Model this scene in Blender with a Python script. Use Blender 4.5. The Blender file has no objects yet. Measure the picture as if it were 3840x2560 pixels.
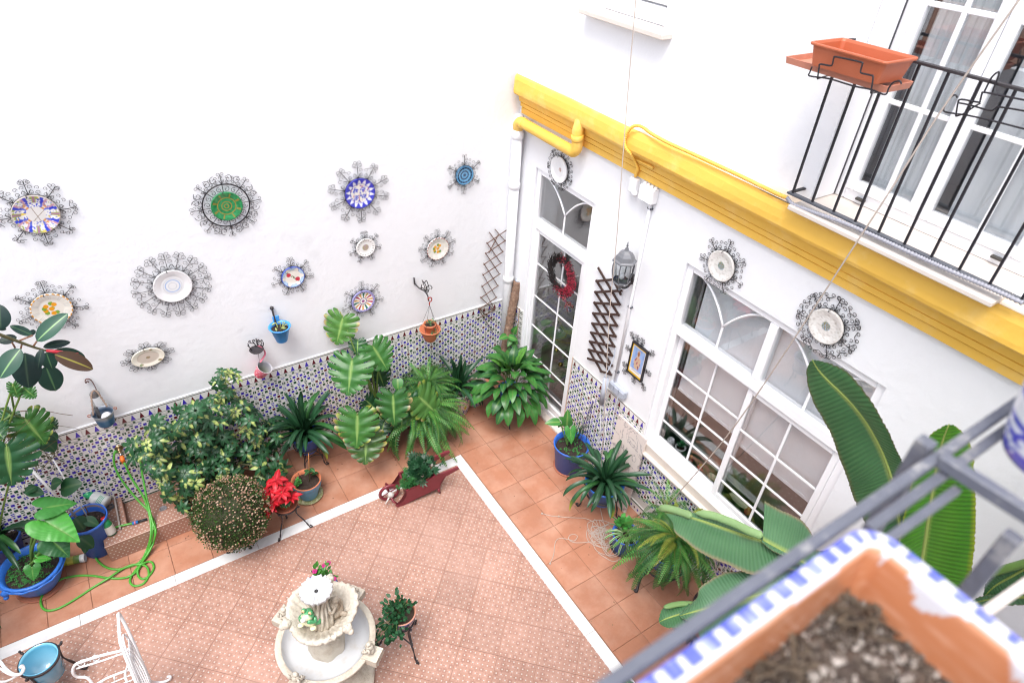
import bpy, bmesh, math, random
from math import sin, cos, pi, radians
from mathutils import Vector, Matrix, noise
random.seed(7)
scene = bpy.context.scene
COL = scene.collection

# ------------------------------------------------------------------ camera, sky, sun, exposure
FPX = 2448.97                      # focal length in pixels of the 3840 px wide frame
RC = ((0.8372940821776781, -0.5434603123630547, 0.05991250998805521),
      (0.2864221002385896, 0.5293234743153498, 0.7986106936634662),
      (-0.4657263149766536, -0.6515117408189802, 0.5988584566600764))
CAM = Vector((-3.68831533, -5.30513667, 5.32956565))
cam = bpy.data.cameras.new('camera')
cam.lens = FPX / 3840 * 36.0
cam.sensor_width = 36.0
cam.clip_start = 0.02
cam.clip_end = 300
cam_o = bpy.data.objects.new('camera', cam)
COL.objects.link(cam_o)
cam_o.matrix_world = Matrix([[RC[0][i], RC[1][i], RC[2][i], CAM[i]] for i in range(3)] + [[0, 0, 0, 1]])
cam.dof.use_dof = True
cam.dof.focus_distance = 5.6
cam.dof.aperture_fstop = 2.4
scene.camera = cam_o

SUN_EL, SUN_AZ = radians(66), radians(221)     # sun high behind the camera, hidden by thin cloud
world = bpy.data.worlds.new('World')
scene.world = world
world.use_nodes = True
wn, wl = world.node_tree.nodes, world.node_tree.links
wn.clear()
sky = wn.new('ShaderNodeTexSky'); sky.sky_type = 'NISHITA'; sky.sun_disc = False
sky.sun_elevation = SUN_EL; sky.sun_rotation = radians(90) - SUN_AZ
sky.air_density = 1.0; sky.dust_density = 3.0; sky.ozone_density = 1.0
hs = wn.new('ShaderNodeHueSaturation'); hs.inputs['Saturation'].default_value = 0.50
bg = wn.new('ShaderNodeBackground'); bg.inputs['Strength'].default_value = 0.15
wo = wn.new('ShaderNodeOutputWorld')
wl.new(sky.outputs[0], hs.inputs['Color']); wl.new(hs.outputs[0], bg.inputs[0]); wl.new(bg.outputs[0], wo.inputs[0])
sun = bpy.data.lights.new('sun', 'SUN'); sun.energy = 1.25; sun.angle = radians(30); sun.color = (1, .98, .96)
sun_o = bpy.data.objects.new('sun', sun); COL.objects.link(sun_o)
_d = Vector((cos(SUN_EL) * cos(SUN_AZ), cos(SUN_EL) * sin(SUN_AZ), sin(SUN_EL)))
sun_o.rotation_euler = _d.to_track_quat('Z', 'Y').to_euler()
sun_o.location = (0, 0, 20)
scene.view_settings.view_transform = 'Standard'
scene.view_settings.look = 'None'
scene.view_settings.exposure = 1.30
scene.view_settings.gamma = 1
scene.cycles.max_bounces = 8
scene.cycles.diffuse_bounces = 5
scene.cycles.glossy_bounces = 3
scene.cycles.transparent_max_bounces = 12
scene.cycles.use_denoising = True
scene.cycles.filter_width = 1.15
scene.cycles.caustics_reflective = False
scene.cycles.caustics_refractive = False

# ------------------------------------------------------------------ reading the photograph's rays
def ray(u, v):
    c = ((u - 1920) / FPX, -(v - 1280) / FPX, -1.0)
    return Vector([RC[0][i] * c[0] + RC[1][i] * c[1] + RC[2][i] * c[2] for i in range(3)])
def hit(u, v, ax, val):
    r = ray(u, v)
    return CAM + r * ((val - CAM[ax]) / r[ax])
def F(u, v, z=0.0): return hit(u, v, 2, z)       # on a level plane
def L(u, v, y=0.0): return hit(u, v, 1, y)       # on / in front of the left wall (y = 0)
def W(u, v, x=0.0): return hit(u, v, 0, x)       # on / in front of the right wall (x = 0)
def K(n, pts, dx=0, dy=0, k=.40816): return [(dx + a * k, dy + b * k) for a, b in pts]

# ------------------------------------------------------------------ materials
def _n(nt, t, **kw):
    n = nt.nodes.new(t)
    for k, v in kw.items():
        if k in n.inputs: n.inputs[k].default_value = v
        else: setattr(n, k, v)
    return n
def mat(name, col=None, rough=.5, metal=0.0, nz=None, bump=None, rand=0.0, trans=0.0, coat=0.0, col2=None, nz2=None, spec=.5, alpha=1.0, sheen=0.0):
    """col None -> colour attribute 'Col'. nz=(scale, amount) value variation, col2 with nz2=(scale, lo, hi) a second colour in blotches."""
    m = bpy.data.materials.new(name); m.use_nodes = True
    nt = m.node_tree; nt.nodes.clear(); lk = nt.links.new
    out = _n(nt, 'ShaderNodeOutputMaterial'); b = _n(nt, 'ShaderNodeBsdfPrincipled')
    b.inputs['Roughness'].default_value = rough; b.inputs['Metallic'].default_value = metal
    b.inputs['Coat Weight'].default_value = coat; b.inputs['Coat Roughness'].default_value = .08
    b.inputs['Specular IOR Level'].default_value = spec
    if sheen: b.inputs['Sheen Weight'].default_value = sheen
    pos = _n(nt, 'ShaderNodeNewGeometry')
    if col is None:
        src = _n(nt, 'ShaderNodeVertexColor', layer_name='Col').outputs['Color']
    else:
        rgb = _n(nt, 'ShaderNodeRGB'); rgb.outputs[0].default_value = (*col, 1); src = rgb.outputs[0]
    if col2 and nz2:
        t = _n(nt, 'ShaderNodeTexNoise', Scale=nz2[0], Detail=5.0, Roughness=.62)
        lk(pos.outputs['Position'], t.inputs['Vector'])
        r = _n(nt, 'ShaderNodeMapRange'); r.inputs['From Min'].default_value = nz2[1]; r.inputs['From Max'].default_value = nz2[2]
        lk(t.outputs[0], r.inputs['Value'])
        mx = _n(nt, 'ShaderNodeMix', data_type='RGBA'); lk(r.outputs[0], mx.inputs[0]); lk(src, mx.inputs[6]); mx.inputs[7].default_value = (*col2, 1)
        src = mx.outputs[2]
    if nz or rand:
        h = _n(nt, 'ShaderNodeHueSaturation'); lk(src, h.inputs['Color'])
        val = None
        if nz:
            t = _n(nt, 'ShaderNodeTexNoise', Scale=nz[0], Detail=4.0, Roughness=.6); lk(pos.outputs['Position'], t.inputs['Vector'])
            a = _n(nt, 'ShaderNodeMath', operation='MULTIPLY_ADD'); lk(t.outputs[0], a.inputs[0]); a.inputs[1].default_value = 2 * nz[1]; a.inputs[2].default_value = 1 - nz[1]
            val = a.outputs[0]
        if rand:
            oi = _n(nt, 'ShaderNodeObjectInfo')
            a2 = _n(nt, 'ShaderNodeMath', operation='MULTIPLY_ADD'); lk(oi.outputs['Random'], a2.inputs[0]); a2.inputs[1].default_value = 2 * rand
            if val is None: a2.inputs[2].default_value = 1 - rand
            else:
                s = _n(nt, 'ShaderNodeMath', operation='SUBTRACT'); lk(val, s.inputs[0]); s.inputs[1].default_value = rand; lk(s.outputs[0], a2.inputs[2])
            val = a2.outputs[0]
        lk(val, h.inputs['Value']); src = h.outputs[0]
    lk(src, b.inputs['Base Color'])
    if bump:
        t = _n(nt, 'ShaderNodeTexNoise', Scale=bump[0], Detail=6.0, Roughness=.6); lk(pos.outputs['Position'], t.inputs['Vector'])
        bp = _n(nt, 'ShaderNodeBump', Strength=bump[1], Distance=bump[2] if len(bump) > 2 else .01); lk(t.outputs[0], bp.inputs['Height']); lk(bp.outputs[0], b.inputs['Normal'])
    sh = b.outputs[0]
    if trans:
        tr = _n(nt, 'ShaderNodeBsdfTranslucent'); lk(src, tr.inputs['Color'])
        ms = _n(nt, 'ShaderNodeMixShader'); ms.inputs[0].default_value = trans; lk(sh, ms.inputs[1]); lk(tr.outputs[0], ms.inputs[2]); sh = ms.outputs[0]
    if alpha < 1:
        tp = _n(nt, 'ShaderNodeBsdfTransparent'); ms = _n(nt, 'ShaderNodeMixShader'); ms.inputs[0].default_value = alpha
        lk(tp.outputs[0], ms.inputs[1]); lk(sh, ms.inputs[2]); sh = ms.outputs[0]
    lk(sh, out.inputs['Surface'])
    return m
def glass_mat(name, tint=(1, 1, 1), refl=1.0):
    m = bpy.data.materials.new(name); m.use_nodes = True
    nt = m.node_tree; nt.nodes.clear(); lk = nt.links.new
    out = _n(nt, 'ShaderNodeOutputMaterial'); tp = _n(nt, 'ShaderNodeBsdfTransparent'); tp.inputs[0].default_value = (*tint, 1)
    gl = _n(nt, 'ShaderNodeBsdfGlossy'); gl.inputs['Roughness'].default_value = .01
    ge = _n(nt, 'ShaderNodeNewGeometry'); dt = _n(nt, 'ShaderNodeVectorMath', operation='DOT_PRODUCT'); lk(ge.outputs['Normal'], dt.inputs[0]); lk(ge.outputs['Incoming'], dt.inputs[1])
    ab = _n(nt, 'ShaderNodeMath', operation='ABSOLUTE'); lk(dt.outputs['Value'], ab.inputs[0])
    su = _n(nt, 'ShaderNodeMath', operation='SUBTRACT', use_clamp=True); su.inputs[0].default_value = 1; lk(ab.outputs[0], su.inputs[1])
    pw = _n(nt, 'ShaderNodeMath', operation='POWER'); lk(su.outputs[0], pw.inputs[0]); pw.inputs[1].default_value = 5
    mu = _n(nt, 'ShaderNodeMath', operation='MULTIPLY_ADD', use_clamp=True); lk(pw.outputs[0], mu.inputs[0]); mu.inputs[1].default_value = .9 * refl; mu.inputs[2].default_value = .04 * refl
    ms = _n(nt, 'ShaderNodeMixShader'); lk(mu.outputs[0], ms.inputs[0]); lk(tp.outputs[0], ms.inputs[1]); lk(gl.outputs[0], ms.inputs[2]); lk(ms.outputs[0], out.inputs[0])
    return m

M = {}
M['wall'] = mat('white_plaster', (.80, .805, .825), .75, nz=(1.7, .025), bump=(11, .24, .02), col2=(.68, .68, .70), nz2=(1.9, .60, .80))
M['wall2'] = mat('white_render', (.80, .80, .81), .8, bump=(20, .2, .02))
M['ochre'] = mat('yellow_ochre_paint', (.84, .50, .08), .6, nz=(6, .05), bump=(9, .35, .02), col2=(.86, .58, .18), nz2=(5, .52, .8))
M['ledge'] = mat('faded_peach_paint', (.80, .66, .52), .7, nz=(8, .1), bump=(15, .3))
M['pvc'] = mat('white_pvc', (.82, .82, .84), .35)
M['pvc_frame'] = mat('white_window_frame', (.86, .86, .88), .3)
M['ceram'] = mat('glazed_ceramic', None, .18, coat=.3, nz=(40, .03))
M['plate'] = mat('painted_plate', None, .12, coat=.5, nz=(30, .05))
M['grout'] = mat('pale_grout', (.62, .60, .57), .9)
M['grout_d'] = mat('brown_grout', (.26, .13, .08), .9, nz=(9, .3), bump=(60, .3))
M['terra'] = mat('terracotta_tile', (.365, .160, .095), .42, nz=(7, .15), rand=.09, col2=(.44, .235, .16), nz2=(3.2, .42, .66), bump=(30, .1))
M['patt'] = mat('printed_floor_tile', None, .4, nz=(2.2, .12), rand=.09, col2=(.47, .29, .235), nz2=(1.4, .46, .95))
M['marble'] = mat('white_marble', (.66, .66, .66), .3, nz=(3, .05), col2=(.50, .50, .53), nz2=(4, .52, .74))
M['marble_b'] = mat('beige_marble', (.66, .59, .53), .3, nz=(5, .05), col2=(.56, .49, .43), nz2=(6, .55, .8))
M['iron'] = mat('black_iron', (.016, .014, .018), .45, spec=.4)
M['iron2'] = mat('wrought_iron', (.03, .025, .028), .5, nz=(30, .2))
M['rail'] = mat('grey_painted_iron', (.075, .08, .095), .38, nz=(25, .2), col2=(.20, .20, .21), nz2=(14, .60, .75))
M['glass'] = glass_mat('window_glass', (.97, .98, .985), 3.2)
M['leaf'] = mat('leaf', None, .42, rand=.20, trans=.14, nz=(14, .14), spec=.35)
M['leaf_s'] = mat('shiny_leaf', None, .34, rand=.18, trans=.07, nz=(10, .16), spec=.34)
M['stem'] = mat('stem', (.13, .17, .05), .6)
M['wood'] = mat('brown_wood', (.055, .028, .022), .7, nz=(20, .25))
M['soil'] = mat('potting_soil', (.035, .022, .016), .95, nz=(60, .5), bump=(90, 1.0, .02))
M['blue'] = mat('blue_plastic', (.035, .14, .56), .45, nz=(6, .08), bump=(20, .1))
M['blue2'] = mat('bright_blue_plastic', (.028, .15, .55), .4, nz=(6, .06))
M['clay'] = mat('terracotta_pot', (.50, .16, .075), .7, nz=(12, .12))
M['clayd'] = mat('old_terracotta', (.34, .12, .07), .8, nz=(10, .2))
M['vc'] = mat('coloured', None, .5, nz=(25, .06))
M['vcm'] = mat('coloured_matt', None, .8, nz=(25, .10))

# ------------------------------------------------------------------ mesh helper
class MB:
    def __init__(s): s.v = []; s.f = []; s.m = []; s.c = []; s.sm = []
    def add(s, vs, fs, m=0, col=(1, 1, 1), smooth=False):
        o = len(s.v); s.v += [tuple(p) for p in vs]
        s.c += (col if isinstance(col, list) else [col] * len(vs))
        for f in fs:
            s.f.append([o + i for i in f]); s.m.append(m); s.sm.append(smooth)
        return s
    def box(s, a, b, m=0, col=(1, 1, 1), ch=0.0):
        x0, x1 = sorted((a[0], b[0])); y0, y1 = sorted((a[1], b[1])); z0, z1 = sorted((a[2], b[2]))
        c = min(ch, (x1 - x0) * .45, (y1 - y0) * .45, (z1 - z0) * .45)
        if c <= 0:
            vs = [(x0, y0, z0), (x1, y0, z0), (x1, y1, z0), (x0, y1, z0), (x0, y0, z1), (x1, y0, z1), (x1, y1, z1), (x0, y1, z1)]
            return s.add(vs, [(0, 3, 2, 1), (4, 5, 6, 7), (0, 1, 5, 4), (1, 2, 6, 5), (2, 3, 7, 6), (3, 0, 4, 7)], m, col)
        X, Y, Z = (x0, x1), (y0, y1), (z0, z1); vs = []; idx = {}
        for i in (0, 1):
            for j in (0, 1):
                for k in (0, 1):
                    sx, sy, sz = 1 - 2 * i, 1 - 2 * j, 1 - 2 * k
                    for ax in range(3):
                        p = [X[i] + sx * c, Y[j] + sy * c, Z[k] + sz * c]; p[ax] = (X[i], Y[j], Z[k])[ax]
                        idx[i, j, k, ax] = len(vs); vs.append(tuple(p))
        fs = []
        for i in (0, 1):
            q = [idx[i, 0, 0, 0], idx[i, 1, 0, 0], idx[i, 1, 1, 0], idx[i, 0, 1, 0]]; fs.append(q if i else q[::-1])
            q = [idx[0, i, 0, 1], idx[0, i, 1, 1], idx[1, i, 1, 1], idx[1, i, 0, 1]]; fs.append(q if i else q[::-1])
            q = [idx[0, 0, i, 2], idx[1, 0, i, 2], idx[1, 1, i, 2], idx[0, 1, i, 2]]; fs.append(q if i else q[::-1])
        for i in (0, 1):
            for j in (0, 1):
                q = [idx[i, j, 0, 0], idx[i, j, 1, 0], idx[i, j, 1, 1], idx[i, j, 0, 1]]; fs.append(q if (i == j) == (i == 0) or True else q)
                q = [idx[i, 0, j, 0], idx[i, 1, j, 0], idx[i, 1, j, 2], idx[i, 0, j, 2]]; fs.append(q)
                q = [idx[0, i, j, 1], idx[1, i, j, 1], idx[1, i, j, 2], idx[0, i, j, 2]]; fs.append(q)
                for k in (0, 1): fs.append([idx[i, j, k, 0], idx[i, j, k, 1], idx[i, j, k, 2]])
        return s.add(vs, fs, m, col)
    def quad(s, a, b, c, d, m=0, col=(1, 1, 1)): return s.add([a, b, c, d], [(0, 1, 2, 3)], m, col)
    def tube(s, pts, r, n=6, m=0, col=(1, 1, 1), closed=False, flat=1.0, cap=True):
        pts = [Vector(p) for p in pts]; N = len(pts)
        if N < 2: return s
        rs = r if isinstance(r, (list, tuple)) else [r] * N
        t0 = (pts[1] - pts[0]).normalized(); up = Vector((0, 0, 1)) if abs(t0.z) < .9 else Vector((1, 0, 0))
        x = t0.cross(up).normalized(); vs = []; cl = []
        for i, p in enumerate(pts):
            if closed: t = pts[(i + 1) % N] - pts[i - 1]
            else: t = pts[min(i + 1, N - 1)] - pts[max(i - 1, 0)]
            if t.length < 1e-9: t = t0.copy()
            t.normalize(); x = x - t * x.dot(t)
            if x.length < 1e-6: x = t.orthogonal()
            x.normalize(); y = t.cross(x)
            for k in range(n):
                a = 2 * pi * k / n; vs.append(p + x * (cos(a) * rs[i]) + y * (sin(a) * rs[i] * flat))
        fs = []
        for i in range(N if closed else N - 1):
            j = (i + 1) % N
            for k in range(n): fs.append((i * n + k, i * n + (k + 1) % n, j * n + (k + 1) % n, j * n + k))
        if cap and not closed: fs += [tuple(range(n))[::-1], tuple((N - 1) * n + k for k in range(n))]
        return s.add(vs, fs, m, col, smooth=n > 4)
    def lathe(s, prof, n=24, c=(0, 0, 0), m=0, col=(1, 1, 1), wob=None, axis=None, sm=True):
        vs = []; cl = []; c = Vector(c); q = Vector((0, 0, 1)).rotation_difference(Vector(axis).normalized()) if axis else None
        for i, (r, z) in enumerate(prof):
            for k in range(n):
                a = 2 * pi * k / n; rr = r * (1 + (wob(a, i) if wob else 0)); p = Vector((rr * cos(a), rr * sin(a), z))
                if q: p = q @ p
                vs.append(c + p); cl.append(col[i] if isinstance(col, list) else col)
        fs = [(i * n + k, i * n + (k + 1) % n, (i + 1) * n + (k + 1) % n, (i + 1) * n + k) for i in range(len(prof) - 1) for k in range(n)]
        return s.add(vs, fs, m, cl, smooth=sm)
    def ball(s, c, r, n=12, m=0, col=(1, 1, 1), sc=(1, 1, 1), f=None):
        vs = []; h = n // 2; c = Vector(c); r3 = Vector(sc) * r
        for i in range(h + 1):
            t = pi * i / h
            for k in range(n):
                a = 2 * pi * k / n; d = Vector((sin(t) * cos(a), sin(t) * sin(a), cos(t))); g = f(d) if f else 1
                vs.append(c + Vector((d.x * r3.x, d.y * r3.y, d.z * r3.z)) * g)
        fs = [(i * n + k, (i + 1) * n + k, (i + 1) * n + (k + 1) % n, i * n + (k + 1) % n) for i in range(h) for k in range(n)]
        return s.add(vs, fs, m, col, smooth=True)
    def mesh(s, name, mats, base=(0, 0, 0)):
        b = Vector(base)
        me = bpy.data.meshes.new(name)
        me.from_pydata([(p[0] - b.x, p[1] - b.y, p[2] - b.z) for p in s.v], [], s.f)
        mats = mats if isinstance(mats, (list, tuple)) else [mats]
        for m in mats: me.materials.append(M[m] if isinstance(m, str) else m)
        me.polygons.foreach_set('material_index', s.m)
        me.polygons.foreach_set('use_smooth', s.sm)
        if any(c != (1, 1, 1) for c in s.c):
            ca = me.color_attributes.new('Col', 'FLOAT_COLOR', 'POINT'); buf = []
            for c in s.c: buf += [c[0], c[1], c[2], 1.0]
            ca.data.foreach_set('color', buf)
        me.update()
        return me
BASE = {}
def thing(name, label, cat, loc=(0, 0, 0), group=None, kind=None):
    o = bpy.data.objects.new(name, None); COL.objects.link(o); o.location = loc; o.empty_display_size = .1
    o['label'] = label; o['category'] = cat
    if group: o['group'] = group
    if kind: o['kind'] = kind
    BASE[o.name] = Vector(loc); return o
def struct(name, mb=None, mats=None):
    o = bpy.data.objects.new(name, mb.mesh(name, mats) if mb else None); COL.objects.link(o); o['kind'] = 'structure'; BASE[o.name] = Vector((0, 0, 0)); return o
def obj(name, mb, mats, parent=None, label=None, kind=None):
    b = BASE[parent.name] if parent else Vector((0, 0, 0))
    o = bpy.data.objects.new(name, mb.mesh(name, mats, b)); COL.objects.link(o)
    if parent: o.parent = parent
    BASE[o.name] = b
    if label: o['label'] = label
    if kind: o['kind'] = kind
    return o
def inst(name, me, parent, mw, label=None):
    o = bpy.data.objects.new(name, me); COL.objects.link(o); o.parent = parent
    o.matrix_basis = Matrix.Translation(-BASE[parent.name]) @ mw
    BASE[o.name] = BASE[parent.name]
    if label: o['label'] = label
    return o
def frame(pos, fwd, up, sc=1.0, roll=0.0):
    """matrix with local +Y along fwd and +Z near up"""
    y = Vector(fwd).normalized(); z = Vector(up) - y * Vector(up).dot(y)
    if z.length < 1e-5: z = y.orthogonal()
    z.normalize(); x = y.cross(z)
    if roll: z = z * cos(roll) + x * sin(roll); x = y.cross(z)
    s = sc if isinstance(sc, (tuple, list)) else (sc, sc, sc)
    return Matrix(((x.x * s[0], y.x * s[1], z.x * s[2], pos[0]), (x.y * s[0], y.y * s[1], z.y * s[2], pos[1]), (x.z * s[0], y.z * s[1], z.z * s[2], pos[2]), (0, 0, 0, 1)))
def cr(pts, n=8, closed=False):
    """Catmull-Rom through points"""
    P = [Vector(p) for p in pts]; out = []; N = len(P)
    for i in range(N if closed else N - 1):
        a, b, c, d = (P[(i - 1) % N], P[i], P[(i + 1) % N], P[(i + 2) % N]) if closed else (P[max(i - 1, 0)], P[i], P[i + 1], P[min(i + 2, N - 1)])
        for k in range(n):
            t = k / n; out.append(.5 * ((2 * b) + (c - a) * t + (2 * a - 5 * b + 4 * c - d) * t * t + (3 * b - a - 3 * c + d) * t ** 3))
    if not closed: out.append(P[-1])
    return out
def R(a, b): return random.uniform(a, b)
def mixc(a, b, t): return tuple(a[i] * (1 - t) + b[i] * t for i in range(3))
# ================================================================== floor
mb = MB(); mb.quad((-40, -40, -.006), (40, -40, -.006), (40, 40, -.006), (-40, 40, -.006))
floor = struct('courtyard_floor', mb, 'grout_d')
T = .3243; X0, Y0 = -.5135, -.97
def tile_mb(w, h, d=.010, ch=.0025):
    return MB().box((-w / 2, -h / 2, -d), (w / 2, h / 2, 0), ch=ch)
terr = tile_mb(T - .0045, T - .0045).mesh('terracotta_tile', 'terra')
XL, YB = -6.0, -5.5
def terr_tile(cx, cy, w=None, h=None):
    me = terr if w is None else tile_mb(w - .0045, h - .0045).mesh('terracotta_tile', 'terra')
    inst('terracotta_tile', me, floor, Matrix.Translation((cx, cy, R(-.0006, .0006))) @ Matrix.Rotation(random.choice((0, pi)), 4, 'Z') @ Matrix.Rotation(R(-.002, .002), 4, 'X'))
# strip along the left wall: three rows
xs = [X0 - T * i for i in range(-1, 17)]
for i in range(17):
    for j in range(3):
        terr_tile((xs[i] + xs[i + 1]) / 2, Y0 + T * (j + .5))
for j in range(3): terr_tile(-.095, Y0 + T * (j + .5), .18, T)
# strip along the right wall
for j in range(14):
    cy = Y0 - T * (j + .5)
    terr_tile(-.095, cy, .18, T)
    for i in range(3): terr_tile(xs[i] - T / 2, cy)
    # last column runs up to the marble
MO, MI = -1.172, -1.282           # marble strip outer and inner x
YO, YI = -.972, -1.086
mm = MB()
# marble strip, slab by slab
slabs = []
x = MO
for w in (.02,): pass
jx = [-5.95, -5.27, -4.32, -3.42, -2.78, -2.07, MO]
jx = [-5.98] + [L_.x for L_ in [F(u, v) for u, v in ((733 * .40816, 2240 + 180 * .40816), (1610 * .40816, 1700 + 1150 * .40816), (960 + 15 * .40816, 1700 + 840 * .40816), (960 + 700 * .40816, 1700 + 550 * .40816))]] + [MO]
for a, b in zip(jx[:-1], jx[1:]):
    obj('marble_slab', MB().box((a + .0012, YI, -.012), (b - .0012, YO - .002, .0015), ch=.002), 'marble', floor)
jy = [YI] + [p.y for p in [F(u, v) for u, v in ((1700 + 275 * .612, 1600 + 517 * .612), (1700 + 545 * .612, 1600 + 867 * .612), (1700 + 845 * .612, 1600 + 1257 * .612))]] + [-4.7, -5.45]
for a, b in zip(jy[:-1], jy[1:]):
    obj('marble_slab', MB().box((MI, b + .0012, -.012), (MO, a - .0012, .0015), ch=.002), 'marble', floor)
# printed basket-weave tiles laid on the diagonal
def patt_mb():
    s = .3283; h = s / 2 - .0013; n = 8; p = 2 * h / n; mb = MB()
    mb.add([(-h, -h, -.01), (h, -h, -.01), (h, h, -.01), (-h, h, -.01), (-h, -h, 0), (h, -h, 0), (h, h, 0), (-h, h, 0)],
           [(0, 1, 5, 4), (1, 2, 6, 5), (2, 3, 7, 6), (3, 0, 4, 7), (4, 5, 6, 7)], 0, (.355, .20, .155))
    rr = random.Random(3)
    for i in range(n):
        for j in range(n):
            c = rr.choice(((.385, .215, .16), (.34, .185, .135), (.365, .205, .15), (.405, .235, .18), (.315, .165, .12)))
            x, y = -h + p * i, -h + p * j; g = p * .03
            if (i + j) % 2: mb.quad((x + g, y + p * .12, .0002), (x + p - g, y + p * .12, .0002), (x + p - g, y + p * .88, .0002), (x + g, y + p * .88, .0002), 0, c)
            else: mb.quad((x + p * .12, y + g, .0002), (x + p * .88, y + g, .0002), (x + p * .88, y + p - g, .0002), (x + p * .12, y + p - g, .0002), 0, c)
            dk = (.20, .11, .085)
            hx_, hy_ = x + p * .5, y + p * .5
            if i == n - 1 or j == n - 1: pass
            elif (i + j) % 2: mb.quad((hx_, hy_ - .0009, .0004), (hx_ + p, hy_ - .0009, .0004), (hx_ + p, hy_ + .0009, .0004), (hx_, hy_ + .0009, .0004), 0, dk)
            else: mb.quad((hx_ - .0009, hy_, .0004), (hx_ + .0009, hy_, .0004), (hx_ + .0009, hy_ + p, .0004), (hx_ - .0009, hy_ + p, .0004), 0, dk)
            # white inset squares, shifted the way the print shifts them
            q = p * .135; cx, cy = x + p * .5, y + p * .5
            mb.quad((cx - q, cy - q, .0007), (cx + q, cy - q, .0007), (cx + q, cy + q, .0007), (cx - q, cy + q, .0007), 0, (.49, .44, .41))
    return mb
PT = patt_mb(); pme = PT.mesh('patterned_tile', 'patt')
D = .4643; OX, OY = -2.010, -1.694
rot45 = Matrix.Rotation(pi / 4, 4, 'Z')
def clip_mesh(mw):
    me = pme.copy(); bm = bmesh.new(); bm.from_mesh(me); bm.transform(mw)
    for co, no in (((MI + .0, 0, 0), (1, 0, 0)), ((0, YI + .0, 0), (0, 1, 0))):
        bmesh.ops.bisect_plane(bm, geom=bm.verts[:] + bm.edges[:] + bm.faces[:], plane_co=co, plane_no=no, clear_outer=True)
    if not bm.faces: bm.free(); return None
    bm.transform(mw.inverted()); bm.to_mesh(me); bm.free(); return me
for a in range(-9, 12):
    for b in range(-12, 10):
        # centre of the diamond whose left corner is (OX, OY)
        cx = OX + D / 2 + (a + b) * D / 2; cy = OY + (a - b) * D / 2
        if cx < -5.9 or cx - D / 2 > MI or cy - D / 2 > YI or cy < -5.4: continue
        mw = Matrix.Translation((cx, cy, -.0010)) @ rot45 @ Matrix.Rotation(pi / 2 * random.randint(0, 3), 4, 'Z')
        me = pme
        if cx + D / 2 > MI - .001 or cy + D / 2 > YI - .001:
            me = clip_mesh(mw)
            if me is None: continue
        inst('patterned_tile', me, floor, mw)

# ================================================================== dado tiles
def tri_tree(mb, x, z, w, h, col, n=7):
    for k in range(n):
        a = w / 2 * (1 - k / n); mb.quad((x - a, -.0006, z + h * k / n), (x + a, -.0006, z + h * k / n), (x + a * .78, -.0006, z + h * (k + 1) / n), (x - a * .78, -.0006, z + h * (k + 1) / n), 0, col)
WHT = (.74, .73, .71); GRN = (.022, .072, .035); BLU = (.055, .035, .42); MAR = (.115, .014, .022); BLK = (.02, .03, .025)
DT = .2879; RH = .1430
def face_tile(w, h):
    return MB().box((0, 0, 0), (w, .008, h), 0, WHT, ch=.0016)
def border_mb(w=DT):
    mb = face_tile(w - .003, .134 - .003); h = .131; W_ = w - .003
    mb.quad((.002, -.0006, h * .885), (W_ - .002, -.0006, h * .885), (W_ - .002, -.0006, h * .945), (.002, -.0006, h * .945), 0, BLK)
    for zz in (.30, .06): mb.quad((.002, -.0006, h * zz), (W_ - .002, -.0006, h * zz), (W_ - .002, -.0006, h * (zz + .028)), (.002, -.0006, h * (zz + .028)), 0, GRN)
    n = round(w / .072)
    for i in range(n):
        cx = (i + .5) * W_ / n
        tri_tree(mb, cx, h * .36, .042, h * .46, MAR if i % 2 == 0 else BLU)
        x = cx; zc = h * .18
        mb.add([(x - .016, -.0006, zc - .009), (x, -.0006, zc - .012), (x + .013, -.0006, zc), (x, -.0006, zc + .012), (x - .016, -.0006, zc + .009), (x - .008, -.0006, zc)], [(0, 1, 2, 3, 4, 5)], 0, GRN)
    return mb
def field_mb(w=DT, ph=0, cols=None):
    W_ = w - .003; H_ = RH - .003; mb = face_tile(W_, H_); p = .036
    nx = max(1, round(w / p))
    for i in range(nx + 1):
        for j in range(5):
            x, z = i * W_ / nx, j * H_ / 4
            q = .0140; x0, x1, z0, z1 = max(.002, x - q), min(W_ - .002, x + q), max(.002, z - q), min(H_ - .002, z + q)
            k = (abs((i % 8) - 4) * 1 + j + ph) % 4
            col = (BLU, BLU, GRN, GRN)[k]
            if (i * 5 + j * 3 + ph) % 11 == 4: col = MAR
            if (i + j) % 2 == 0:
                if x1 - x0 > .004 and z1 - z0 > .004: mb.quad((x0, -.0006, z0), (x1, -.0006, z0), (x1, -.0006, z1), (x0, -.0006, z1), 0, col)
            elif .006 < x < W_ - .006 and .006 < z < H_ - .006:
                rr = .0088; cc = (GRN, MAR, BLU, GRN)[(i + 2 * j + ph) % 4]
                mb.add([(x + rr * cos(a * pi / 3), -.0006, z + rr * sin(a * pi / 3)) for a in range(6)], [tuple(range(6))], 0, cc)
    return mb
def base_mb(w=DT):       # lowest row: green line and crosses
    h = .13; W_ = w - .003; mb = face_tile(W_, h)
    mb.quad((.002, -.0006, h * .80), (W_ - .002, -.0006, h * .80), (W_ - .002, -.0006, h * .9), (.002, -.0006, h * .9), 0, GRN)
    for i in range(round(w / .048)):
        cx = (i + .5) * .0478
        if cx > W_ - .02: break
        c = (MAR, BLU)[i % 2]
        mb.quad((cx - .014, -.0006, h * .36), (cx, -.0006, h * .50), (cx + .014, -.0006, h * .36), (cx, -.0006, h * .22), 0, c)
    return mb
FM = [field_mb(ph=k).mesh('dado_tile', 'ceram') for k in range(2)]
BM_ = border_mb().mesh('border_tile', 'ceram'); LM = base_mb().mesh('base_tile', 'ceram')
ZT = 1.135
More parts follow.
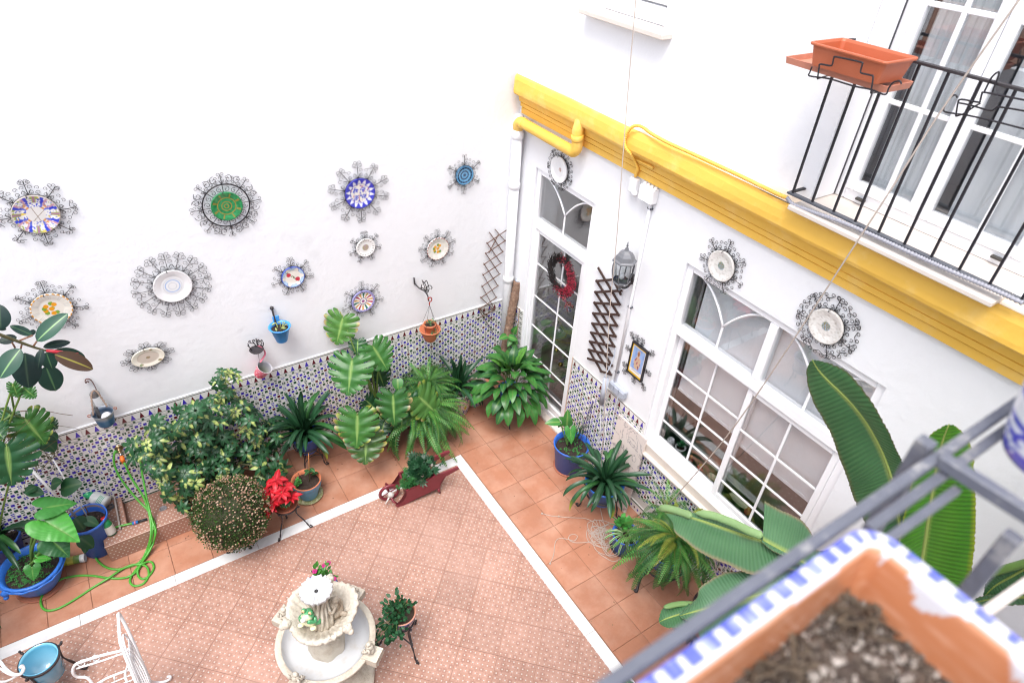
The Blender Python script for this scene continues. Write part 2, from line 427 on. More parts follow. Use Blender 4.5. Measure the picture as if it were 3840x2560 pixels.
def dado_col(parent, origin, ang, ztop=ZT, w=None, border=True, zlow=0.0):
    """one column of tiles; origin = left end on the wall seen from the court, ang turns local +X along the wall"""
    rot = Matrix.Rotation(ang, 4, 'Z')
    def put(name, me, z, ly=-.0095): inst(name, me, parent, Matrix.Translation((origin[0], origin[1], z)) @ rot @ Matrix.Translation((0.0015 + R(-.0005, .0005), ly + R(-.0006, .0004), .0015 + R(-.0004, .0004))) @ Matrix.Rotation(R(-.006, .006), 4, 'X') @ Matrix.Rotation(R(-.004, .004), 4, 'Z'))
    fm, bm, lm = (FM, BM_, LM) if w is None else ([field_mb(w, k).mesh('dado_tile', 'ceram') for k in range(2)], border_mb(w).mesh('border_tile', 'ceram'), base_mb(w).mesh('base_tile', 'ceram'))
    z = ztop
    if border: z -= .134; put('border_tile', bm, z)
    k = 0
    while z - RH > .10: z -= RH; put('dado_tile', fm[k % 2], z); k += 1
    put('base_tile', lm, 0.0)

# ------------------------------------------------------------------ left wall (y = 0)
HW = 7.0
wl_ = thing('courtyard_wall', 'tall white plastered wall hung with painted plates above a patterned tile dado', 'wall', (-3, 0, 0))
obj('plaster', MB().box((-6.6, 0, -.05), (.4, .3, HW)), 'wall', wl_)
obj('dado_backing', MB().box((-6.0, -.0035, 0), (-.082, -.0002, ZT)), 'grout', wl_)
obj('dado_cap', MB().box((-6.0, -.010, ZT + .0005), (-.08, -.0005, ZT + .013), ch=.004), 'wall', wl_)
for i in range(1, 21):
    dado_col(wl_, (-.082 - DT * i, 0), 0)
# narrow plaster pier in the corner
obj('corner_pier', MB().box((-.078, -.075, 0), (-.0005, -.0005, 3.3), ch=.02), 'wall', wl_)

# ------------------------------------------------------------------ right wall (x = 0)
wr_ = thing('house_facade', 'white house front with arched glass door, wide window and yellow cornice', 'house', (0, -2.5, 0))
DOOR = (-1.268, -.335, .02, 2.862); WIN = (-4.10, -2.405, .925, 2.853)
BAL = (-5.3, -3.20, 3.70, 6.2); TOPW = (-1.70, -.93, 4.375, 5.8)
mb = MB(); ops = (DOOR, WIN, BAL, TOPW)
ys = sorted({-8.0, .3} | {o[0] for o in ops} | {o[1] for o in ops}); zs = sorted({-.05, HW} | {o[2] for o in ops} | {o[3] for o in ops})
for y0, y1 in zip(ys[:-1], ys[1:]):
    for z0, z1 in zip(zs[:-1], zs[1:]):
        cy, cz = (y0 + y1) / 2, (z0 + z1) / 2
        if any(o[0] < cy < o[1] and o[2] < cz < o[3] for o in ops): continue
        mb.box((0, y0, z0), (.32, y1, z1))
obj('plaster', mb, 'wall', wr_)
# local +X of tiles runs towards -y here
for w_, y in ((.166, -.082),): 
    obj('dado_backing', MB().box((-.0035, y - w_, 0), (-.0002, y, ZT)), 'grout', wr_)
    dado_col(wr_, (0, y), -pi / 2, w=w_)
obj('tile_edging', MB().box((-.012, -.262, 0), (-.0005, -.249, ZT), col=(.45, .3, .24)), 'vc', wr_)
# green star border strip beside the door
def star_mb():
    mb = MB().box((0, 0, 0), (.066, .008, .141), 0, WHT, ch=.001)
    for k in range(2):
        for rr, c in ((.026, GRN), (.021, WHT), (.0125, GRN)):
            z = .035 + .07 * k; mb.add([(.033 + rr * cos(a * pi / 4 + .39), -.0004 - .0003 * (.027 - rr) * 40, z + rr * sin(a * pi / 4 + .39)) for a in range(8)], [tuple(range(8))], 0, c)
        for sx in (.005, .061):
            for dz in (0, .033): mb.quad((sx - .004, -.0006, z - .006 + dz), (sx + .004, -.0006, z - .006 + dz), (sx + .004, -.0006, z + .006 + dz), (sx - .004, -.0006, z + .006 + dz), 0, GRN)
    return mb
sm_ = star_mb().mesh('star_tile', 'ceram')
for k in range(8): inst('star_tile', sm_, wr_, Matrix.Translation((0, -.2635, .001 + k * .1418)) @ Matrix.Rotation(-pi / 2, 4, 'Z') @ Matrix.Translation((0, -.0095, 0)))
# between door and window, then below and beyond the window
y = DOOR[0] - .016
obj('dado_backing', MB().box((-.0035, -2.40, 0), (-.0002, y, ZT)), 'grout', wr_)
obj('tile_edging', MB().box((-.012, y, 0), (-.0005, y + .014, ZT), col=(.55, .40, .33)), 'vc', wr_)
n = 0
while y - DT > -2.40: dado_col(wr_, (0, y), -pi / 2); y -= DT; n += 1
dado_col(wr_, (0, y), -pi / 2, w=(y + 2.40)); y = -2.40
obj('dado_backing', MB().box((-.0035, -4.12, 0), (-.0002, y - .002, .80)), 'grout', wr_)
y -= .004
while y - DT > -4.12: dado_col(wr_, (0, y), -pi / 2, ztop=.80, border=False); y -= DT
dado_col(wr_, (0, y), -pi / 2, ztop=.80, border=False, w=(y + 4.12)); y = -4.122
obj('dado_backing', MB().box((-.0035, -5.4, 0), (-.0002, y - .002, .86)), 'grout', wr_)
while y - DT > -5.4: dado_col(wr_, (0, y), -pi / 2, ztop=.86); y -= DT
sill_ = obj('window_sill', MB().box((-.05, -4.20, .80), (.10, -2.42, .828), ch=.006), 'marble_b', wr_)
obj('sill_front', MB().box((-.012, -4.18, .829), (.06, -2.43, .922), ch=.004), 'marble_b', wr_)

# cornice: profile extruded along the wall (x, z)
prof = [(0, 3.31), (-.028, 3.312), (-.030, 3.366), (-.024, 3.370), (-.024, 3.375), (-.044, 3.379), (-.047, 3.415), (-.040, 3.419), (-.040, 3.424), (-.060, 3.429), (-.066, 3.452), (-.070, 3.470), (-.082, 3.492), (-.118, 3.507),
        (-.132, 3.520), (-.138, 3.545), (-.137, 3.59), (-.132, 3.64), (-.120, 3.672), (-.10, 3.687)]
mb = MB(); yy = [-.055 - i * .12 for i in range(48)]; vs = []
for i, y in enumerate(yy):
    for k, (x, z) in enumerate(prof):
        w_ = noise.noise(Vector((y * 1.5, k * .35, 0))) * (.010 if k > 11 else .0025)
        vs.append((x + (w_ if k else 0), y, z + w_ * .8))
n = len(prof)
mb.add(vs, [(i * n + k, (i + 1) * n + k, (i + 1) * n + k + 1, i * n + k + 1) for i in range(len(yy) - 1) for k in range(n - 1)], 0, smooth=False)
mb.f.append(list(range(n))[::-1]); mb.m.append(0); mb.sm.append(False)
co = obj('cornice', mb, 'ochre', wr_)
mb = MB(); vs = []
for i, y in enumerate(yy):
    w_ = noise.noise(Vector((y * 1.7, 3, 0))) * .012
    vs += [(-.104 + w_ * .4, y, 3.686), (-.06, y, 3.703 + w_ * .4), (0.0, y, 3.712 + w_)]
mb.add(vs, [(i * 3 + k, (i + 1) * 3 + k, (i + 1) * 3 + k + 1, i * 3 + k + 1) for i in range(len(yy) - 1) for k in range(2)])
obj('ledge', mb, 'ledge', co)

# ------------------------------------------------------------------ windows and door
def ring(y0, y1, z0, z1, w, x0, x1, mb=None, wb=None, wt=None, ch=.006):
    mb = mb or MB(); wb = wb or w; wt = wt or w
    mb.box((x0, y0, z0), (x1, y0 + w, z1), ch=ch); mb.box((x0, y1 - w, z0), (x1, y1, z1), ch=ch)
    mb.box((x0 + .001, y0 + w, z0), (x1 - .001, y1 - w, z0 + wb), ch=ch); mb.box((x0 + .001, y0 + w, z1 - wt), (x1 - .001, y1 - w, z1), ch=ch)
    return mb
def arch(yc, zc, r, a0, a1, n=10, x=.055): return [(x, yc + r * cos(radians(a0 + (a1 - a0) * i / n)), zc + r * sin(radians(a0 + (a1 - a0) * i / n))) for i in range(n + 1)]
def muntin(parent, a, b, w=.011, d=.008, x=.055):
    mb = MB()
    if abs(a[0] - b[0]) < 1e-6: mb.box((x - d, a[0] - w, a[1]), (x + d, a[0] + w, b[1]), ch=.004)
    else: mb.box((x - d + .0013, a[0], a[1] - w), (x + d - .0013, b[0], a[1] + w), ch=.004)
    return obj('glazing_bar', mb, 'pvc_frame', parent)
def fan_arch(parent, y0, y1, z0, z1):
    """two half arches meeting at the centre bar of a transom light"""
    yc = (y0 + y1) / 2; zk = z0 + (z1 - z0) * .42; mb = MB()
    a = [(.055, y1 - .01 + (yc - y1 + .01) * t, z1 - (z1 - zk) * (t ** 2.1)) for t in [i / 12 for i in range(13)]]
    b = [(.055, y0 + .01 + (yc - y0 - .01) * t, z1 - (z1 - zk) * (t ** 2.1)) for t in [i / 12 for i in range(13)]]
    for p in (a, b): mb.tube(p, .013, 6, flat=.8)
    mb.box((.047, yc - .011, z0), (.063, yc + .011, zk), ch=.003)
    return obj('arched_bar', mb, 'pvc_frame', parent)
# door
d_ = obj('door', ring(DOOR[0], DOOR[1], DOOR[2], DOOR[3], .062, .02, .10, wb=.07), 'pvc_frame', wr_)
ZTR = 2.285
obj('transom_bar', MB().box((.015, DOOR[0] + .062, ZTR - .065), (.098, DOOR[1] - .062, ZTR + .045), ch=.006), 'pvc_frame', d_)
obj('leaf_frame', ring(DOOR[0] + .064, DOOR[1] - .064, .092, ZTR - .067, .045, .03, .088, wb=.09), 'pvc_frame', d_)
gy0, gy1 = DOOR[0] + .062, DOOR[1] - .062
obj('pane', MB().box((.052, gy0 + .03, .15), (.058, gy1 - .03, ZTR - .08)), 'glass', d_)
obj('pane', MB().box((.052, gy0 - .01, ZTR + .03), (.058, gy1 + .01, DOOR[3] - .05)), 'glass', d_)
ym = -.865
for z in (1.81, 1.405, 1.01, .615, .30): muntin(d_, (gy0 + .045, z), (gy1 - .045, z))
muntin(d_, (ym, .18), (ym, ZTR - .1))
fan_arch(d_, gy0, gy1, ZTR + .045, DOOR[3] - .062)
obj('door_step', MB().box((-.06, DOOR[0] + .0, -.002), (.02, DOOR[1] - .0, .035), ch=.006), 'marble_b', wr_)
# wide window
w1 = obj('window', ring(WIN[0], WIN[1], WIN[2], WIN[3], .062, .02, .10, wb=.05), 'pvc_frame', wr_)
ZW = 2.245; YM = -3.262
obj('transom_bar', MB().box((.012, WIN[0] + .062, ZW - .05), (.098, WIN[1] - .062, ZW + .045), ch=.006), 'pvc_frame', w1)
obj('mullion', MB().box((.014, YM - .035, ZW + .046), (.096, YM + .035, WIN[3] - .063), ch=.006), 'pvc_frame', w1)
for (a, b, xo) in ((WIN[0] + .063, YM + .03, .03), (YM - .035, WIN[1] - .063, .066)):
    s_ = obj('sash', ring(a, b, WIN[2] + .052, ZW - .052, .052, xo, xo + .034), 'pvc_frame', w1)
    obj('pane', MB().box((xo + .014, a + .045, WIN[2] + .09), (xo + .019, b - .045, ZW - .09)), 'glass', w1)
    c = (a + b) / 2; z0 = WIN[2] + .105; z1 = ZW - .105
    muntin(w1, (c, z0), (c, z1), x=xo + .016)
    for zz in ((1.175, 1.475, 1.775) if xo < .05 else (1.225, 1.52, 1.815))[::1]: muntin(w1, (a + .05, zz), (b - .05, zz), x=xo + .016)
for (a, b) in ((WIN[0] + .062, YM - .035), (YM + .035, WIN[1] - .062)):
    obj('pane', MB().box((.052, a - .01, ZW + .03), (.058, b + .01, WIN[3] - .05)), 'glass', w1)
    fan_arch(w1, a, b, ZW + .045, WIN[3] - .062)
# ================================================================== rooms behind the glass
M['room'] = mat('room_wall', (.80, .80, .82), .8)
M['room_floor'] = mat('room_floor', (.62, .47, .42), .35, nz=(6, .15))
M['blind'] = mat('white_blind', (.93, .94, .96), .8, trans=.04)
M['curtain'] = mat('sheer_curtain', (.90, .92, .93), .85, trans=.06, nz=(9, .05))
mb = MB()
mb.box((.33, -5.4, -.03), (2.2, .2, -.002)); 
room = obj('room_floor', mb, 'room_floor', wr_)
mb = MB()
for i in range(18):
    for j in range(40):
        x, y = .45 + i * .07 + (j % 2) * .035, -4.6 + j * .06
        mb.quad((x, y, -.001), (x + .013, y, -.001), (x + .013, y + .013, -.001), (x, y + .013, -.001), 0, (.8, .74, .70))
obj('floor_specks', mb, 'vc', room)
obj('room_wall', MB().box((2.2, -5.6, -.05), (2.3, .3, 3.3)).box((.33, -5.6, -.05), (2.199, -5.5, 3.3)).box((.33, .2, -.05), (2.199, .3, 3.3)).box((.33, -5.499, 3.2), (2.199, .199, 3.3)).box((.33, -1.9, 0), (2.199, -1.8, 3.199)), 'room', wr_)
# roller blinds behind the wide window
for (a, b, z0) in ((WIN[0] + .05, YM - .02, 1.60), (YM + .03, WIN[1] - .155, 1.66)):
    bl = MB(); n = 20; vs = []
    for i in range(n + 1):
        y = a + (b - a) * i / n
        for z in (z0 - .02, 2.2): vs.append((.116 + .004 * sin(i * 1.7), y, z))
    bl.add(vs, [(2 * i, 2 * i + 2, 2 * i + 3, 2 * i + 1) for i in range(n)], smooth=True)
    bl.box((.110, a, z0 - .04), (.126, b, z0 - .02)); bl.box((.112, a, 2.201), (.12, b, 2.86))
    obj('roller_blind', bl, 'blind', wr_)
obj('blind_guide', MB().box((.13, WIN[1] - .125, .93), (.15, WIN[1] - .10, 2.85), col=(.26, .25, .25)), 'vc', wr_)
obj('inner_sill', MB().box((.10, WIN[0], .90), (.40, WIN[1], .925), ch=.004), 'marble', wr_)

# ================================================================== balcony and upper windows
sl = thing('balcony', 'shallow balcony with beige slab and black bar railing before curtained glass doors', 'balcony', (0, -3.8, 3.7))
obj('slab', MB().box((-.205, -4.41, 3.690), (.30, -3.195, 3.722), ch=.006), 'marble_b', sl)
ZB, XB = 3.765, -.145
def bar(name, a, b, w, par, m='iron', h=None):
    return obj(name, MB().tube([a, b], w, 4 if h is None else 8), m, par)
obj('bottom_rail', MB().box((XB - .018, -4.44, ZB - .005), (XB + .018, -3.135, ZB + .008), ch=.002), 'rail', sl)
obj('top_rail', MB().box((XB - .015, -5.25, 4.618), (XB + .015, -3.12, 4.632), ch=.002), 'iron2', sl)
ybars = [hit(2880 + a * .40816, 600 + b * .40816, 0, XB).y for a, b in ((215, 340), (395, 415), (590, 505), (790, 590), (1005, 690), (1240, 800), (1490, 910), (1745, 1030), (2025, 1160))]
ybars += [ybars[-1] - .15 * k for k in (1, 2, 3, 4)]
bm_ = MB().box((XB - .006, -.006, ZB + .006), (XB + .006, .006, 4.62)).mesh('baluster', 'iron')
for y in ybars: inst('baluster', bm_, sl, Matrix.Translation((0, y, 0)))
obj('bottom_rail', MB().box((XB - .018, -5.3, ZB - .005), (XB + .018, -4.442, ZB + .008), ch=.002), 'rail', sl)
obj('wall_bracket', MB().box((XB + .019, -3.155, ZB - .004), (-.001, -3.135, ZB + .007)).box((XB + .016, -3.14, 4.62), (-.001, -3.122, 4.63)), 'iron', sl)
# corrugated grey conduit strapped under the rail
pts = cr([W(2880 + a * .40816, 600 + b * .40816, XB - .03) for a, b in ((175, 345), (230, 405), (420, 480), (700, 580), (1000, 710), (1300, 850), (1700, 1030), (2050, 1180), (2352, 1320))], 22)
def corr(pts, r, amp=.14):
    P = []; Rr = []; acc = 0
    for i in range(len(pts) - 1):
        d = (pts[i + 1] - pts[i]).length; k = max(1, int(d / .0035))
        for j in range(k): P.append(pts[i].lerp(pts[i + 1], j / k))
    return P, [r * (1 + amp * (1 if i % 4 < 2 else -1)) for i in range(len(P))]
P_, R_ = corr(pts, .0115)
cg = thing('grey_conduit', 'grey corrugated conduit running along the foot of the balcony railing', 'conduit', pts[0])
obj('hose', MB().tube(P_, R_, 7), mat('grey_plastic', (.30, .30, .34), .5), cg)
for a, b in ((1200, 1290 + 0), ): pass
# curtained balcony doors
bd = obj('balcony_door', ring(-5.30, BAL[1] - .0, 3.723, 6.1, .085, .21, .285, wb=.07), 'pvc_frame', wr_)
YS = [hit(2880 + a * .40816, 600 + b * .40816, 0, .25).y for a, b in ((840, 235), (1385, 465), (1620, 560), (2300, 835))]
obj('sash', ring(YS[1] - .015, BAL[1] - .087, 3.795, 6.0, .055, .19, .25, wb=.06), 'pvc_frame', bd)
obj('sash', ring(YS[3] - .06, YS[1] - .018, 3.795, 6.0, .062, .195, .25, wb=.06), 'pvc_frame', bd)
obj('pane', MB().box((.222, YS[1] + .03, 3.84), (.228, BAL[1] - .13, 6.0)), 'glass', bd)
obj('pane', MB().box((.222, YS[3] - .02, 3.84), (.228, YS[1] - .07, 6.0)), 'glass', bd)
g1 = W(2880 + 1440 * .40816, 1005 * .40816, .215); g0 = W(2880 + 1160 * .40816, 600 + 130 * .40816, .215)
for (a, b, yc) in ((YS[1] + .03, BAL[1] - .13, (YS[0] + YS[1]) / 2), (YS[3] - .02, YS[1] - .07, (YS[2] + YS[3]) / 2)):
    muntin(bd, (yc, 3.85), (yc, 5.98), x=.214, w=.014)
    for z in (4.33, 4.83, 5.33): muntin(bd, (a, z), (b, z), x=.214, w=.014)
obj('shutter_guide', MB().box((.012, BAL[1] - .028, 3.726), (.20, BAL[1] - .002, 6.1), ch=.003), 'pvc_frame', wr_)
obj('gap_seal', MB().box((.196, BAL[1] - .034, 3.73), (.204, BAL[1] - .028, 6.1), col=(.05, .05, .06)), 'vc', wr_)
def curtain(y0, y1, z0, z1, x, folds):
    mb = MB(); n = folds * 8; vs = []
    for i in range(n + 1):
        y = y0 + (y1 - y0) * i / n
        for k in range(5):
            z = z0 + (z1 - z0) * k / 4
            vs.append((x + .010 * sin(i / 8 * 2 * pi + .8 * sin(i * .13)) + .004 * sin(i * .7 + k), y + .004 * k, z))
    mb.add(vs, [(i * 5 + k, (i + 1) * 5 + k, (i + 1) * 5 + k + 1, i * 5 + k + 1) for i in range(n) for k in range(4)], smooth=True)
    return mb
obj('curtain', curtain(YS[1] - .02, BAL[1] - .165, 3.80, 6.1, .300, 9), 'curtain', wr_)
obj('curtain', curtain(-5.3, YS[1] - .13, 3.80, 6.1, .300, 14), 'curtain', wr_)
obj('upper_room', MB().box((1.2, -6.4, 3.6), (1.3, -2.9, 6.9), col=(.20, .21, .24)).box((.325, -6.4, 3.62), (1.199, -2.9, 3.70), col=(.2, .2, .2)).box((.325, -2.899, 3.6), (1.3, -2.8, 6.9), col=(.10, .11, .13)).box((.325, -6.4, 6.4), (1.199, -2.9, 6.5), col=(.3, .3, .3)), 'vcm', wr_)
for (u, v) in ((2880 + 850 * .40816, 600 + 365 * .40816), (2880 + 2105 * .40816, 600 + 900 * .40816)):
    p = W(u, v, .20); obj('drain_cap', MB().box((.186, p.y - .03, p.z - .008), (.2099, p.y + .03, p.z + .008), col=(.05, .045, .04), ch=.003), 'vc', wr_)
# small upper window with sill
tw = obj('upper_window', ring(TOPW[0], TOPW[1], TOPW[2] + .005, TOPW[3], .06, .10, .17, wb=.12), 'pvc_frame', wr_)
obj('sash', ring(-1.32, TOPW[1] - .061, TOPW[2] + .141, TOPW[3] - .062, .06, .09, .15), 'pvc_frame', tw)
obj('sash', ring(TOPW[0] + .061, -1.325, TOPW[2] + .141, TOPW[3] - .062, .06, .09, .15), 'pvc_frame', tw)
obj('pane', MB().box((.12, TOPW[0] + .08, TOPW[2] + .16), (.125, TOPW[1] - .08, TOPW[3] - .08)), 'glass', tw)
obj('curtain', curtain(TOPW[0], TOPW[1], TOPW[2] + .03, TOPW[3], .18, 8), 'curtain', wr_)
obj('upper_sill', MB().box((-.10, -1.80, TOPW[2] - .035), (.098, -.845, TOPW[2] + .004), ch=.006), 'marble_b', wr_)

# ================================================================== the court's other walls (behind and beside the camera)
w3 = thing('side_wall', 'unseen white rendered wall closing the left end of the court', 'wall', (-6.6, -2.5, 0))
obj('plaster', MB().box((-6.9, -7, -.05), (-6.61, .3, 3.4)), 'wall2', w3)  # out of view; height cut down so more light reaches the house front
w4 = thing('rear_wall', 'white rendered house wall behind the planter railing', 'wall', (-3, -5.75, 0))
obj('plaster', MB().box((-6.6, -6.0, -.05), (0, -5.62, 4.55)), 'wall2', w4)
# ================================================================== painted plates in wrought-iron surrounds
def spiral(c, r, a0, turns, hand, n=13):
    """curl starting at distance r from centre c with angle a0, winding inwards; 2D"""
    return [(c[0] + r * (1 - .86 * t) * cos(a0 + hand * turns * 2 * pi * t), c[1] + r * (1 - .86 * t) * sin(a0 + hand * turns * 2 * pi * t)) for t in [i / n for i in range(n + 1)]]
def scroll_arm(r0, r1, s, k, wide):
    """strokes (2D polylines in a frame where +x is radial) for one arm of the surround"""
    out = []; w = wide; d = r1 - r0
    out.append([(r0, 0), (r0 + d * .3, 0), (r0 + d * .55, 0)])
    for h in (1, -1):
        out.append([(r0 + d * .3, 0), (r0 + d * .6, h * s * .05)] + spiral((r1 - s * .5, h * s * .62), s * .52, -h * 2.3, 1.15, h))
        out.append([(r0 + d * .1, 0), (r0 + d * .35, h * w * .25)] + spiral((r0 + d * .60, h * w * .80), s * .46, -h * 2.0, 1.1, h))
        if k > 0: out.append([(r0 + .002, h * w * .15)] + spiral((r0 + d * .24, h * w * .62), s * .42, -h * 2.4, 1.1, h))
        if k > 1: out.append([(r0 + d * .4, h * w * .25)] + spiral((r0 + d * .86, h * w * 1.0), s * .38, -h * 2.0, 1.1, h))
    return out
def surround(mb, c, ex, ey, ez, R0, R1, n, wire=.0015, k=1, alt=1.0, oval=1.0, stem=.0030, a_off=0.0, ring_=None, cs=None):
    """lace of curls round a plate; c centre, ex/ey in the wall plane, ez off the wall"""
    q = cs or max(.0165, (R1 - R0) * .135)
    def P_(x, y, h=.013): return c + ex * (x * oval) + ey * y + ez * h
    def curl(r, a, rr, hand, tail=None, turns=1.05):
        cx, cy = r * cos(a), r * sin(a); sp = [(cx + rr * (1 - .66 * t) * cos(a + pi + hand * (1.2 + turns * 2 * pi * t)), cy + rr * (1 - .66 * t) * sin(a + pi + hand * (1.2 + turns * 2 * pi * t))) for t in [i / 12 for i in range(13)]]
        if tail: sp = [tail] + sp
        mb.tube([P_(x, y) for x, y in sp], [wire * (1.15 - .5 * i / len(sp)) for i in range(len(sp))], 4, cap=False)
    def bound(a): return R0 + (R1 - R0) * (alt + (1 - alt) * cos(n * (a - a_off) / 2) ** 2)
    r = R0 + q * 1.35; row = 0
    while r + q * .6 < R1:
        m = max(n, 2 * round(pi * r / (2.6 * q))); st = 2 * pi / m
        for j in range(m):
            a = a_off + (j + .5) * st
            if r + q * .75 > bound(a) or (row % 2 and m > n and random.random() < .16): continue
            hand = 1 if j % 2 else -1; at = a + hand * st * .5
            curl(r + R(-.1, .1) * q, a, q * R(.82, 1.0), hand, ((r - q * 1.3) * cos(at), (r - q * 1.3) * sin(at)) if row % 2 == 0 else None)
        r += q * 2.15; row += 1
    for i in range(n):
        a = a_off + 2 * pi * i / n; L_ = R1 - q * 1.5
        mb.tube([P_(rr * cos(a), rr * sin(a), h) for rr, h in ((R0, .014), ((R0 + L_) / 2, .018), (L_, .014))], [stem, stem * .8, stem * .55], 5, cap=False)
        for h in (1, -1):
            a2 = a + h * q * 1.05 / R1; curl(R1 - q * .75, a2, q * .9, h, (L_ * .93 * cos(a), L_ * .93 * sin(a)))
            mb.tube([P_(R0 * cos(a), R0 * sin(a)), P_((R0 + q) * cos(a + h * .5 * q / R0), (R0 + q) * sin(a + h * .5 * q / R0)), P_((R0 + 2.4 * q) * cos(a + h * 1.2 * q / R0), (R0 + 2.4 * q) * sin(a + h * 1.2 * q / R0))], [stem * .8, stem * .6, wire], 4, cap=False)
    for rr, wr in ring_ or ((R0, .0042),):
        mb.tube([c + ex * (rr * cos(t) * oval) + ey * (rr * sin(t)) + ez * .014 for t in [2 * pi * j / 40 for j in range(40)]], wr, 5, closed=True)
def plate_mb(c, ex, ey, ez, Rr, fn, scal=0, sc_amp=.03, oval=1.0, rings=22, seg=72, deep=.14):
    mb = MB(); vs = []; cl = []
    for i in range(rings + 1):
        q = i / rings
        d = .012 if q < .6 else .012 + .7 * deep * Rr * ((q - .6) / .4) ** .8
        if q == 1: d -= .004
        for j in range(seg):
            a = 2 * pi * j / seg; rr = Rr * q * (1 + (sc_amp * abs(sin(a * scal / 2)) if scal and q > .8 else 0))
            vs.append(c + ex * (rr * cos(a) * oval) + ey * (rr * sin(a)) + ez * (d + .012)); cl.append(tuple(fn(q, a)))
    fs = [(i * seg + j, (i + 1) * seg + j, (i + 1) * seg + (j + 1) % seg, i * seg + (j + 1) % seg) for i in range(rings) for j in range(seg)]
    mb.add(vs, fs, 0, cl, smooth=True)
    back = [c + ex * (Rr * .98 * cos(2 * pi * j / seg) * oval) + ey * (Rr * .98 * sin(2 * pi * j / seg)) + ez * .012 for j in range(seg)]
    rim = [vs[rings * seg + j] for j in range(seg)]
    mb.add(rim + back, [(j, seg + j, seg + (j + 1) % seg, (j + 1) % seg) for j in range(seg)], 0, cl[rings * seg])
    return mb
WH = (.80, .79, .77); CRM = (.76, .73, .66)
def nz2(a, b, c=0): return noise.noise(Vector((a, b, c)))
def hat(q, a, cx, cy, r):
    x, y = q * cos(a) - cx, q * sin(a) - cy; return x * x + y * y < r * r
def p_multi(q, a):       # large polychrome plate: curling blue and pink scrolls, cornets and sprigs
    if q > .97: return (.45, .40, .36)
    x, y = q * cos(a), q * sin(a); n = nz2(x * 5, y * 5, 1); m = nz2(x * 9, y * 9, 5)
    if q < .40: return (.66, .63, .60) if abs(x * .8 + y * .2) > .014 and abs(x * .5 - y * .6 - .1) > .012 else (.30, .24, .20)
    k = (a / (2 * pi) * 4 + .1) % 1 - .5; sp = abs(k) - (.10 + .28 * (q - .4) * (1.4 - q) * 2)
    if q < .66 and abs(k) < .05 + (.60 - q) * .35: return (.60, .28, .10) if (q * 40) % 1 > .35 else (.68, .60, .54)
    if abs(sp) < .055: return (.03, .05, .48) if q > .62 else (.10, .14, .52)
    if abs(sp + .10) < .035: return (.48, .26, .32)
    if abs(k) > .43 and q > .6: return (.32, .15, .24) if abs(k) > .47 else (.30, .36, .08)
    if q > .84 and m > .05: return (.30, .36, .08)
    if abs(m) > .36: return (.06, .09, .50)
    if n > .42: return (.66, .50, .10)
    return (.70, .68, .66)
def p_green(q, a):
    if abs(q - .58) < .03 or abs(q - .3) < .025 or abs(q - .14) < .03: return (.28, .22, .04)
    if q > .62 and abs(((a / (2 * pi) * 8) % 1) - .5) < .09 and q < .9: return (.25, .20, .04)
    return mixc((.012, .16, .05), (.03, .27, .09), .5 + nz2(q * 6 * cos(a), q * 6 * sin(a)))
def p_blueflower(q, a):
    x, y = q * cos(a), q * sin(a)
    if q > .95: return (.03, .03, .30)
    if q > .66:
        k = (a / (2 * pi) * 14) % 1
        return (.70, .70, .74) if abs(k - .5) * 2 < (1 - (q - .66) / .29) * .8 else (.045, .05, .45)
    if q > .62: return (.10, .10, .42)
    for i in range(4):
        t = pi / 4 + i * pi / 2
        if hat(q, a, .36 * cos(t), .36 * sin(t), .15): return (.05, .06, .46) if nz2(x * 16, y * 16) > -.15 else WH
    if nz2(x * 9, y * 9, 3) > .18: return (.06, .08, .45)
    if nz2(x * 8, y * 8, 8) > .38: return (.45, .05, .06)
    return (.72, .69, .62)
def p_lightblue(q, a):
    if q < .16 or abs(q - .42) < .07 or abs(q - .76) < .09 or q > .95: return (.012, .02, .05) if (a * 8 / pi) % 1 > .30 else (.06, .2, .36)
    return mixc((.05, .22, .45), (.18, .40, .58), .5 + nz2(q * 9, a * 3))
def p_flowers(fc, lc, rim, spread=.42, n=5, fr=.13):
    def f(q, a):
        x, y = q * cos(a), q * sin(a)
        if q > .93: return rim if (a * 12 / pi) % 1 > .35 else WH
        if .62 < q < .90 and (a * 30 / pi) % 1 < .22: return (.60, .58, .54)
        rr = random.Random(4)
        for i in range(n):
            t = i * 2.4; d = 0 if i == 0 else spread * .72
            if hat(q, a, d * cos(t), d * sin(t), fr): return mixc(fc, (.80, .30, .02), .5 + .5 * nz2(x * 20, y * 20))
            if hat(q, a, (d + .04) * cos(t + .5), (d + .04) * sin(t + .5), fr * .95): return lc
        return CRM
    return f
def p_smallpink(q, a):
    x, y = q * cos(a), q * sin(a)
    if q > .72 and (a * 9 / pi) % 1 < .30 and q < .88: return (.30, .29, .28)
    if q < .34: return (.46, .30, .40) if nz2(x * 12, y * 12) > .0 else (.40, .38, .16)
    return WH
def p_stripes(q, a):
    if q > .9: return (.28, .27, .52)
    if q > .80: return (.50, .48, .66) if (a * 16 / pi) % 1 > .4 else (.10, .06, .30)
    if q < .12: return (.45, .10, .18) if (a * 3 / pi) % 1 > .4 else (.10, .12, .40)
    if q < .33: return WH if abs(q - .28) > .03 else (.12, .10, .25)
    k = int(a / (2 * pi) * 28) % 4
    return ((.62, .36, .12), WH, (.40, .04, .10), WH)[k] if int(a / (2 * pi) * 28) % 8 < 6 else ((.03, .18, .12), WH)[k % 2]
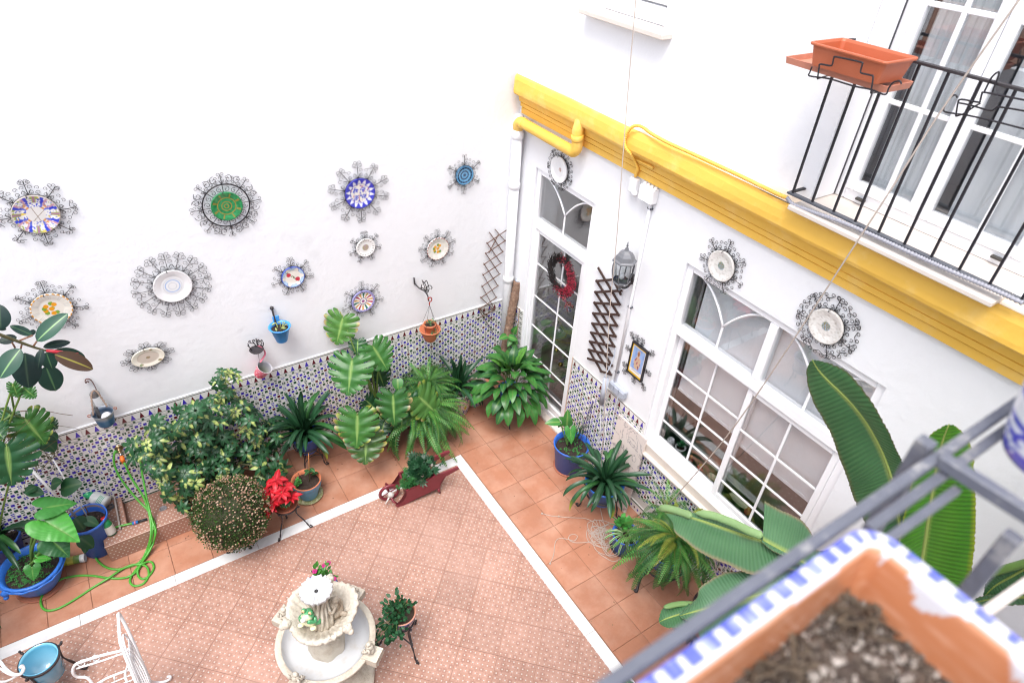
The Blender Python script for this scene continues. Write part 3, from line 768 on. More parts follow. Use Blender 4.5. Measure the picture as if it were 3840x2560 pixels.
def p_redflower(q, a):
    x, y = q * cos(a), q * sin(a)
    if q > .93: return (.06, .10, .42)
    if q > .70:
        k = (a / (2 * pi) * 6) % 1
        if abs(k - .5) < .38 - (.93 - q) * .9: return (.42, .58, .76)
        return (.06, .10, .42) if abs(k - .5) < .42 - (.93 - q) * .9 else CRM
    if hat(q, a, -.34, .25, .19) or hat(q, a, .36, -.28, .20): return (.50, .03, .06)
    if abs(x + y) < .12 and nz2(x * 9, y * 9) > -.1: return (.10, .14, .05)
    return CRM
def p_plainblue(q, a):
    if abs(q - .36) < .028: return (.36, .48, .72)
    if abs(q - .20) < .012 or abs(q - .47) < .010: return (.56, .58, .62)
    if q > .86 and (a * 9 / pi) % 1 < .06: return (.62, .61, .62)
    return (.76, .76, .77)
def p_ovalcream(q, a):
    x, y = q * cos(a), q * sin(a)
    if hat(q, a, 0, 0, .13): return (.42, .20, .14) if nz2(x * 25, y * 25) > 0 else (.16, .26, .14)
    if q > .7 and (hat(q, a, -.5, -.62, .12) or hat(q, a, .62, -.55, .12) or hat(q, a, .3, .8, .1)): return (.46, .22, .16) if nz2(x * 25, y * 25) > 0 else (.2, .3, .16)
    if q < .66: return (.56, .49, .42)
    return (.74, .70, .60)
def p_scene(q, a):
    x, y = q * cos(a), q * sin(a)
    if q < .26: return (.30, .22, .14) if nz2(x * 18, y * 18) > .1 else ((.16, .22, .12) if nz2(x * 15, y * 15, 4) > 0 else (.30, .40, .52))
    return mixc((.72, .70, .67), (.52, .49, .45), max(0, nz2(x * 6, y * 14, 2) * 2))
def p_whiteplate(q, a):
    x, y = q * cos(a), q * sin(a)
    if hat(q, a, .15, .05, .16) and nz2(x * 18, y * 18) > -.1: return (.40, .24, .20)
    return (.76, .76, .77)
EX, EY = Vector((1, 0, 0)), Vector((0, 0, 1))
PL = [  # u, v, plate semi px (a, b), surround semi px (a, b), painter, arms, detail, alt, label, kw
 (135.5, 805, 99, 67, 167, 124, p_multi, 8, 1, .88, 'large polychrome plate with blue and orange swirls in loose iron scrollwork', {}),
 (851, 774, 60, 53, 134, 112, p_green, 8, 2, 1.0, 'green glazed plate inside a wide black iron ring with scrolls', {'ring': 1}),
 (1350.6, 726, 59, 53, 120, 112, p_blueflower, 10, 1, .80, 'blue and white flower plate in a dense starry iron surround', {}),
 (1743.6, 658, 33, 35, 66, 75, p_lightblue, 6, 1, .75, 'small turquoise and black ringed plate nearest the corner, highest of all', {}),
 (1372, 929, 37, 31, 70, 52, p_smallpink, 7, 0, .72, 'small pierced white plate with a pink posy', {'scal': 14}),
 (1642.5, 933.5, 40, 40, 68, 72, p_flowers((.72, .38, .03), (.16, .30, .06), (.25, .06, .05)), 9, 1, .85, 'white plate with yellow roses and a brown dotted rim beside the hanging basket bracket', {'scal': 20}),
 (1363, 1130, 42, 40, 75, 75, p_stripes, 7, 1, .85, 'purple rimmed plate with radiating red and orange stripes above the monstera', {}),
 (1099.6, 1039.6, 45, 37, 80, 72, p_redflower, 7, 1, .72, 'plate with two red flowers and light blue scallops', {}),
 (648, 1073.5, 76, 58, 152, 122, p_plainblue, 16, 1, .88, 'plain white plate with one blue ring in the widest, densest surround', {}),
 (194, 1159, 81, 56, 150, 98, p_flowers((.72, .34, .02), (.20, .36, .05), (.62, .30, .06)), 7, 1, .72, 'scalloped plate with five yellow flowers half behind the rubber plant leaf', {'scal': 22}),
 (556, 1341, 69, 33, 98, 58, p_ovalcream, 8, 0, .8, 'flat oval cream dish with tiny red posies in a small iron surround', {'oval': 1}),
]
def jac(fn, u, v):
    a, b, c = fn(u, v), fn(u + 2, v), fn(u, v + 2); return ((b - a).cross(c - a)).length / 4
for (u, v, pa, pb, sa, sb, fn, n, k, alt, lab, kw) in PL:
    c = L(u, v, -.03); c.y = 0; J = jac(L, u, v); Rp = math.sqrt(pa * pb * J); Rs = math.sqrt(sa * sb * J)
    ov = 1.0
    if 'oval' in kw:
        w_ = abs((L(u + pa, v + pb * -.35) - L(u - pa, v - pb * -.35)).x) / 2; ov = 1.42; Rp = w_ / ov * .93; Rs = Rp * 1.62
    t = thing('wall_plate', lab, 'plate', c, group='painted plates on the courtyard walls')
    ez = Vector((0, -1, 0))
    mb = MB()
    if 'ring' in kw:
        surround(mb, c, EX, EY, ez, Rs * .68, Rs * 1.04, 8, ring_=((Rs * .68, .0055),)); 
        for i in range(8):
            a = 2 * pi * i / 8; mb.tube([c + EX * (r * cos(a)) + EY * (r * sin(a)) + ez * .013 for r in (Rp * .95, Rs * .7)], .0028, 4)
            for h in (1, -1):
                mb.tube([c + EX * x + EY * y + ez * .013 for x, y in spiral((Rs * .53 * cos(a + h * .2), Rs * .53 * sin(a + h * .2)), Rs * .09, a, 1.2, h)], .002, 4)
                mb.tube([c + EX * x + EY * y + ez * .013 for x, y in spiral((Rs * .85 * cos(a + h * .25), Rs * .85 * sin(a + h * .25)), Rs * .13, a, 1.2, h)], .002, 4)
    else:
        surround(mb, c, EX, EY, ez, Rp * .97, Rs, n, k=k, alt=alt, oval=ov, wire=.0015, stem=.0034 if n < 12 else .0026, a_off=pi / 2)
    obj('iron_surround', mb, 'iron', t, kind='stuff')
    obj('plate', plate_mb(c, EX, EY, ez, Rp, fn, scal=kw.get('scal', 0), oval=ov, rings=34, seg=110), 'plate', t)
    for a in (pi / 2 + .1, -pi / 2 + .5, -pi / 2 - .6):
        q = [c + EX * (r * cos(a) * ov) + EY * (r * sin(a)) + ez * d for r, d in ((Rp * .99, .012), (Rp * 1.02, .03 + .1 * Rp), (Rp * .93, .036 + .1 * Rp))]
        obj('plate_hook', MB().tube(q, .0028, 4), 'iron', t)
for (u, v, Rp, Rs, fn, n, lab) in ((2094, 637, .125, .20, p_whiteplate, 7, 'nearly plain white plate above the arched door'),
                                   (2702, 998, .118, .215, p_scene, 7, 'mottled white plate with a painted scene over the near corner of the wide window'),
                                   (3095, 1224.5, .120, .225, p_scene, 7, 'mottled white plate with a painted scene under the balcony')):
    c = W(u, v, -.03); c.x = 0; ey_, ez = Vector((0, -1, 0)), Vector((-1, 0, 0))
    t = thing('wall_plate', lab, 'plate', c, group='painted plates on the courtyard walls')
    mb = MB(); surround(mb, c, ey_, EY, ez, Rp * .98, Rs, n, k=1, wire=.0022, a_off=.6); obj('iron_surround', mb, 'iron', t, kind='stuff')
    obj('plate', plate_mb(c, ey_, EY, ez, Rp, fn), 'plate', t)
    for a in (pi / 2 + .1, -pi / 2 + .4, pi):
        q = [c + ey_ * (r * cos(a)) + EY * (r * sin(a)) + ez * d for r, d in ((Rp * .99, .012), (Rp * 1.02, .042), (Rp * .93, .05))]
        obj('plate_hook', MB().tube(q, .0026, 4), 'iron', t)

# ------------------------------------------------------------------ framed picture
cn = [W(u, v, -.02) for u, v in ((2380, 1273), (2439, 1320), (2410, 1429), (2351, 1382))]
y0, y1 = -2.052, -2.250; z0, z1 = 1.520, 1.868
t = thing('framed_picture', 'small religious print with yellow mount in a black frame between trellis and window', 'picture', (0, (y0 + y1) / 2, (z0 + z1) / 2))
mb = MB()
for a, b in (((y0, z0), (y0 - .010, z1)), ((y1 + .010, z0), (y1, z1))): mb.box((-.034, a[0], a[1]), (-.002, b[0], b[1]), ch=.002)
for a, b in (((y0 - .010, z0), (y1 + .010, z0 + .010)), ((y0 - .010, z1 - .010), (y1 + .010, z1))): mb.box((-.033, a[0], a[1]), (-.002, b[0], b[1]), ch=.002)
obj('picture_frame', mb, 'iron', t)
def pic(s, r):   # s 0..1 left to right, r 0..1 bottom to top
    if s < .06 or s > .94 or r < .07 or r > .93: return (.80, .48, .02)
    if s < .10 or s > .90 or r < .20 or r > .90: return (.80, .78, .74) if (abs(r - .145) > .012 and abs(r - .11) > .008) or not .2 < s < .8 else (.42, .40, .38)
    x, y = s - .5, r - .55
    if (x * 1.0) ** 2 + (y - .20) ** 2 < .013: return (.60, .42, .30) if (x ** 2 + (y - .2) ** 2) > .006 else (.30, .12, .08)
    if x ** 2 + (y - .10) ** 2 < .004: return (.62, .40, .30)
    if (x - .15) ** 2 + (y - .02) ** 2 < .004: return (.62, .42, .30)
    if abs(x) < .24 - abs(y + .12) * .55 and -.32 < y < .08: return (.58, .40, .28) if nz2(s * 9, r * 9) > -.12 else ((.16, .05, .10) if nz2(s * 14, r * 14, 3) > 0 else (.62, .22, .20))
    return mixc((.22, .34, .66), (.36, .48, .76), .5 + nz2(s * 5, r * 5))
mb = MB(); nx, nz_ = 26, 40; vs = []; cl = []
for i in range(nx + 1):
    for j in range(nz_ + 1):
        vs.append((-.020, y0 - .009 + (y1 - y0 + .018) * i / nx, z0 + .009 + (z1 - z0 - .018) * j / nz_)); cl.append(pic(i / nx, j / nz_))
mb.add(vs, [(i * (nz_ + 1) + j, (i + 1) * (nz_ + 1) + j, (i + 1) * (nz_ + 1) + j + 1, i * (nz_ + 1) + j + 1) for i in range(nx) for j in range(nz_)], 0, cl)
obj('print', mb, mat('glossy_print', None, .15, coat=.6), t)
mb = MB(); cy, cz = (y0 + y1) / 2, (z0 + z1) / 2
for (yy_, zz_, ang) in ((y0, z1, 2.3), (y0, cz + .05, pi), (y0, z0 + .05, 3.5), (y0, z0, 4.0), (cy, z0, 4.71), (y1, z0, 5.4), (y1, cz - .03, 0), (y1, z1 - .02, .7), (cy, z1, 1.57), (y0 - .05, z1, 1.9)):
    for si, st in enumerate(scroll_arm(0, .085, .024, 1, .030)):
        P_ = [Vector((-.012, yy_ + (-(x * cos(ang) - y * sin(ang))), zz_ + (x * sin(ang) + y * cos(ang)))) for x, y in st]
        mb.tube(P_, .0032 if si == 0 else .0021, 4, cap=False)
obj('iron_surround', mb, 'iron', t, kind='stuff')

# ================================================================== pipes, boxes, conduit and lamp on the right wall
def pipe(mb, pts, r, n=14, **k): return mb.tube(pts, r, n, **k)
a, b = W(1954, 455, -.085), W(1912, 1100, -.085)
px, py = -.085, -.10
zt = hit(1956, 452, 0, -.085).z
t = thing('downpipe', 'white plastic downpipe in the corner with yellow painted upper bends', 'downpipe', (px, py, 0))
obj('pipe', pipe(MB(), [(px, py, .02), (px, py, 3.17)], .052), 'pvc', t)
mb = MB()
for z in (3.14, 2.62, 1.5): mb.tube([(px, py, z - .06), (px, py, z - .055), (px, py, z + .005), (px, py, z + .01)], [.052, .060, .060, .054], 14)
obj('socket', mb, 'pvc', t)
e0 = Vector((px, py, 3.165)); ph = 3.235
q = W(2150, 515, -.10)
pts = [e0, e0 + Vector((0, 0, .03))] + [Vector((px - .006, py - .065 + .065 * cos(t_), 3.195 + .065 * sin(t_))) for t_ in [i * pi / 2 / 6 for i in range(1, 7)]]
ye = W(2165, 500, -.12).y
pts += [Vector((-.100, ye + .07, 3.262))] + [Vector((-.106, ye + .07 - .07 * sin(t_), 3.332 - .07 * cos(t_))) for t_ in [i * pi / 2 / 6 for i in range(1, 7)]] + [Vector((-.112, ye - .002, 3.40)), Vector((-.120, ye - .002, 3.47)), Vector((-.105, ye, 3.53)), Vector((-.06, ye, 3.56))]
obj('painted_bend', pipe(MB(), pts, .050), 'ochre', t)
mb = MB(); mb.tube([Vector((-.109, ye - .001, 3.385)), Vector((-.111, ye - .001, 3.39)), Vector((-.115, ye - .001, 3.43)), Vector((-.116, ye - .001, 3.435))], [.052, .057, .057, .052], 14)
mb.tube([(-.0925, py - .075, 3.26), (-.093, py - .08, 3.26), (-.095, py - .11, 3.26), (-.095, py - .115, 3.26)], [.051, .055, .055, .051], 14)
obj('collar', mb, 'ochre', t)
# yellow corrugated conduit climbing over the cornice and along its ledge
kp = [(1430, 1030), (1442, 990), (1448, 960), (1420, 890), (1385, 830), (1345, 780), (1328, 720), (1345, 650), (1385, 590), (1440, 566), (1500, 585), (1575, 640), (1700, 710), (1850, 780), (2020, 855), (2352, 1010)]
dx_ = [-.04, -.05, -.06, -.085, -.13, -.16, -.165, -.16, -.155, -.10, -.06, -.045, -.04, -.035, -.03, -.03]
P3 = [W(1800 + a_ * .40816, 240 + b_ * .40816, x) for (a_, b_), x in list(zip(kp, dx_))[:9]] + [F(1800 + a_ * .40816, 240 + b_ * .40816, z_) for (a_, b_), z_ in zip(kp[9:], (3.735, 3.73, 3.722, 3.72, 3.72, 3.72, 3.72))] + [F(2880 + 60 * .40816, 600 + 300 * .40816, 3.72), F(2880 + 185 * .40816, 600 + 350 * .40816, 3.73)]
P_, R_ = corr(cr(P3, 14), .0125)
t = thing('yellow_conduit', 'yellow painted corrugated conduit looping over the cornice', 'conduit', P3[0])
obj('hose', MB().tube(P_, R_, 7), 'ochre', t)
P3 = [W(1800 + a_ * .40816, 240 + b_ * .40816, x) for a_, b_, x in ((1400, 860, -.075), (1480, 900, -.08), (1560, 940, -.085), (1590, 960, -.085))]
obj('pipe_stub', MB().tube(P3, [.009, .009, .013, .012], 8), 'ochre', t)
t = thing('junction_box', 'two white junction boxes under the cornice with a conduit below', 'junction box', W(2420, 710))
c1, c2 = W(2388, 695), W(2443, 722)
obj('small_box', MB().box((-.055, c1.y - .042, c1.z - .055), (-.001, c1.y + .042, c1.z + .07), ch=.008), 'pvc', t)
obj('large_box', MB().box((-.075, c2.y - .085, c2.z - .065), (-.001, c2.y + .073, c2.z + .06), ch=.008), 'pvc', t)
g = MB()
for i in range(4): g.lathe([(.0, .022), (.012, .02), (.016, 0)], 10, (-.04, c2.y + .05 - i * .04, c2.z + .06))
obj('gland', g, 'pvc', t, kind='stuff')
p0 = W(1800 + 1420 * .40816, 240 + 1190 * .40816, -.05)
obj('photocell', MB().ball(p0, .030, 12, sc=(.8, 1, .8)), 'pvc', t)
pa, pb = W(2437, 758, -.02), W(2309, 1432, -.02)
pb.y = pa.y = (pa.y * .5 + pb.y * .5)
t = thing('wall_conduit', 'thin white conduit pipe running down the wall past the lantern', 'conduit', pb)
obj('pipe', MB().tube([pa, pb], .014, 8), 'pvc', t)
for zz in (pa.z - .05, pa.z - 1.0, pb.z + .12): obj('clip', MB().tube([(-.036, pa.y, zz), (-.002, pa.y - .02, zz)], .004, 5).box((-.03, pa.y - .02, zz - .007), (-.001, pa.y + .02, zz + .007)), 'rail', t)
# lantern
ly, lx = -1.895, -.155; zb = 2.40
t = thing('wall_lantern', 'grey six sided wall lantern with clear glass on a curled bracket', 'lantern', (0, ly, 2.4))
M['lant'] = mat('lantern_metal', (.17, .175, .19), .45, metal=.3, nz=(30, .2)); M['lantg'] = glass_mat('lantern_glass', (.80, .83, .84), 3.0)
hx = lambda r, z, k: Vector((lx + r * cos(k * pi / 3 + .5), ly + r * sin(k * pi / 3 + .5), z))
mb = MB(); vs = []; levels = [(.0, 2.775), (.012, 2.772), (.022, 2.745), (.055, 2.725), (.075, 2.70), (.088, 2.665), (.105, 2.655), (.107, 2.645), (.085, 2.643)]
for r, z in levels: vs += [hx(r, z, k) for k in range(6)]
mb.add(vs, [(i * 6 + k, i * 6 + (k + 1) % 6, (i + 1) * 6 + (k + 1) % 6, (i + 1) * 6 + k) for i in range(len(levels) - 1) for k in range(6)])
mb.lathe([(0, 2.83), (.004, 2.82), (.006, 2.80), (.011, 2.79), (.004, 2.78), (.008, 2.77)], 8, (lx, ly, 0)); obj('roof', mb, 'lant', t)
sd = [(.083, 2.643), (.090, 2.60), (.089, 2.55), (.078, 2.49), (.066, 2.455)]
for k in range(6): obj('bar', MB().tube([hx(r + .002, z, k) for r, z in sd], .0055, 5), 'lant', t)
vs = []
for r, z in sd: vs += [hx(r - .003, z, k) for k in range(6)]
obj('glass', MB().add(vs, [(i * 6 + k, i * 6 + (k + 1) % 6, (i + 1) * 6 + (k + 1) % 6, (i + 1) * 6 + k) for i in range(4) for k in range(6)]), 'lantg', t)
vs = []; lv = [(.080, 2.462), (.084, 2.448), (.05, 2.43), (.03, 2.405), (.018, 2.39), (.010, 2.375), (.016, 2.365), (.0, 2.35)]
for r, z in lv: vs += [hx(r, z, k) for k in range(6)]
obj('base', MB().add(vs, [(i * 6 + k, i * 6 + (k + 1) % 6, (i + 1) * 6 + (k + 1) % 6, (i + 1) * 6 + k) for i in range(7) for k in range(6)]), 'lant', t)
obj('bulb', MB().ball((lx, ly, 2.50), .024, 10, sc=(1, 1, 1.5)), 'pvc', t)
obj('bracket', MB().tube(cr([(lx, ly, 2.40), (lx + .05, ly, 2.365), (lx + .10, ly, 2.37), (-.02, ly, 2.42)], 6), .011, 8).lathe([(0, .0), (.03, .0), (.035, -.02), (.0, -.02)], 12, (-.012, ly, 2.43), axis=(1, 0, 0)).ball((-.02, ly, 2.43), .035, 10, sc=(.5, .8, 1.6)), 'iron2', t)
# thin white cable from the box to the lamp
# expanding wooden trellis
Lp = [(755, 345), (745, 438), (737, 528), (727, 616), (719, 702), (709, 778), (699, 852), (690, 922), (684, 995)]
Rp_ = [(900, 331), (962, 425), (948, 540), (940, 628), (926, 718), (914, 808), (903, 892), (886, 968), (882, 1052)]
c6 = lambda p, x: W(1900 + p[0] * .4464, 900 + p[1] * .4464, x)
t = thing('wooden_trellis', 'dark brown expanding wooden trellis left of the conduit and lantern', 'trellis', c6((800, 700), 0))
def slat(a, b, x, par, w=.011, d=.005, m='wood'):
    a, b = Vector(a), Vector(b); dr = (b - a).normalized(); a = a - dr * .012; b = b + dr * .012; ax = Vector((1, 0, 0)) if abs(dr.x) < .5 else Vector((0, 1, 0))
    sd_ = dr.cross(ax).normalized(); nn = dr.cross(sd_).normalized(); vs = []
    for p in (a, b):
        for s1, s2 in ((-1, -1), (1, -1), (1, 1), (-1, 1)): vs.append(p + sd_ * (w * s1) + nn * (d * s2))
    obj('slat', MB().add(vs, [(0, 1, 2, 3), (7, 6, 5, 4), (0, 4, 5, 1), (1, 5, 6, 2), (2, 6, 7, 3), (3, 7, 4, 0)]), m, par)
for a_, b_ in zip(Lp, Rp_): slat(c6(a_, -.024), c6(b_, -.024), 0, t)
slat(c6((790, 1100), -.024), c6((872, 1128), -.024), 0, t)
slat(c6((772, 240), -.012), c6((948, 540), -.012), 0, t)
RB = Rp_ + [(876, 1128)]
for i in range(len(Lp)):
    if i + 3 < len(RB): slat(c6(Lp[i], -.012), c6(RB[i + 3], -.012), 0, t)
slat(c6((895, 331), -.012), c6((955, 452), -.012), 0, t); slat(c6((690, 922), -.012), c6((796, 1102), -.012), 0, t)
# grey weatherproof switch box and cylinder
t = thing('socket_box', 'grey triple weatherproof switch box at the top of the dado', 'socket box', W(2320, 1475))
a8 = lambda p, x: W(1800 + p[0] * .40816, 1100 + p[1] * .40816, x)
ca = a8((1205, 850), -.05); cb = a8((1310, 935), -.05)
M['gplas'] = mat('light_grey_plastic', (.40, .43, .50), .4)
yl, yr = ca.y + .03, cb.y - .02; zz = (ca.z + cb.z) / 2
obj('box', MB().box((-.05, yr, zz - .045), (-.001, yl, zz + .045), ch=.008), 'gplas', t)
for i in range(3):
    w_ = (yl - yr) / 3; obj('cover', MB().box((-.064, yl - w_ * (i + 1) + .003, zz - .038), (-.0505, yl - w_ * i - .003, zz + .036), ch=.005), 'gplas', t)
cu = a8((1160, 780), -.13); cd_ = a8((1160, 1055), -.13)
t = thing('floodlight_tube', 'grey cylinder hanging by its cable beside the switch box', 'floodlight', cu)
obj('tube', MB().tube([Vector((-.13, cu.y, cu.z)), Vector((-.13, cu.y, cd_.z))], .028, 12), 'gplas', t)
obj('cable', MB().tube(cr([a8(p, x) for p, x in (((1245, 500), -.02), ((1225, 600), -.05), ((1180, 700), -.10), ((1155, 745), -.13), ((1160, 780), -.13))], 6), .005, 6), 'gplas', t)
obj('cable', MB().tube(cr([a8(p, x) for p, x in (((1175, 1055), -.13), ((1215, 1050), -.10), ((1255, 1000), -.08), ((1268, 950), -.07))], 6), .005, 6), 'gplas', t)
t = thing('loose_cable', 'thin white cables dangling below the switch box', 'cable', a8((1200, 1300), 0))
for kp in (((1265, 960), (1240, 1060), (1215, 1180), (1200, 1330)), ((1140, 830), (1128, 900), (1110, 1000), (1105, 1290)), ((1150, 1060), (1160, 1150), (1150, 1300), (1140, 1420))):
    obj('cable', MB().tube(cr([a8(p, -.03) for p in kp], 6), .0045, 5), 'pvc', t)

# ================================================================== things hung on the left wall
t4 = lambda a_, b_, y: L(a_ * .40816, 1100 + b_ * .40816, y)
t5 = lambda a_, b_, y: L(960 + a_ * .40816, 1100 + b_ * .40816, y)
t2 = lambda a_, b_, y: L(960 + a_ * .40816, 560 + b_ * .40816, y)
# pulley with bucket
t = thing('pulley', 'rusty iron scroll bracket with pulley wheel and rope on the left wall', 'pulley', t4(870, 925, 0))
obj('bracket', MB().tube(cr([t4(a_, b_, -.02) for a_, b_ in ((815, 815), (800, 808), (790, 822), (782, 808), (788, 790), (815, 785), (840, 800), (865, 840), (890, 890), (930, 960), (980, 1030), (1020, 1085), (1065, 1170))], 5), .007, 6, flat=.5), mat('rusty_iron', (.10, .035, .025), .8, nz=(40, .3)), t)
c = t4(870, 925, -.07)
obj('wheel', MB().lathe([(.0, -.012), (.035, -.012), (.038, -.006), (.030, 0), (.038, .006), (.035, .012), (0, .012)], 18, c, axis=(.3, -1, .1)), mat('galvanised', (.34, .35, .37), .35, metal=.8), t)
def twist_rope(pts, r, par, m):
    a = MB()
    for ph_ in (0, pi):
        P2 = []
        for i, p in enumerate(pts): P2.append(p + Vector((cos(i * .9 + ph_), .3, sin(i * .9 + ph_))) * r * .5)
        a.tube(P2, r * .62, 5)
    return obj('rope', a, m, par)
M['rope'] = mat('twisted_rope', (.34, .25, .20), .9, nz=(60, .3), bump=(80, .5))
M['cord'] = mat('beige_cord', (.46, .39, .34), .85, nz=(50, .12))
bc = t4(940, 1090, -.12)
twist_rope(cr([t4(858, 1120, -.14), t4(848, 1040, -.13), t4(838, 950, -.10), t4(848, 905, -.09), t4(872, 892, -.08), t4(900, 912, -.09), t4(940, 970, -.10), t4(985, 1040, -.12)], 9), .008, t, 'rope')
t = thing('hanging_bucket', 'small zinc bucket holding a white ball and brush, hung from the pulley rope', 'bucket', bc)
zc = bc.z; Rb = .085
GZ, BP = (.36, .39, .42), (.06, .17, .32)
obj('bucket', MB().lathe([(0, -.125), (.060, -.13), (.063, -.125), (.072, -.06), (.078, -.02), (Rb, .0), (Rb + .003, .004), (Rb - .002, .004), (.072, -.03), (.058, -.118), (0, -.118)], 26, bc, col=[GZ, GZ, BP, BP, GZ, GZ, GZ, (.28, .3, .33), (.05, .1, .18), GZ, GZ]), mat('zinc', None, .4, metal=.5), t)
obj('ball', MB().ball(bc + Vector((.02, -.01, -.055)), .045, 12), 'pvc', t)
obj('brush', MB().tube([bc + Vector((-.03, 0, -.08)), bc + Vector((-.035, .02, .05))], .016, 8, col=(.06, .06, .065)).tube([bc + Vector((-.035, .02, .05)), bc + Vector((-.04, .03, .13))], .008, 6, col=(.6, .62, .6)), 'vc', t)
for s in (-1, 1): obj('ear', MB().tube([bc + Vector((s * (Rb + .012 + .012 * cos(q)), 0, .012 * sin(q))) for q in [i * pi / 4 for i in range(8)]], .004, 5, closed=True), 'clayd', t)
# black bracket and blue pot
def pot(name, c, h, r0, r1, m, rim=.006, rimh=.02, par=None, soil=True, n=32, rimr=None, wall=.006, m2=None):
    """c = centre of base; r0 base radius, r1 top radius"""
    c = Vector(c); rr = rimr or r1 * 1.05
    p = [(0, 0), (r0 * .94, 0), (r0, .005), (r1, h - rimh), (rr, h - rimh + .002), (rr + rim * .3, h - rimh * .5), (rr, h), (rr - wall, h + .001), (r1 - wall * 1.6, h - rimh), (r1 * .93 - wall, h - .12 * h - rimh)]
    o = obj(name, MB().lathe(p, n, c), m, par)
    if soil:
        zz = h - .12 * h - rimh; s = MB(); R_ = r1 * .94 - wall; vs = [c + Vector((0, 0, zz))]
        for i in range(1, 7):
            for j in range(20): vs.append(c + Vector((R_ * i / 6 * cos(j * pi / 10), R_ * i / 6 * sin(j * pi / 10), zz + .10 * h * .3 * noise.noise(Vector((i * 1.3, j * .9, c.x * 9))))))
        s.add(vs, [(0, 1 + j, 1 + (j + 1) % 20) for j in range(20)] + [(1 + (i - 1) * 20 + j, 1 + i * 20 + j, 1 + i * 20 + (j + 1) % 20, 1 + (i - 1) * 20 + (j + 1) % 20) for i in range(1, 6) for j in range(20)])
        obj('soil', s, 'soil', par)
    return o
c = t5(215, 300, -.13)
t = thing('hanging_pot', 'sky blue plastic pot with wilted seedlings on a black wall bracket', 'flower pot', c)
base = c - Vector((0, 0, .165))
M['bluel'] = mat('sky_blue_plastic', (.06, .30, .72), .45, nz=(8, .1))
pot('pot', base, .165, .052, .088, 'bluel', par=t, rimr=.10, rimh=.012)
obj('hanger_tab', MB().box((c.x - .03, c.y + .085, c.z - .01), (c.x + .03, c.y + .098, c.z + .06), ch=.01), 'bluel', t)
for i in range(9):
    a = R(0, 6.28); obj('sprout', MB().tube(cr([c + Vector((.03 * cos(a), .03 * sin(a), -.03)), c + Vector((.05 * cos(a), .05 * sin(a), .01)), c + Vector((.08 * cos(a + .4), .07 * sin(a + .4), -.005))], 4), [.003] * 5 + [.006, .008, .004, .001], 4), mat('wilted', (.34, .38, .12), .7) if i == 0 else bpy.data.materials['wilted'], t)
b0, b1 = t5(145, 135, -.02), t5(172, 240, -.04)
t = thing('pot_bracket', 'black iron wall bracket carrying the sky blue pot', 'bracket', b0)
obj('strap', MB().tube(cr([b0, t5(158, 185, -.03), b1, b1 - Vector((0, .02, .05))], 5), .017, 8, flat=.5), 'iron2', t)
obj('knob', MB().ball(b0, .019, 10), 'iron2', t)
# black candle bracket with pink polka dot bucket
s_ = 240 / 1882
tp = lambda a_, b_, y: L(880 + a_ * s_, 1240 + b_ * s_, y)
t = thing('candle_bracket', 'black iron wall sconce with curled arms above the pink bucket', 'sconce', tp(650, 450, 0))
cc = tp(645, 560, -.11)
obj('dish', MB().lathe([(0, -.03), (.03, -.028), (.055, -.01), (.066, .006), (.062, .008), (.04, -.008), (0, -.012)], 20, cc), 'iron2', t)
obj('back_strap', MB().tube([tp(630, 240, -.015), tp(650, 330, -.02), tp(690, 440, -.03), tp(700, 520, -.06)], [.012, .018, .018, .012], 8, flat=.4), 'iron2', t)
for kp in (((500, 570), (430, 480), (375, 430)), ((790, 510), (840, 430), (850, 370), (830, 330)), ((500, 570), (420, 460), (400, 400), (385, 375)), ((640, 480), (610, 420), (560, 370), (470, 360), (410, 330), (440, 295), (465, 315), (445, 330)), ((640, 470), (560, 350), (520, 300), (555, 265), (590, 290), (560, 300)), ((810, 380), (765, 310), (790, 265), (815, 300), (790, 305)), ((700, 330), (730, 300), (700, 262), (670, 290), (695, 300)), ((820, 440), (770, 430), (770, 395), (800, 410))):
    obj('scroll', MB().tube(cr([tp(x, y, -.09) for x, y in kp], 4), .0042, 5), 'iron2', t)
pc = tp(890, 1060, -.13); ax = Vector((.42, -.35, .80)).normalized()
t = thing('polka_bucket', 'small tilted pink bucket with white dots hanging from the sconce', 'bucket', pc)
M['pink'] = mat('pink_enamel', None, .3)
def dots(a, i): return 0
mb = MB(); Hh = .125; n = 40; rows = 14; vs = []; cl = []
q_ = Vector((0, 0, 1)).rotation_difference(ax); b0_ = pc - ax * Hh
for i in range(rows + 1):
    r = .052 + (.072 - .052) * i / rows
    for j in range(n):
        a = 2 * pi * j / n; vs.append(b0_ + q_ @ Vector((r * cos(a), r * sin(a), Hh * i / rows)))
        cl.append((.8, .78, .78) if (i % 4 == 2 and (j + (i // 4) * 2) % 4 == 0) else mixc((.58, .06, .10), (.66, .20, .26), i / rows))
mb.add(vs, [(i * n + j, i * n + (j + 1) % n, (i + 1) * n + (j + 1) % n, (i + 1) * n + j) for i in range(rows) for j in range(n)], 0, cl)
mb.lathe([(0, .001), (.052, 0)], n, b0_, col=(.5, .05, .09), axis=ax); obj('bucket', mb, 'pink', t)
obj('inner', MB().lathe([(.074, Hh), (.071, Hh + .002), (.066, Hh - .02), (.050, .006), (0, .006)], 30, b0_, col=[(.55, .5, .52), (.5, .48, .5), (.34, .33, .36), (.15, .17, .10), (.12, .15, .06)], axis=ax), 'vc', t)
obj('handle', MB().tube(cr([tp(745, 930, -.16), tp(820, 820, -.14), tp(890, 700, -.12), tp(880, 600, -.11), tp(800, 500, -.10), tp(680, 440, -.08)], 6), .011, 6, col=(.55, .14, .20), flat=.25), 'vc', t)
obj('handle', MB().tube([tp(745, 930, -.16), tp(710, 800, -.13), tp(695, 660, -.11)], .003, 5, col=(.35, .3, .32)), 'vc', t)
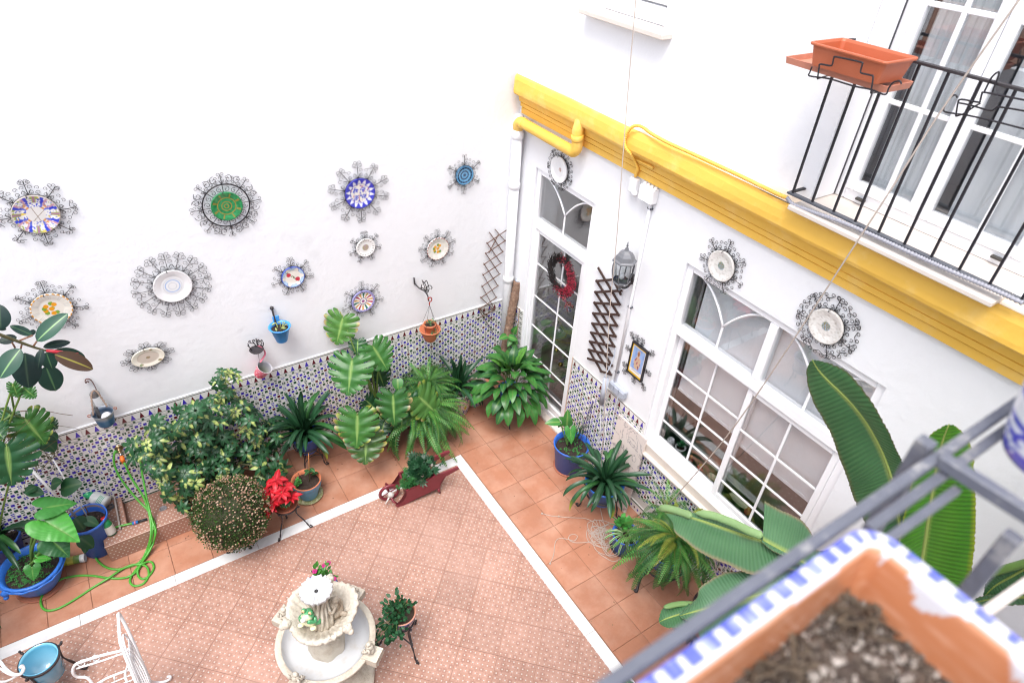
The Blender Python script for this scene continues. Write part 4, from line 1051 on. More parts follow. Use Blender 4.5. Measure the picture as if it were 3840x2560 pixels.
# iron bracket with hanging terracotta pots
t = thing('plant_bracket', 'black iron branch shaped wall bracket holding the hanging basket', 'bracket', t2(1450, 1200, 0))
obj('arm', MB().tube(cr([t2(1452, 1185, -.02), t2(1460, 1230, -.03), t2(1500, 1275, -.08), t2(1545, 1300, -.13), t2(1575, 1340, -.17), t2(1588, 1395, -.20)], 5), .0075, 6), 'iron2', t)
obj('wall_plate', MB().tube([t2(1452, 1180, -.008), t2(1456, 1240, -.008)], .014, 6, flat=.4), 'iron2', t)
for kp in (((1560, 1310), (1545, 1250), (1525, 1200)), ((1560, 1310), (1575, 1260), (1600, 1250), (1618, 1270), (1605, 1285)), ((1555, 1300), (1530, 1270), (1515, 1280), (1525, 1240)), ((1560, 1310), (1590, 1290), (1580, 1240), (1565, 1205), (1550, 1225)), ((1560, 1305), (1570, 1280), (1550, 1230), (1535, 1215)), ((1570, 1320), (1585, 1300), (1560, 1270))):
    obj('twig', MB().tube(cr([t2(x, y, -.12) for x, y in kp], 4), .0045, 5), 'iron2', t)
c1 = t5(1598, 300, -.20); c1.z -= .02
hk = t5(1590, 85, -.20)
t = thing('hanging_basket', 'two nested terracotta plastic pots with trailing plant hanging on a red hook', 'hanging basket', c1)
hk = Vector((c1.x, c1.y, hk.z))
obj('bowl', MB().lathe([(0, -.16), (.055, -.16), (.06, -.155), (.095, -.07), (.103, -.03), (.112, -.028), (.116, -.02), (.113, -.012), (.105, -.015), (.095, -.04), (0, -.045)], 28, c1), 'clay', t)
pot('pot', c1 + Vector((0, 0, -.06)), .115, .05, .068, 'clay', par=t)
obj('hook', MB().tube(cr([hk + Vector((0, 0, -.03)), hk + Vector((0, 0, 0)), hk + Vector((.025, 0, .02)), hk + Vector((.02, 0, .055)), hk + Vector((-.008, 0, .058)), hk + Vector((-.018, 0, .04))], 5), .006, 6), mat('red_plastic', (.32, .03, .02), .4), t)
for k in range(4):
    a = k * pi / 2 + .6; obj('wire', MB().tube([hk + Vector((0, 0, -.03)), c1 + Vector((.11 * cos(a), .11 * sin(a), -.02))], .0018, 4), 'iron2', t)
HB = c1.copy()
# thin diagonal trellis near the corner
M['twigw'] = mat('thin_brown_cane', (.13, .065, .045), .8)
T2 = lambda a_, b_: (960 + a_ * .40816, 560 + b_ * .40816); T5 = lambda a_, b_: (960 + a_ * .40816, 1100 + b_ * .40816)
t = thing('cane_trellis', 'thin brown diagonal cane trellis on the left wall near the corner', 'trellis', L(1840, 1150))
xa, xb = -.325, -.115
Lz = [L(*T2(*p), -.02) for p in ((2148, 768), (2122, 860), (2110, 955), (2095, 1052), (2085, 1150), (2076, 1255), (2065, 1360), (2052, 1465))] + [L(*T5(*p), -.02) for p in ((2045, 145), (2030, 230), (2018, 320))]
Rz = [L(*T2(*p), -.02) for p in ((2290, 745), (2285, 838), (2265, 938), (2248, 1042), (2235, 1142), (2220, 1250), (2205, 1358), (2190, 1465))] + [L(*T5(*p), -.02) for p in ((2185, 150), (2175, 250), (2180, 360))]
N_ = len(Lz)
for i in range(N_):
    if i + 2 < N_: slat(Lz[i], Rz[i + 2] if i + 2 < N_ else Rz[-1], 0, t, w=.0042, d=.003, m='twigw')
    if i + 1 < N_ and i > 0: slat(Lz[i] + Vector((0, -.008, 0)), Rz[max(0, i - 1)] + Vector((0, -.008, 0)), 0, t, w=.0042, d=.003, m='twigw')
slat(Lz[0] + Vector((.07, 0, .02)), Rz[1], 0, t, w=.0042, d=.003, m='twigw')
slat(Lz[0] + Vector((0, -.008, -.23)), Lz[0] + Vector((.10, -.008, -.05)), 0, t, w=.0042, d=.003, m='twigw')
# brass tap with hose fittings
c = t4(1095, 1435, -.04)
t = thing('garden_tap', 'brass garden tap with green hoses on the tiled wall', 'tap', c)
M['brass'] = mat('worn_brass', (.42, .30, .16), .35, metal=.9)
obj('flange', MB().lathe([(0, 0), (.032, 0), (.036, .006), (.0, .008)], 12, c + Vector((0, .03, 0)), axis=(0, -1, 0), wob=lambda a, i: .12 * sin(a * 12)), 'brass', t)
obj('body', MB().tube([c + Vector((0, .03, 0)), c + Vector((0, -.03, 0)), c + Vector((0, -.045, -.02))], .014, 10).ball(c + Vector((0, -.02, .012)), .018, 10), 'brass', t)
e = t4(1115, 1490, -.10)
obj('spout', MB().tube([c + Vector((0, -.04, -.01)), e], .012, 10), mat('chrome', (.5, .5, .52), .15, metal=1), t)
e2 = t4(1135, 1560, -.13)
obj('connector', MB().tube([e, e.lerp(e2, .25), e.lerp(e2, .26), e.lerp(e2, .75), e.lerp(e2, .76), e2], [.016, .016, .0205, .0205, .014, .014], 10, col=(.75, .16, .015)), 'vc', t)
TAP_A, TAP_B = c + Vector((-.02, -.03, .0)), e2
# pole wrapped in coir standing in the corner
t = thing('coir_pole', 'tall moss pole wrapped in brown coir leaning in the corner', 'plant pole', (-.20, -.28, .2))
a_, b_ = L(1941, 1055, -.17), L(1885, 1345, -.22)
pts = [b_.lerp(a_, i / 60) for i in range(61)]
mb = MB(); mb.tube([p + Vector((R(-.003, .003), R(-.003, .003), 0)) for p in pts], [.047 + .007 * noise.noise(Vector((i * .45, 0, 0))) for i in range(61)], 14)
obj('coir', mb, mat('coir', (.24, .145, .10), .95, nz=(55, .4), bump=(70, 1.0, .02), col2=(.36, .24, .17), nz2=(25, .5, .7)), t)
ft = MB()
for i in range(420):
    k = R(0, 1); p = b_.lerp(a_, k); an = R(0, 6.28); d = Vector((cos(an), sin(an), 0)); q = p + d * .049
    ft.tube([q, q + d * R(.002, .008) + Vector((R(-.03, .03), R(-.03, .03), R(-.01, .01)))], .0010, 3, cap=False)
obj('fibres', ft, 'rope', t, kind='stuff')
obj('core_pipe', MB().tube([a_ + (a_ - b_).normalized() * .0, a_ + (a_ - b_).normalized() * .02], .030, 12), 'gplas', t)
# ================================================================== tiled wash bench, hose, bottles
t = thing('wash_bench', 'low tiled washing bench with basin and white dotted facing against the dado', 'bench', (-4.2, -.3, 0))
bx0, bx1, by, bh = -4.535, -3.837, -.555, .205
def dotted(mb, o, ux, uy, w, h, n, col=(.34, .18, .13)):
    """face with printed brick lines and white dots; o origin, ux, uy unit vectors, n outward"""
    o, ux, uy, n = map(Vector, (o, ux, uy, n)); p = .041
    mb.add([o, o + ux * w, o + ux * w + uy * h, o + uy * h], [(0, 1, 2, 3)], 0, col)
    q = .0055; i = 0; y = p * .5
    while y < h - .01:
        x = p * (.5 if i % 2 else 1.0)
        while x < w - .01:
            c = o + ux * x + uy * y + n * .0006
            mb.add([c - ux * q - uy * q, c + ux * q - uy * q, c + ux * q + uy * q, c - ux * q + uy * q], [(0, 1, 2, 3)], 0, (.58, .53, .49))
            x += p
        a = o + uy * (y + p * .45) + n * .0003
        mb.add([a, a + ux * w, a + ux * w + uy * .0016, a + uy * .0016], [(0, 1, 2, 3)], 0, (.24, .12, .09))
        y += p * .75; i += 1
mb = MB().box((bx0 + .001, by + .001, 0), (bx1 - .001, -.381, bh - .0015), col=(.34, .18, .13)).box((bx0 + .001, -.38, 0), (bx0 + .20, -.016, bh - .0015), col=(.34, .18, .13)).box((bx0 + .201, -.38, 0), (bx1 - .10, -.016, .105), col=(.34, .18, .13)).box((bx1 - .099, -.38, 0), (bx1 - .001, -.016, bh + .06), col=(.46, .23, .15))
obj('masonry', mb, 'patt', t)
mb = MB()
dotted(mb, (bx0, by, 0), (1, 0, 0), (0, 0, 1), bx1 - bx0, bh, (0, -1, 0))
dotted(mb, (bx0, -.016, 0), (0, -1, 0), (0, 0, 1), -.016 - by, bh, (-1, 0, 0))
dotted(mb, (bx0, by, bh), (1, 0, 0), (0, 1, 0), bx1 - bx0, .174, (0, 0, 1))
dotted(mb, (bx0, by + .175, bh), (1, 0, 0), (0, 1, 0), .20, .36, (0, 0, 1))
dotted(mb, (bx0 + .202, by + .176, .106), (1, 0, 0), (0, 1, 0), .39, .36, (0, 0, 1), (.29, .155, .11))
dotted(mb, (bx1 - .099, by + .176, bh + .061), (1, 0, 0), (0, 1, 0), .098, .36, (0, 0, 1))
dotted(mb, (bx1, by, 0), (0, 1, 0), (0, 0, 1), .53, bh, (1, 0, 0))
obj('tile_facing', mb, 'patt', t, kind='stuff')
obj('edge_strip', MB().box((bx0 - .002, by - .003, bh + .0008), (bx1 + .002, by + .004, bh + .004), col=(.62, .45, .38)), 'vc', t)
obj('drain', MB().lathe([(.034, 0), (.034, .004), (.024, .004), (.024, .001), (.012, .001), (.012, .004), (0, .004)], 16, (-4.03, -.26, .107), col=(.22, .22, .24)), 'vc', t)
pk = (-4.34, -.09, .21)
t = thing('wood_slat', 'grey weathered wooden slat lying across the wash bench', 'plank', F(455, 1930, .22))
a_, b_ = F(1055 * .40816, 1700 + 415 * .40816, .24), F(1105 * .40816, 1700 + 690 * .40816, .213)
slat(a_, b_, 0, t, w=.018, d=.007, m=mat('grey_wood', (.30, .26, .24), .9, nz=(40, .3)))
# hose: several loops
M['hose'] = mat('green_hose', (.07, .31, .035), .38, nz=(30, .05))
hz = lambda a_, b_, z=.010: F(a_ * .40816, 1700 + b_ * .40816, z)
t = thing('garden_hose', 'bright green hose looping from the tap over the bench and across the terracotta floor', 'hose', hz(1000, 1150))
r_ = .0098
h1 = [TAP_A] + [L(a_ * .40816, 1700 + b_ * .40816, y) for a_, b_, y in ((1060, -20, -.08), (1045, 40, -.10), (1060, 130, -.13), (1110, 230, -.18), (1200, 350, -.24), (1290, 450, -.32), (1360, 520, -.40))] + [hz(1400, 590, .24), hz(1420, 650, .225), hz(1430, 730, .18), hz(1400, 830, .08), hz(1345, 950, .02), hz(1260, 1050), hz(1200, 1140), hz(1200, 1190), hz(1245, 1215), hz(1320, 1190), hz(1365, 1120), hz(1355, 1050, .02), hz(1310, 1020, .02), hz(1220, 1020, .022), hz(1120, 1060, .022), hz(1000, 1140, .03), hz(860, 1225), hz(700, 1330), hz(560, 1410), hz(460, 1440), hz(400, 1425), hz(375, 1375), hz(385, 1310), hz(440, 1230), hz(560, 1155), hz(700, 1122), hz(840, 1120), hz(980, 1140, .012), hz(1100, 1145), hz(1190, 1125, .02), hz(1260, 1075, .02), hz(1310, 1000, .02), hz(1360, 900, .04), hz(1395, 760, .16), hz(1400, 640, .235), hz(1370, 500, .30)]
obj('hose_run', MB().tube(cr(h1, 8), r_, 8), 'hose', t)
h2 = [TAP_B] + [L(a_ * .40816, 1700 + b_ * .40816, y) for a_, b_, y in ((1150, 100, -.15), (1200, 210, -.2), (1270, 320, -.27), (1330, 420, -.34), (1365, 530, -.42))] + [hz(1385, 640, .24), hz(1385, 760, .17), hz(1350, 880, .05), hz(1290, 990, .02), hz(1180, 1040, .012), hz(1080, 1062), hz(980, 1045), hz(900, 985), hz(860, 900), hz(870, 820), hz(920, 750, .03), hz(1000, 700, .2), hz(1100, 665, .225), hz(1215, 640, .222)]
obj('hose_run', MB().tube(cr(h2, 8), r_, 8), 'hose', t)
h3 = [L(1290 * .40816, 1700 + 60 * .40816, -.12), L(1300 * .40816, 1700 + 150 * .40816, -.16)] + [L(a_ * .40816, 1700 + b_ * .40816, y) for a_, b_, y in ((1325, 280, -.24), (1345, 400, -.32), (1370, 500, -.40))] + [hz(1400, 620, .25), hz(1425, 700, .2), hz(1415, 800, .1), hz(1370, 900, .05), hz(1330, 960, .03), hz(1270, 1060, .025), hz(1270, 1120), hz(1310, 1150), hz(1370, 1120), hz(1410, 1060), hz(1405, 1010), hz(1370, 990, .012), hz(1310, 1010, .03), hz(1250, 1020, .03)]
obj('hose_run', MB().tube(cr(h3, 8), r_, 8), 'hose', t)
e = hz(1215, 640, .222); e2 = hz(1270, 625, .222); e3 = hz(1350, 600, .222)
obj('nozzle', MB().tube([e, e2], .016, 10, col=(.03, .16, .42)).tube([e2, e3], .012, 10, col=(.02, .02, .025)), 'vc', t)
obj('nozzle_ring', MB().tube([e.lerp(e2, .35), e.lerp(e2, .6)], .0175, 10, col=(.45, .12, .2)), 'vc', t)
# sprayer and bottles
def bottle(name, label, base, top, prof, cols, extra=None, n=20):
    base, top = Vector(base), Vector(top); ax = (top - base); h = ax.length; ax.normalize()
    t = thing(name, label, 'bottle' if 'bottle' in name else 'sprayer', base)
    obj('body', MB().lathe([(r, z * h) for r, z in prof], n, base, col=cols, axis=ax), 'vcs', t); return t, ax, h
M['vcs'] = mat('shiny_plastic', None, .3, nz=(30, .04))
WP = (.66, .68, .67); GP = (.03, .34, .14)
A = hz(985, 455, .30) ; B = hz(820, 380, .36)
t, ax, h = bottle('pump_sprayer', 'white pump sprayer with green head lying on its side by the dado', A, B, [(0, 0), (.055, .0), (.062, .05), (.062, .62), (.05, .82), (.035, .86), (.036, 1), (0, 1)], [WP] * 5 + [GP] * 3)
obj('head', MB().lathe([(.036, 0), (.032, .05), (.018, .07), (.015, .10), (0, .10)], 14, B, col=GP, axis=ax).tube([B + ax * .06, B + ax * .07 + Vector((.01, .0, .08)), B + ax * .11 + Vector((.02, .03, .10))], .009, 6, col=GP), 'vcs', t)
obj('handle', MB().tube([B + ax * .08, B + ax * .15], .012, 8, col=GP).tube([B + ax * .15 + Vector((0, .03, .02)), B + ax * .15 - Vector((0, .03, .02))], .012, 8, col=GP).tube([B + ax * .05 + Vector((0, -.02, -.02)), B + ax * .10 + Vector((0, -.05, -.05))], .010, 6, col=GP), 'vcs', t)
lb = MB()
for k in range(4): lb.lathe([(.0628, h * (.18 + .07 * k)), (.0628, h * (.21 + .07 * k))], 20, A, col=(.05, .40, .22), axis=ax)
obj('print', MB().add(*[(lambda v, f: (v, [q for i, q in enumerate(f) if (i % 20) in (3, 4, 5, 14, 15, 16, 17)]))(lb.v, lb.f)][0], 0, (.05, .40, .22)), 'vcs', t, kind='stuff')
A = hz(1030, 730, .213); B = hz(945, 560, .40); B = A + Vector((-.015, .02, .20))
GB = (.015, .20, .07)
t, ax, h = bottle('cleaner_bottle', 'green bottle with red cap and white label standing on the bench end', A, B, [(0, 0), (.036, 0), (.040, .03), (.041, .6), (.032, .78), (.017, .84), (.017, .86), (.021, .87), (.020, 1), (0, 1)], [GB] * 6 + [GB, (.5, .02, .02), (.5, .02, .02), (.5, .02, .02)])
mb = MB(); mb.lathe([(.0418, h * .08), (.0425, h * .56)], 20, A, col=(.62, .60, .55), axis=ax); obj('label', mb, 'vcs', t)
A = hz(555, 1000, .035); B = hz(785, 955, .035)
t, ax, h = bottle('powder_bottle', 'white plastic tube with yellow and green label lying on the floor by the blue pot', A, B, [(0, 0), (.034, 0), (.036, .03), (.036, .86), (.038, .87), (.038, 1), (.03, 1), (.028, .985), (0, .985)], [WP] * 9)
obj('label', MB().lathe([(.0368, h * .05), (.0368, h * .8)], 20, A, col=[(.50, .46, .04), (.10, .24, .06)], axis=ax), 'vcs', t)
obj('label_band', MB().lathe([(.0375, h * .30), (.0375, h * .55)], 20, A, col=(.62, .58, .10), axis=ax), 'vcs', t)
A = hz(880, 860, .04); B = hz(800, 680, .26)
t, ax, h = bottle('spray_bottle', 'white spray bottle with dark blue collar leaning on the tall blue pot', A, B, [(0, 0), (.038, 0), (.042, .05), (.038, .45), (.022, .75), (.016, .80), (.017, .86), (.015, .9), (.02, 1), (0, 1)], [WP] * 5 + [(.02, .04, .25)] * 2 + [WP] * 3)
c = F(1010 * .40816, 1700 + 500 * .40816, .215)
t = thing('scouring_pad', 'small tangled grey steel wool pad beside the sprayer', 'scouring pad', c); mb = MB()
for i in range(60):
    a = R(0, 6.3); mb.tube([c + Vector((.035 * cos(a + q), .028 * sin(a + q * 1.3), .012 + .012 * sin(q * 2 + i))) for q in (0, .8, 1.6, 2.4)], .002, 3, col=(.10, .10, .11), cap=False)
obj('wool', mb, 'vc', t, kind='stuff')

# ================================================================== pots on the floor
def big_pot(name, label, c, h, r0, r1, m, rimr=None, cat='flower pot', rimh=.03, loc=None, **k):
    t = thing(name, label, cat, c); pot('pot', c, h, r0, r1, m, par=t, rimr=rimr, rimh=rimh, **k); return t
# big blue bowl with rope rim, bottom left
zr = .26; cb = F(114, 2122, zr); cb = Vector((cb.x, cb.y, 0))
RBIG = .235
tA = thing('blue_bowl_pot', 'big bright blue bowl pot with rope rim and knotted handle at the lower left', 'flower pot', cb)
obj('pot', MB().lathe([(0, 0), (.12, 0), (.13, .01), (.165, .06), (.20, .14), (.215, .20), (RBIG, .24), (RBIG + .008, .255), (RBIG, .27), (RBIG - .02, .265), (.20, .22), (.19, .20)], 40, cb, wob=lambda a, i: .012 * sin(a * 14) if i in (6, 7, 8) else 0), 'blue2', tA)
obj('rope_rim', MB().tube([cb + Vector(((RBIG + .003) * cos(a), (RBIG + .003) * sin(a), .232 + .006 * sin(a * 14))) for a in [2 * pi * i / 56 for i in range(56)]], .011, 6, closed=True), 'blue2', tA)
hd = (F(50, 2195, .22) - cb); hd.z = 0; hd.normalize()
obj('knot_handle', MB().ball(cb + hd * (RBIG + .012) + Vector((0, 0, .21)), .032, 10, sc=(1, .7, 1.2), f=lambda d: 1 + .18 * sin(d.z * 8)).ball(cb + hd * (RBIG + .02) + Vector((0, 0, .17)), .022, 8), 'blue2', tA)
obj('saucer', MB().lathe([(0, .001), (.17, .001), (.19, .012), (.186, .014), (.15, .006), (0, .006)], 30, cb), 'clayd', tA)
sm = MB(); sm.lathe([(0, .225), (.10, .222), (.185, .215), (.20, .21)], 24, cb, wob=lambda a, i: .03 * sin(a * 3)); obj('soil', sm, 'soil', tA)
# tall blue tub behind it
ct = F(322, 1941, .42); ct = Vector((ct.x, ct.y + .0, 0))
tB = big_pot('tall_blue_pot', 'tall blue plastic tub with a thick rim and dead stems beside the bench', ct, .42, .125, .155, 'blue', rimr=.165)
obj('inner_liner', MB().lathe([(.150, .415), (.138, .33), (.13, .33)], 28, ct), mat('grey_liner', (.26, .2, .19), .9), tB)
for k in range(7): a = R(0, 6); obj('dead_stem', MB().tube([ct + Vector((.05 * cos(a), .05 * sin(a), .34)), ct + Vector((.10 * cos(a + .3), .10 * sin(a), .42 + R(0, .08)))], .005, 5), 'wood', tB)
# white plastic rods
p_ = lambda a_, b_, y: L(a_ * .40816, 1700 + b_ * .40816, y)
t = thing('plant_stake', 'thin translucent rod leaning from the tall tub against the tiles', 'plant stake', ct + Vector((0, 0, .35)))
obj('rod', MB().tube([F(797 * .40816, 1700 + 570 * .40816, .38), p_(450, -10, -.02)], .006, 8), 'blind', t)
t = thing('plant_stake', 'thick white tube leaning among the dark leaves at the left', 'plant stake', p_(350, 200, -.3))
obj('rod', MB().tube([p_(700, 580, -.30), p_(450, 320, -.30), p_(245, 100, -.28)], .011, 8), 'pvc', t)
# blue pot at the left edge
c = F(12, 2010, .30); c = Vector((c.x - .06, c.y, 0))
t = big_pot('blue_pot', 'blue plastic pot cut by the left edge with dark strap leaves', c, .32, .13, .18, 'blue', rimr=.19)
EDGE = c
# schefflera tub
SCH = F(1010, 1905, .30); SCH = Vector((-3.50, -.30, 0))
t = big_pot('brown_pot', 'dark pot almost hidden under the variegated schefflera', SCH, .30, .12, .16, 'clayd')
# iron stands
def iron_stand(label, c, r, h, feet, ztop=None, w=.006, name='plant_stand', scrolls=True, foot_r=.03, mid=True, twist=True):
    """ring on three or four legs ending in curls; feet = floor points"""
    t = thing(name, label, 'plant stand', (c[0], c[1], 0)); c = Vector((c[0], c[1], h))
    obj('ring', MB().tube([c + Vector((r * cos(a), r * sin(a), 0)) for a in [2 * pi * i / 30 for i in range(30)]], w, 6, closed=True, flat=1.6), 'iron2', t)
    for f in feet:
        f = Vector((f[0], f[1], 0)); d = f - Vector((c.x, c.y, 0)); dd = d.normalized(); tp_ = c + dd * r
        path = [tp_ + dd * .028 + Vector((0, 0, .035)), tp_ + dd * .030 + Vector((0, 0, .015)), tp_ + dd * .004, tp_ + Vector((0, 0, -h * .3)) - dd * .01, tp_.lerp(f, .65) + Vector((0, 0, .0)) - dd * .012, f - dd * .02 + Vector((0, 0, .045)), f + Vector((0, 0, .008)), f + dd * .022 + Vector((0, 0, .022)), f + dd * .012 + Vector((0, 0, .042)), f + Vector((0, 0, .034))]
        P2 = cr(path, 6); obj('leg', MB().tube(P2, [w * (1 + (.28 * sin(i * .9) if twist else 0)) for i in range(len(P2))], 6), 'iron2', t)
    if mid:
        zz = h * .42; ft = [Vector((f[0], f[1], 0)) for f in feet]
        pts_ = [(c + (f - Vector((c.x, c.y, 0))).normalized() * r * .95) * 1 for f in ft]
        for i in range(len(ft)):
            a, b = Vector((pts_[i].x, pts_[i].y, h)).lerp(ft[i], .5), Vector((pts_[i - 1].x, pts_[i - 1].y, h)).lerp(ft[i - 1], .5)
            obj('brace', MB().tube(cr([a, a.lerp(b, .5) + (Vector((c.x, c.y, a.z)) - a.lerp(b, .5)) * .3 + Vector((0, 0, .03)), b], 5), w * .8, 5), 'iron2', t)
    return t
# clivia A: blue pot on stand
cA = F(1164, 1655, .42); cA = Vector((-2.62, -.30, 0))
iron_stand('black iron scroll stand under the first big clivia', cA, .13, .30, [cA + Vector((.17 * cos(a), .17 * sin(a), 0)) for a in (-.6, -2.2, 1.4)])
t = thing('blue_pot', 'blue pot on the scroll stand hidden under the left clivia', 'flower pot', cA + Vector((0, 0, .23))); pot('pot', cA + Vector((0, 0, .23)), .24, .10, .15, 'blue', par=t)
# old light blue terracotta pot with saucer
cO = F(1150, 1862, 0); cO = Vector((-2.775, -.70, 0))
t = thing('pot_saucer', 'mottled green saucer under the weathered light blue pot', 'saucer', cO)
obj('saucer', MB().lathe([(0, .004), (.115, .004), (.14, .02), (.143, .026), (.136, .024), (.11, .010), (0, .010)], 30, cO), mat('olive_glaze', (.30, .30, .14), .3, nz=(60, .5), col2=(.55, .5, .35), nz2=(40, .5, .6)), t)
M['oldblue'] = mat('weathered_blue_paint', (.13, .33, .50), .75, nz=(14, .15), col2=(.42, .20, .16), nz2=(22, .60, .66))
tO = thing('weathered_pot', 'weathered light blue terracotta pot with a seedling on a mottled saucer', 'flower pot', cO + Vector((0, 0, .012)))
obj('pot', MB().lathe([(0, .012), (.085, .012), (.09, .02), (.128, .17), (.130, .172), (.140, .174), (.145, .232)], 32, cO), 'oldblue', tO)
obj('rim', MB().lathe([(.145, .232), (.147, .236), (.143, .240), (.134, .238), (.125, .19), (.12, .17)], 32, cO), 'clay', tO)
obj('soil', MB().lathe([(0, .195), (.06, .197), (.127, .190)], 20, cO, wob=lambda a, i: .04 * sin(a * 4)), 'soil', tO)
obj('cane', MB().tube([cO + Vector((.04, .03, .18)), F(1157, 1700, .62)], .004, 6), mat('orange_cane', (.45, .18, .06), .6), tO)
for dx, dy in ((-.07, .03), (-.03, .06)): obj('spike', MB().tube([cO + Vector((dx, dy, .19)), cO + Vector((dx - .02, dy, .30))], .003, 5), 'iron2', tO)
# poinsettia stand and bowl
cP = F(1070, 1888, .30); cP = Vector((cP.x, cP.y, 0))
iron_stand('black iron stand with curled feet carrying the poinsettia', cP, .105, .27, [F(1050, 2026), F(1164, 1977), F(1076, 1945)], mid=False)
t = thing('terracotta_bowl', 'dark terracotta bowl and pot of the poinsettia', 'flower pot', cP + Vector((0, 0, .22)))
obj('bowl', MB().lathe([(0, .23), (.06, .23), (.09, .255), (.112, .295), (.118, .31), (.112, .312), (.10, .29), (0, .27)], 28, cP), 'clayd', t)
pot('pot', cP + Vector((0, 0, .275)), .13, .06, .08, 'clay', par=t)
POIN = cP + Vector((0, 0, .40))
# chrysanthemum stand
cC = Vector((-3.50, -.93, 0))
iron_stand('black iron legs under the clipped flower ball', cC, .11, .16, [F(861, 2072), F(939, 2056), cC + Vector((-.05, .17, 0))], mid=False)
t = thing('terracotta_pot', 'terracotta pot hidden under the round dried flower ball', 'flower pot', cC + Vector((0, 0, .12))); pot('pot', cC + Vector((0, 0, .12)), .16, .09, .12, 'clay', par=t)
# monstera pot
cM = Vector((-1.86, -.43, 0))
iron_stand('black iron scroll stand under the monstera pot', cM, .14, .22, [F(1486, 1672), cM + Vector((-.16, -.08, 0)), cM + Vector((0, .18, 0))], mid=False, w=.008)
tM = thing('glazed_pot', 'blue glazed pot with yellow flowers holding the monstera', 'flower pot', cM + Vector((0, 0, .16)))
def p_glz(a, z):
    if z > .86: return (.62, .36, .03)
    if z < .12: return (.60, .20, .03)
    k = (a / (2 * pi) * 6) % 1 - .5
    rr = math.hypot(k * 1.5, (z - .5) * .9)
    if rr < .06: return (.40, .10, .02)
    if rr < .26 and (.5 + .5 * cos(5 * math.atan2(z - .5, k * 1.6))) > (rr - .1) * 4: return (.72, .42, .04)
    return (.03, .03, .30) if z > .2 else (.65, .62, .55)
mb = MB(); vs = []; cl = []; n = 72
for i in range(21):
    z = i / 20; r = .10 + .07 * sin(z * 2.2)
    for j in range(n): a = 2 * pi * j / n; vs.append(cM + Vector((r * cos(a), r * sin(a), .17 + .21 * z))); cl.append(p_glz(a, z))
mb.add(vs, [(i * n + j, i * n + (j + 1) % n, (i + 1) * n + (j + 1) % n, (i + 1) * n + j) for i in range(20) for j in range(n)], 0, cl, smooth=True)
mb.lathe([(.157, .38), (.162, .39), (.15, .392), (.14, .36), (0, .35)], 30, cM, col=[(.6, .35, .03), (.6, .35, .03), (.3, .12, .06), (.1, .06, .04), (.04, .025, .02)])
obj('pot', mb, 'plate', tM)
# fern B pot, clivia B ceramic pots, peace lily stand
cF = F(1588, 1578, .25); cF = Vector((-1.42, -.52, 0))
iron_stand('low black iron stand under the boston fern in the row', cF, .12, .14, [cF + Vector((.16 * cos(a), .16 * sin(a), 0)) for a in (-.5, -1.9, 1.3)], mid=False)
t = thing('blue_pot', 'deep blue pot under the boston fern by the left wall', 'flower pot', cF + Vector((0, 0, .10))); pot('pot', cF + Vector((0, 0, .10)), .24, .11, .15, 'blue', par=t)
cB = F(1780, 1432, .30); cB = Vector((-.84, -.33, 0))
def p_pati(q, a, i): return (.70, .67, .62)
def patterned_pot(label, c, h, r0, r1, seed):
    t = thing('ceramic_pot', label, 'flower pot', c); mb = MB(); vs = []; cl = []; n = 80; N = 30
    for i in range(N + 1):
        z = i / N; r = r0 + (r1 - r0) * z ** .8 + (.010 if z > .88 else 0)
        for j in range(n):
            a = 2 * pi * j / n; vs.append(c + Vector((r * cos(a), r * sin(a), h * z)))
            if z > .9: k = (.03, .05, .22) if (j % 4) < 2 else (.70, .68, .64)
            elif .80 < z < .84 or .10 < z < .14: k = (.03, .05, .2)
            else:
                m_ = nz2(a * 2.6 + seed, z * 4.5, seed); k = (.05, .08, .26) if abs(m_) < .05 else ((.55, .38, .06) if m_ > .42 else (.66, .56, .50))
            cl.append(k)
    mb.add(vs, [(i * n + j, i * n + (j + 1) % n, (i + 1) * n + (j + 1) % n, (i + 1) * n + j) for i in range(N) for j in range(n)], 0, cl, smooth=True)
    mb.lathe([(r1 + .01, h), (r1 + .005, h + .005), (r1 - .012, h), (r1 - .02, h - .04), (0, h - .045)], 30, c, col=[(.7, .68, .64), (.7, .68, .64), (.4, .3, .25), (.04, .03, .02), (.04, .03, .02)])
    obj('pot', mb, 'plate', t); return t
patterned_pot('white ceramic pot with blue scroll pattern below the strap leaves in the corner', cB, .33, .12, .165, 1)
c = F(1868, 1432, .28); cB2 = Vector((-.60, -.30, 0))
patterned_pot('second blue and white ceramic pot, right of the scroll patterned one', cB2, .26, .10, .14, 7)
cL = Vector((-.36, -.68, 0))
iron_stand('black iron stand with curled feet under the peace lily', cL, .12, .24, [F(1910, 1608), F(1996, 1572), cL + Vector((.05, .2, 0))], mid=False)
t = thing('blue_pot', 'blue pot hidden under the peace lily leaves', 'flower pot', cL + Vector((0, 0, .20))); pot('pot', cL + Vector((0, 0, .20)), .20, .09, .13, 'blue', par=t)
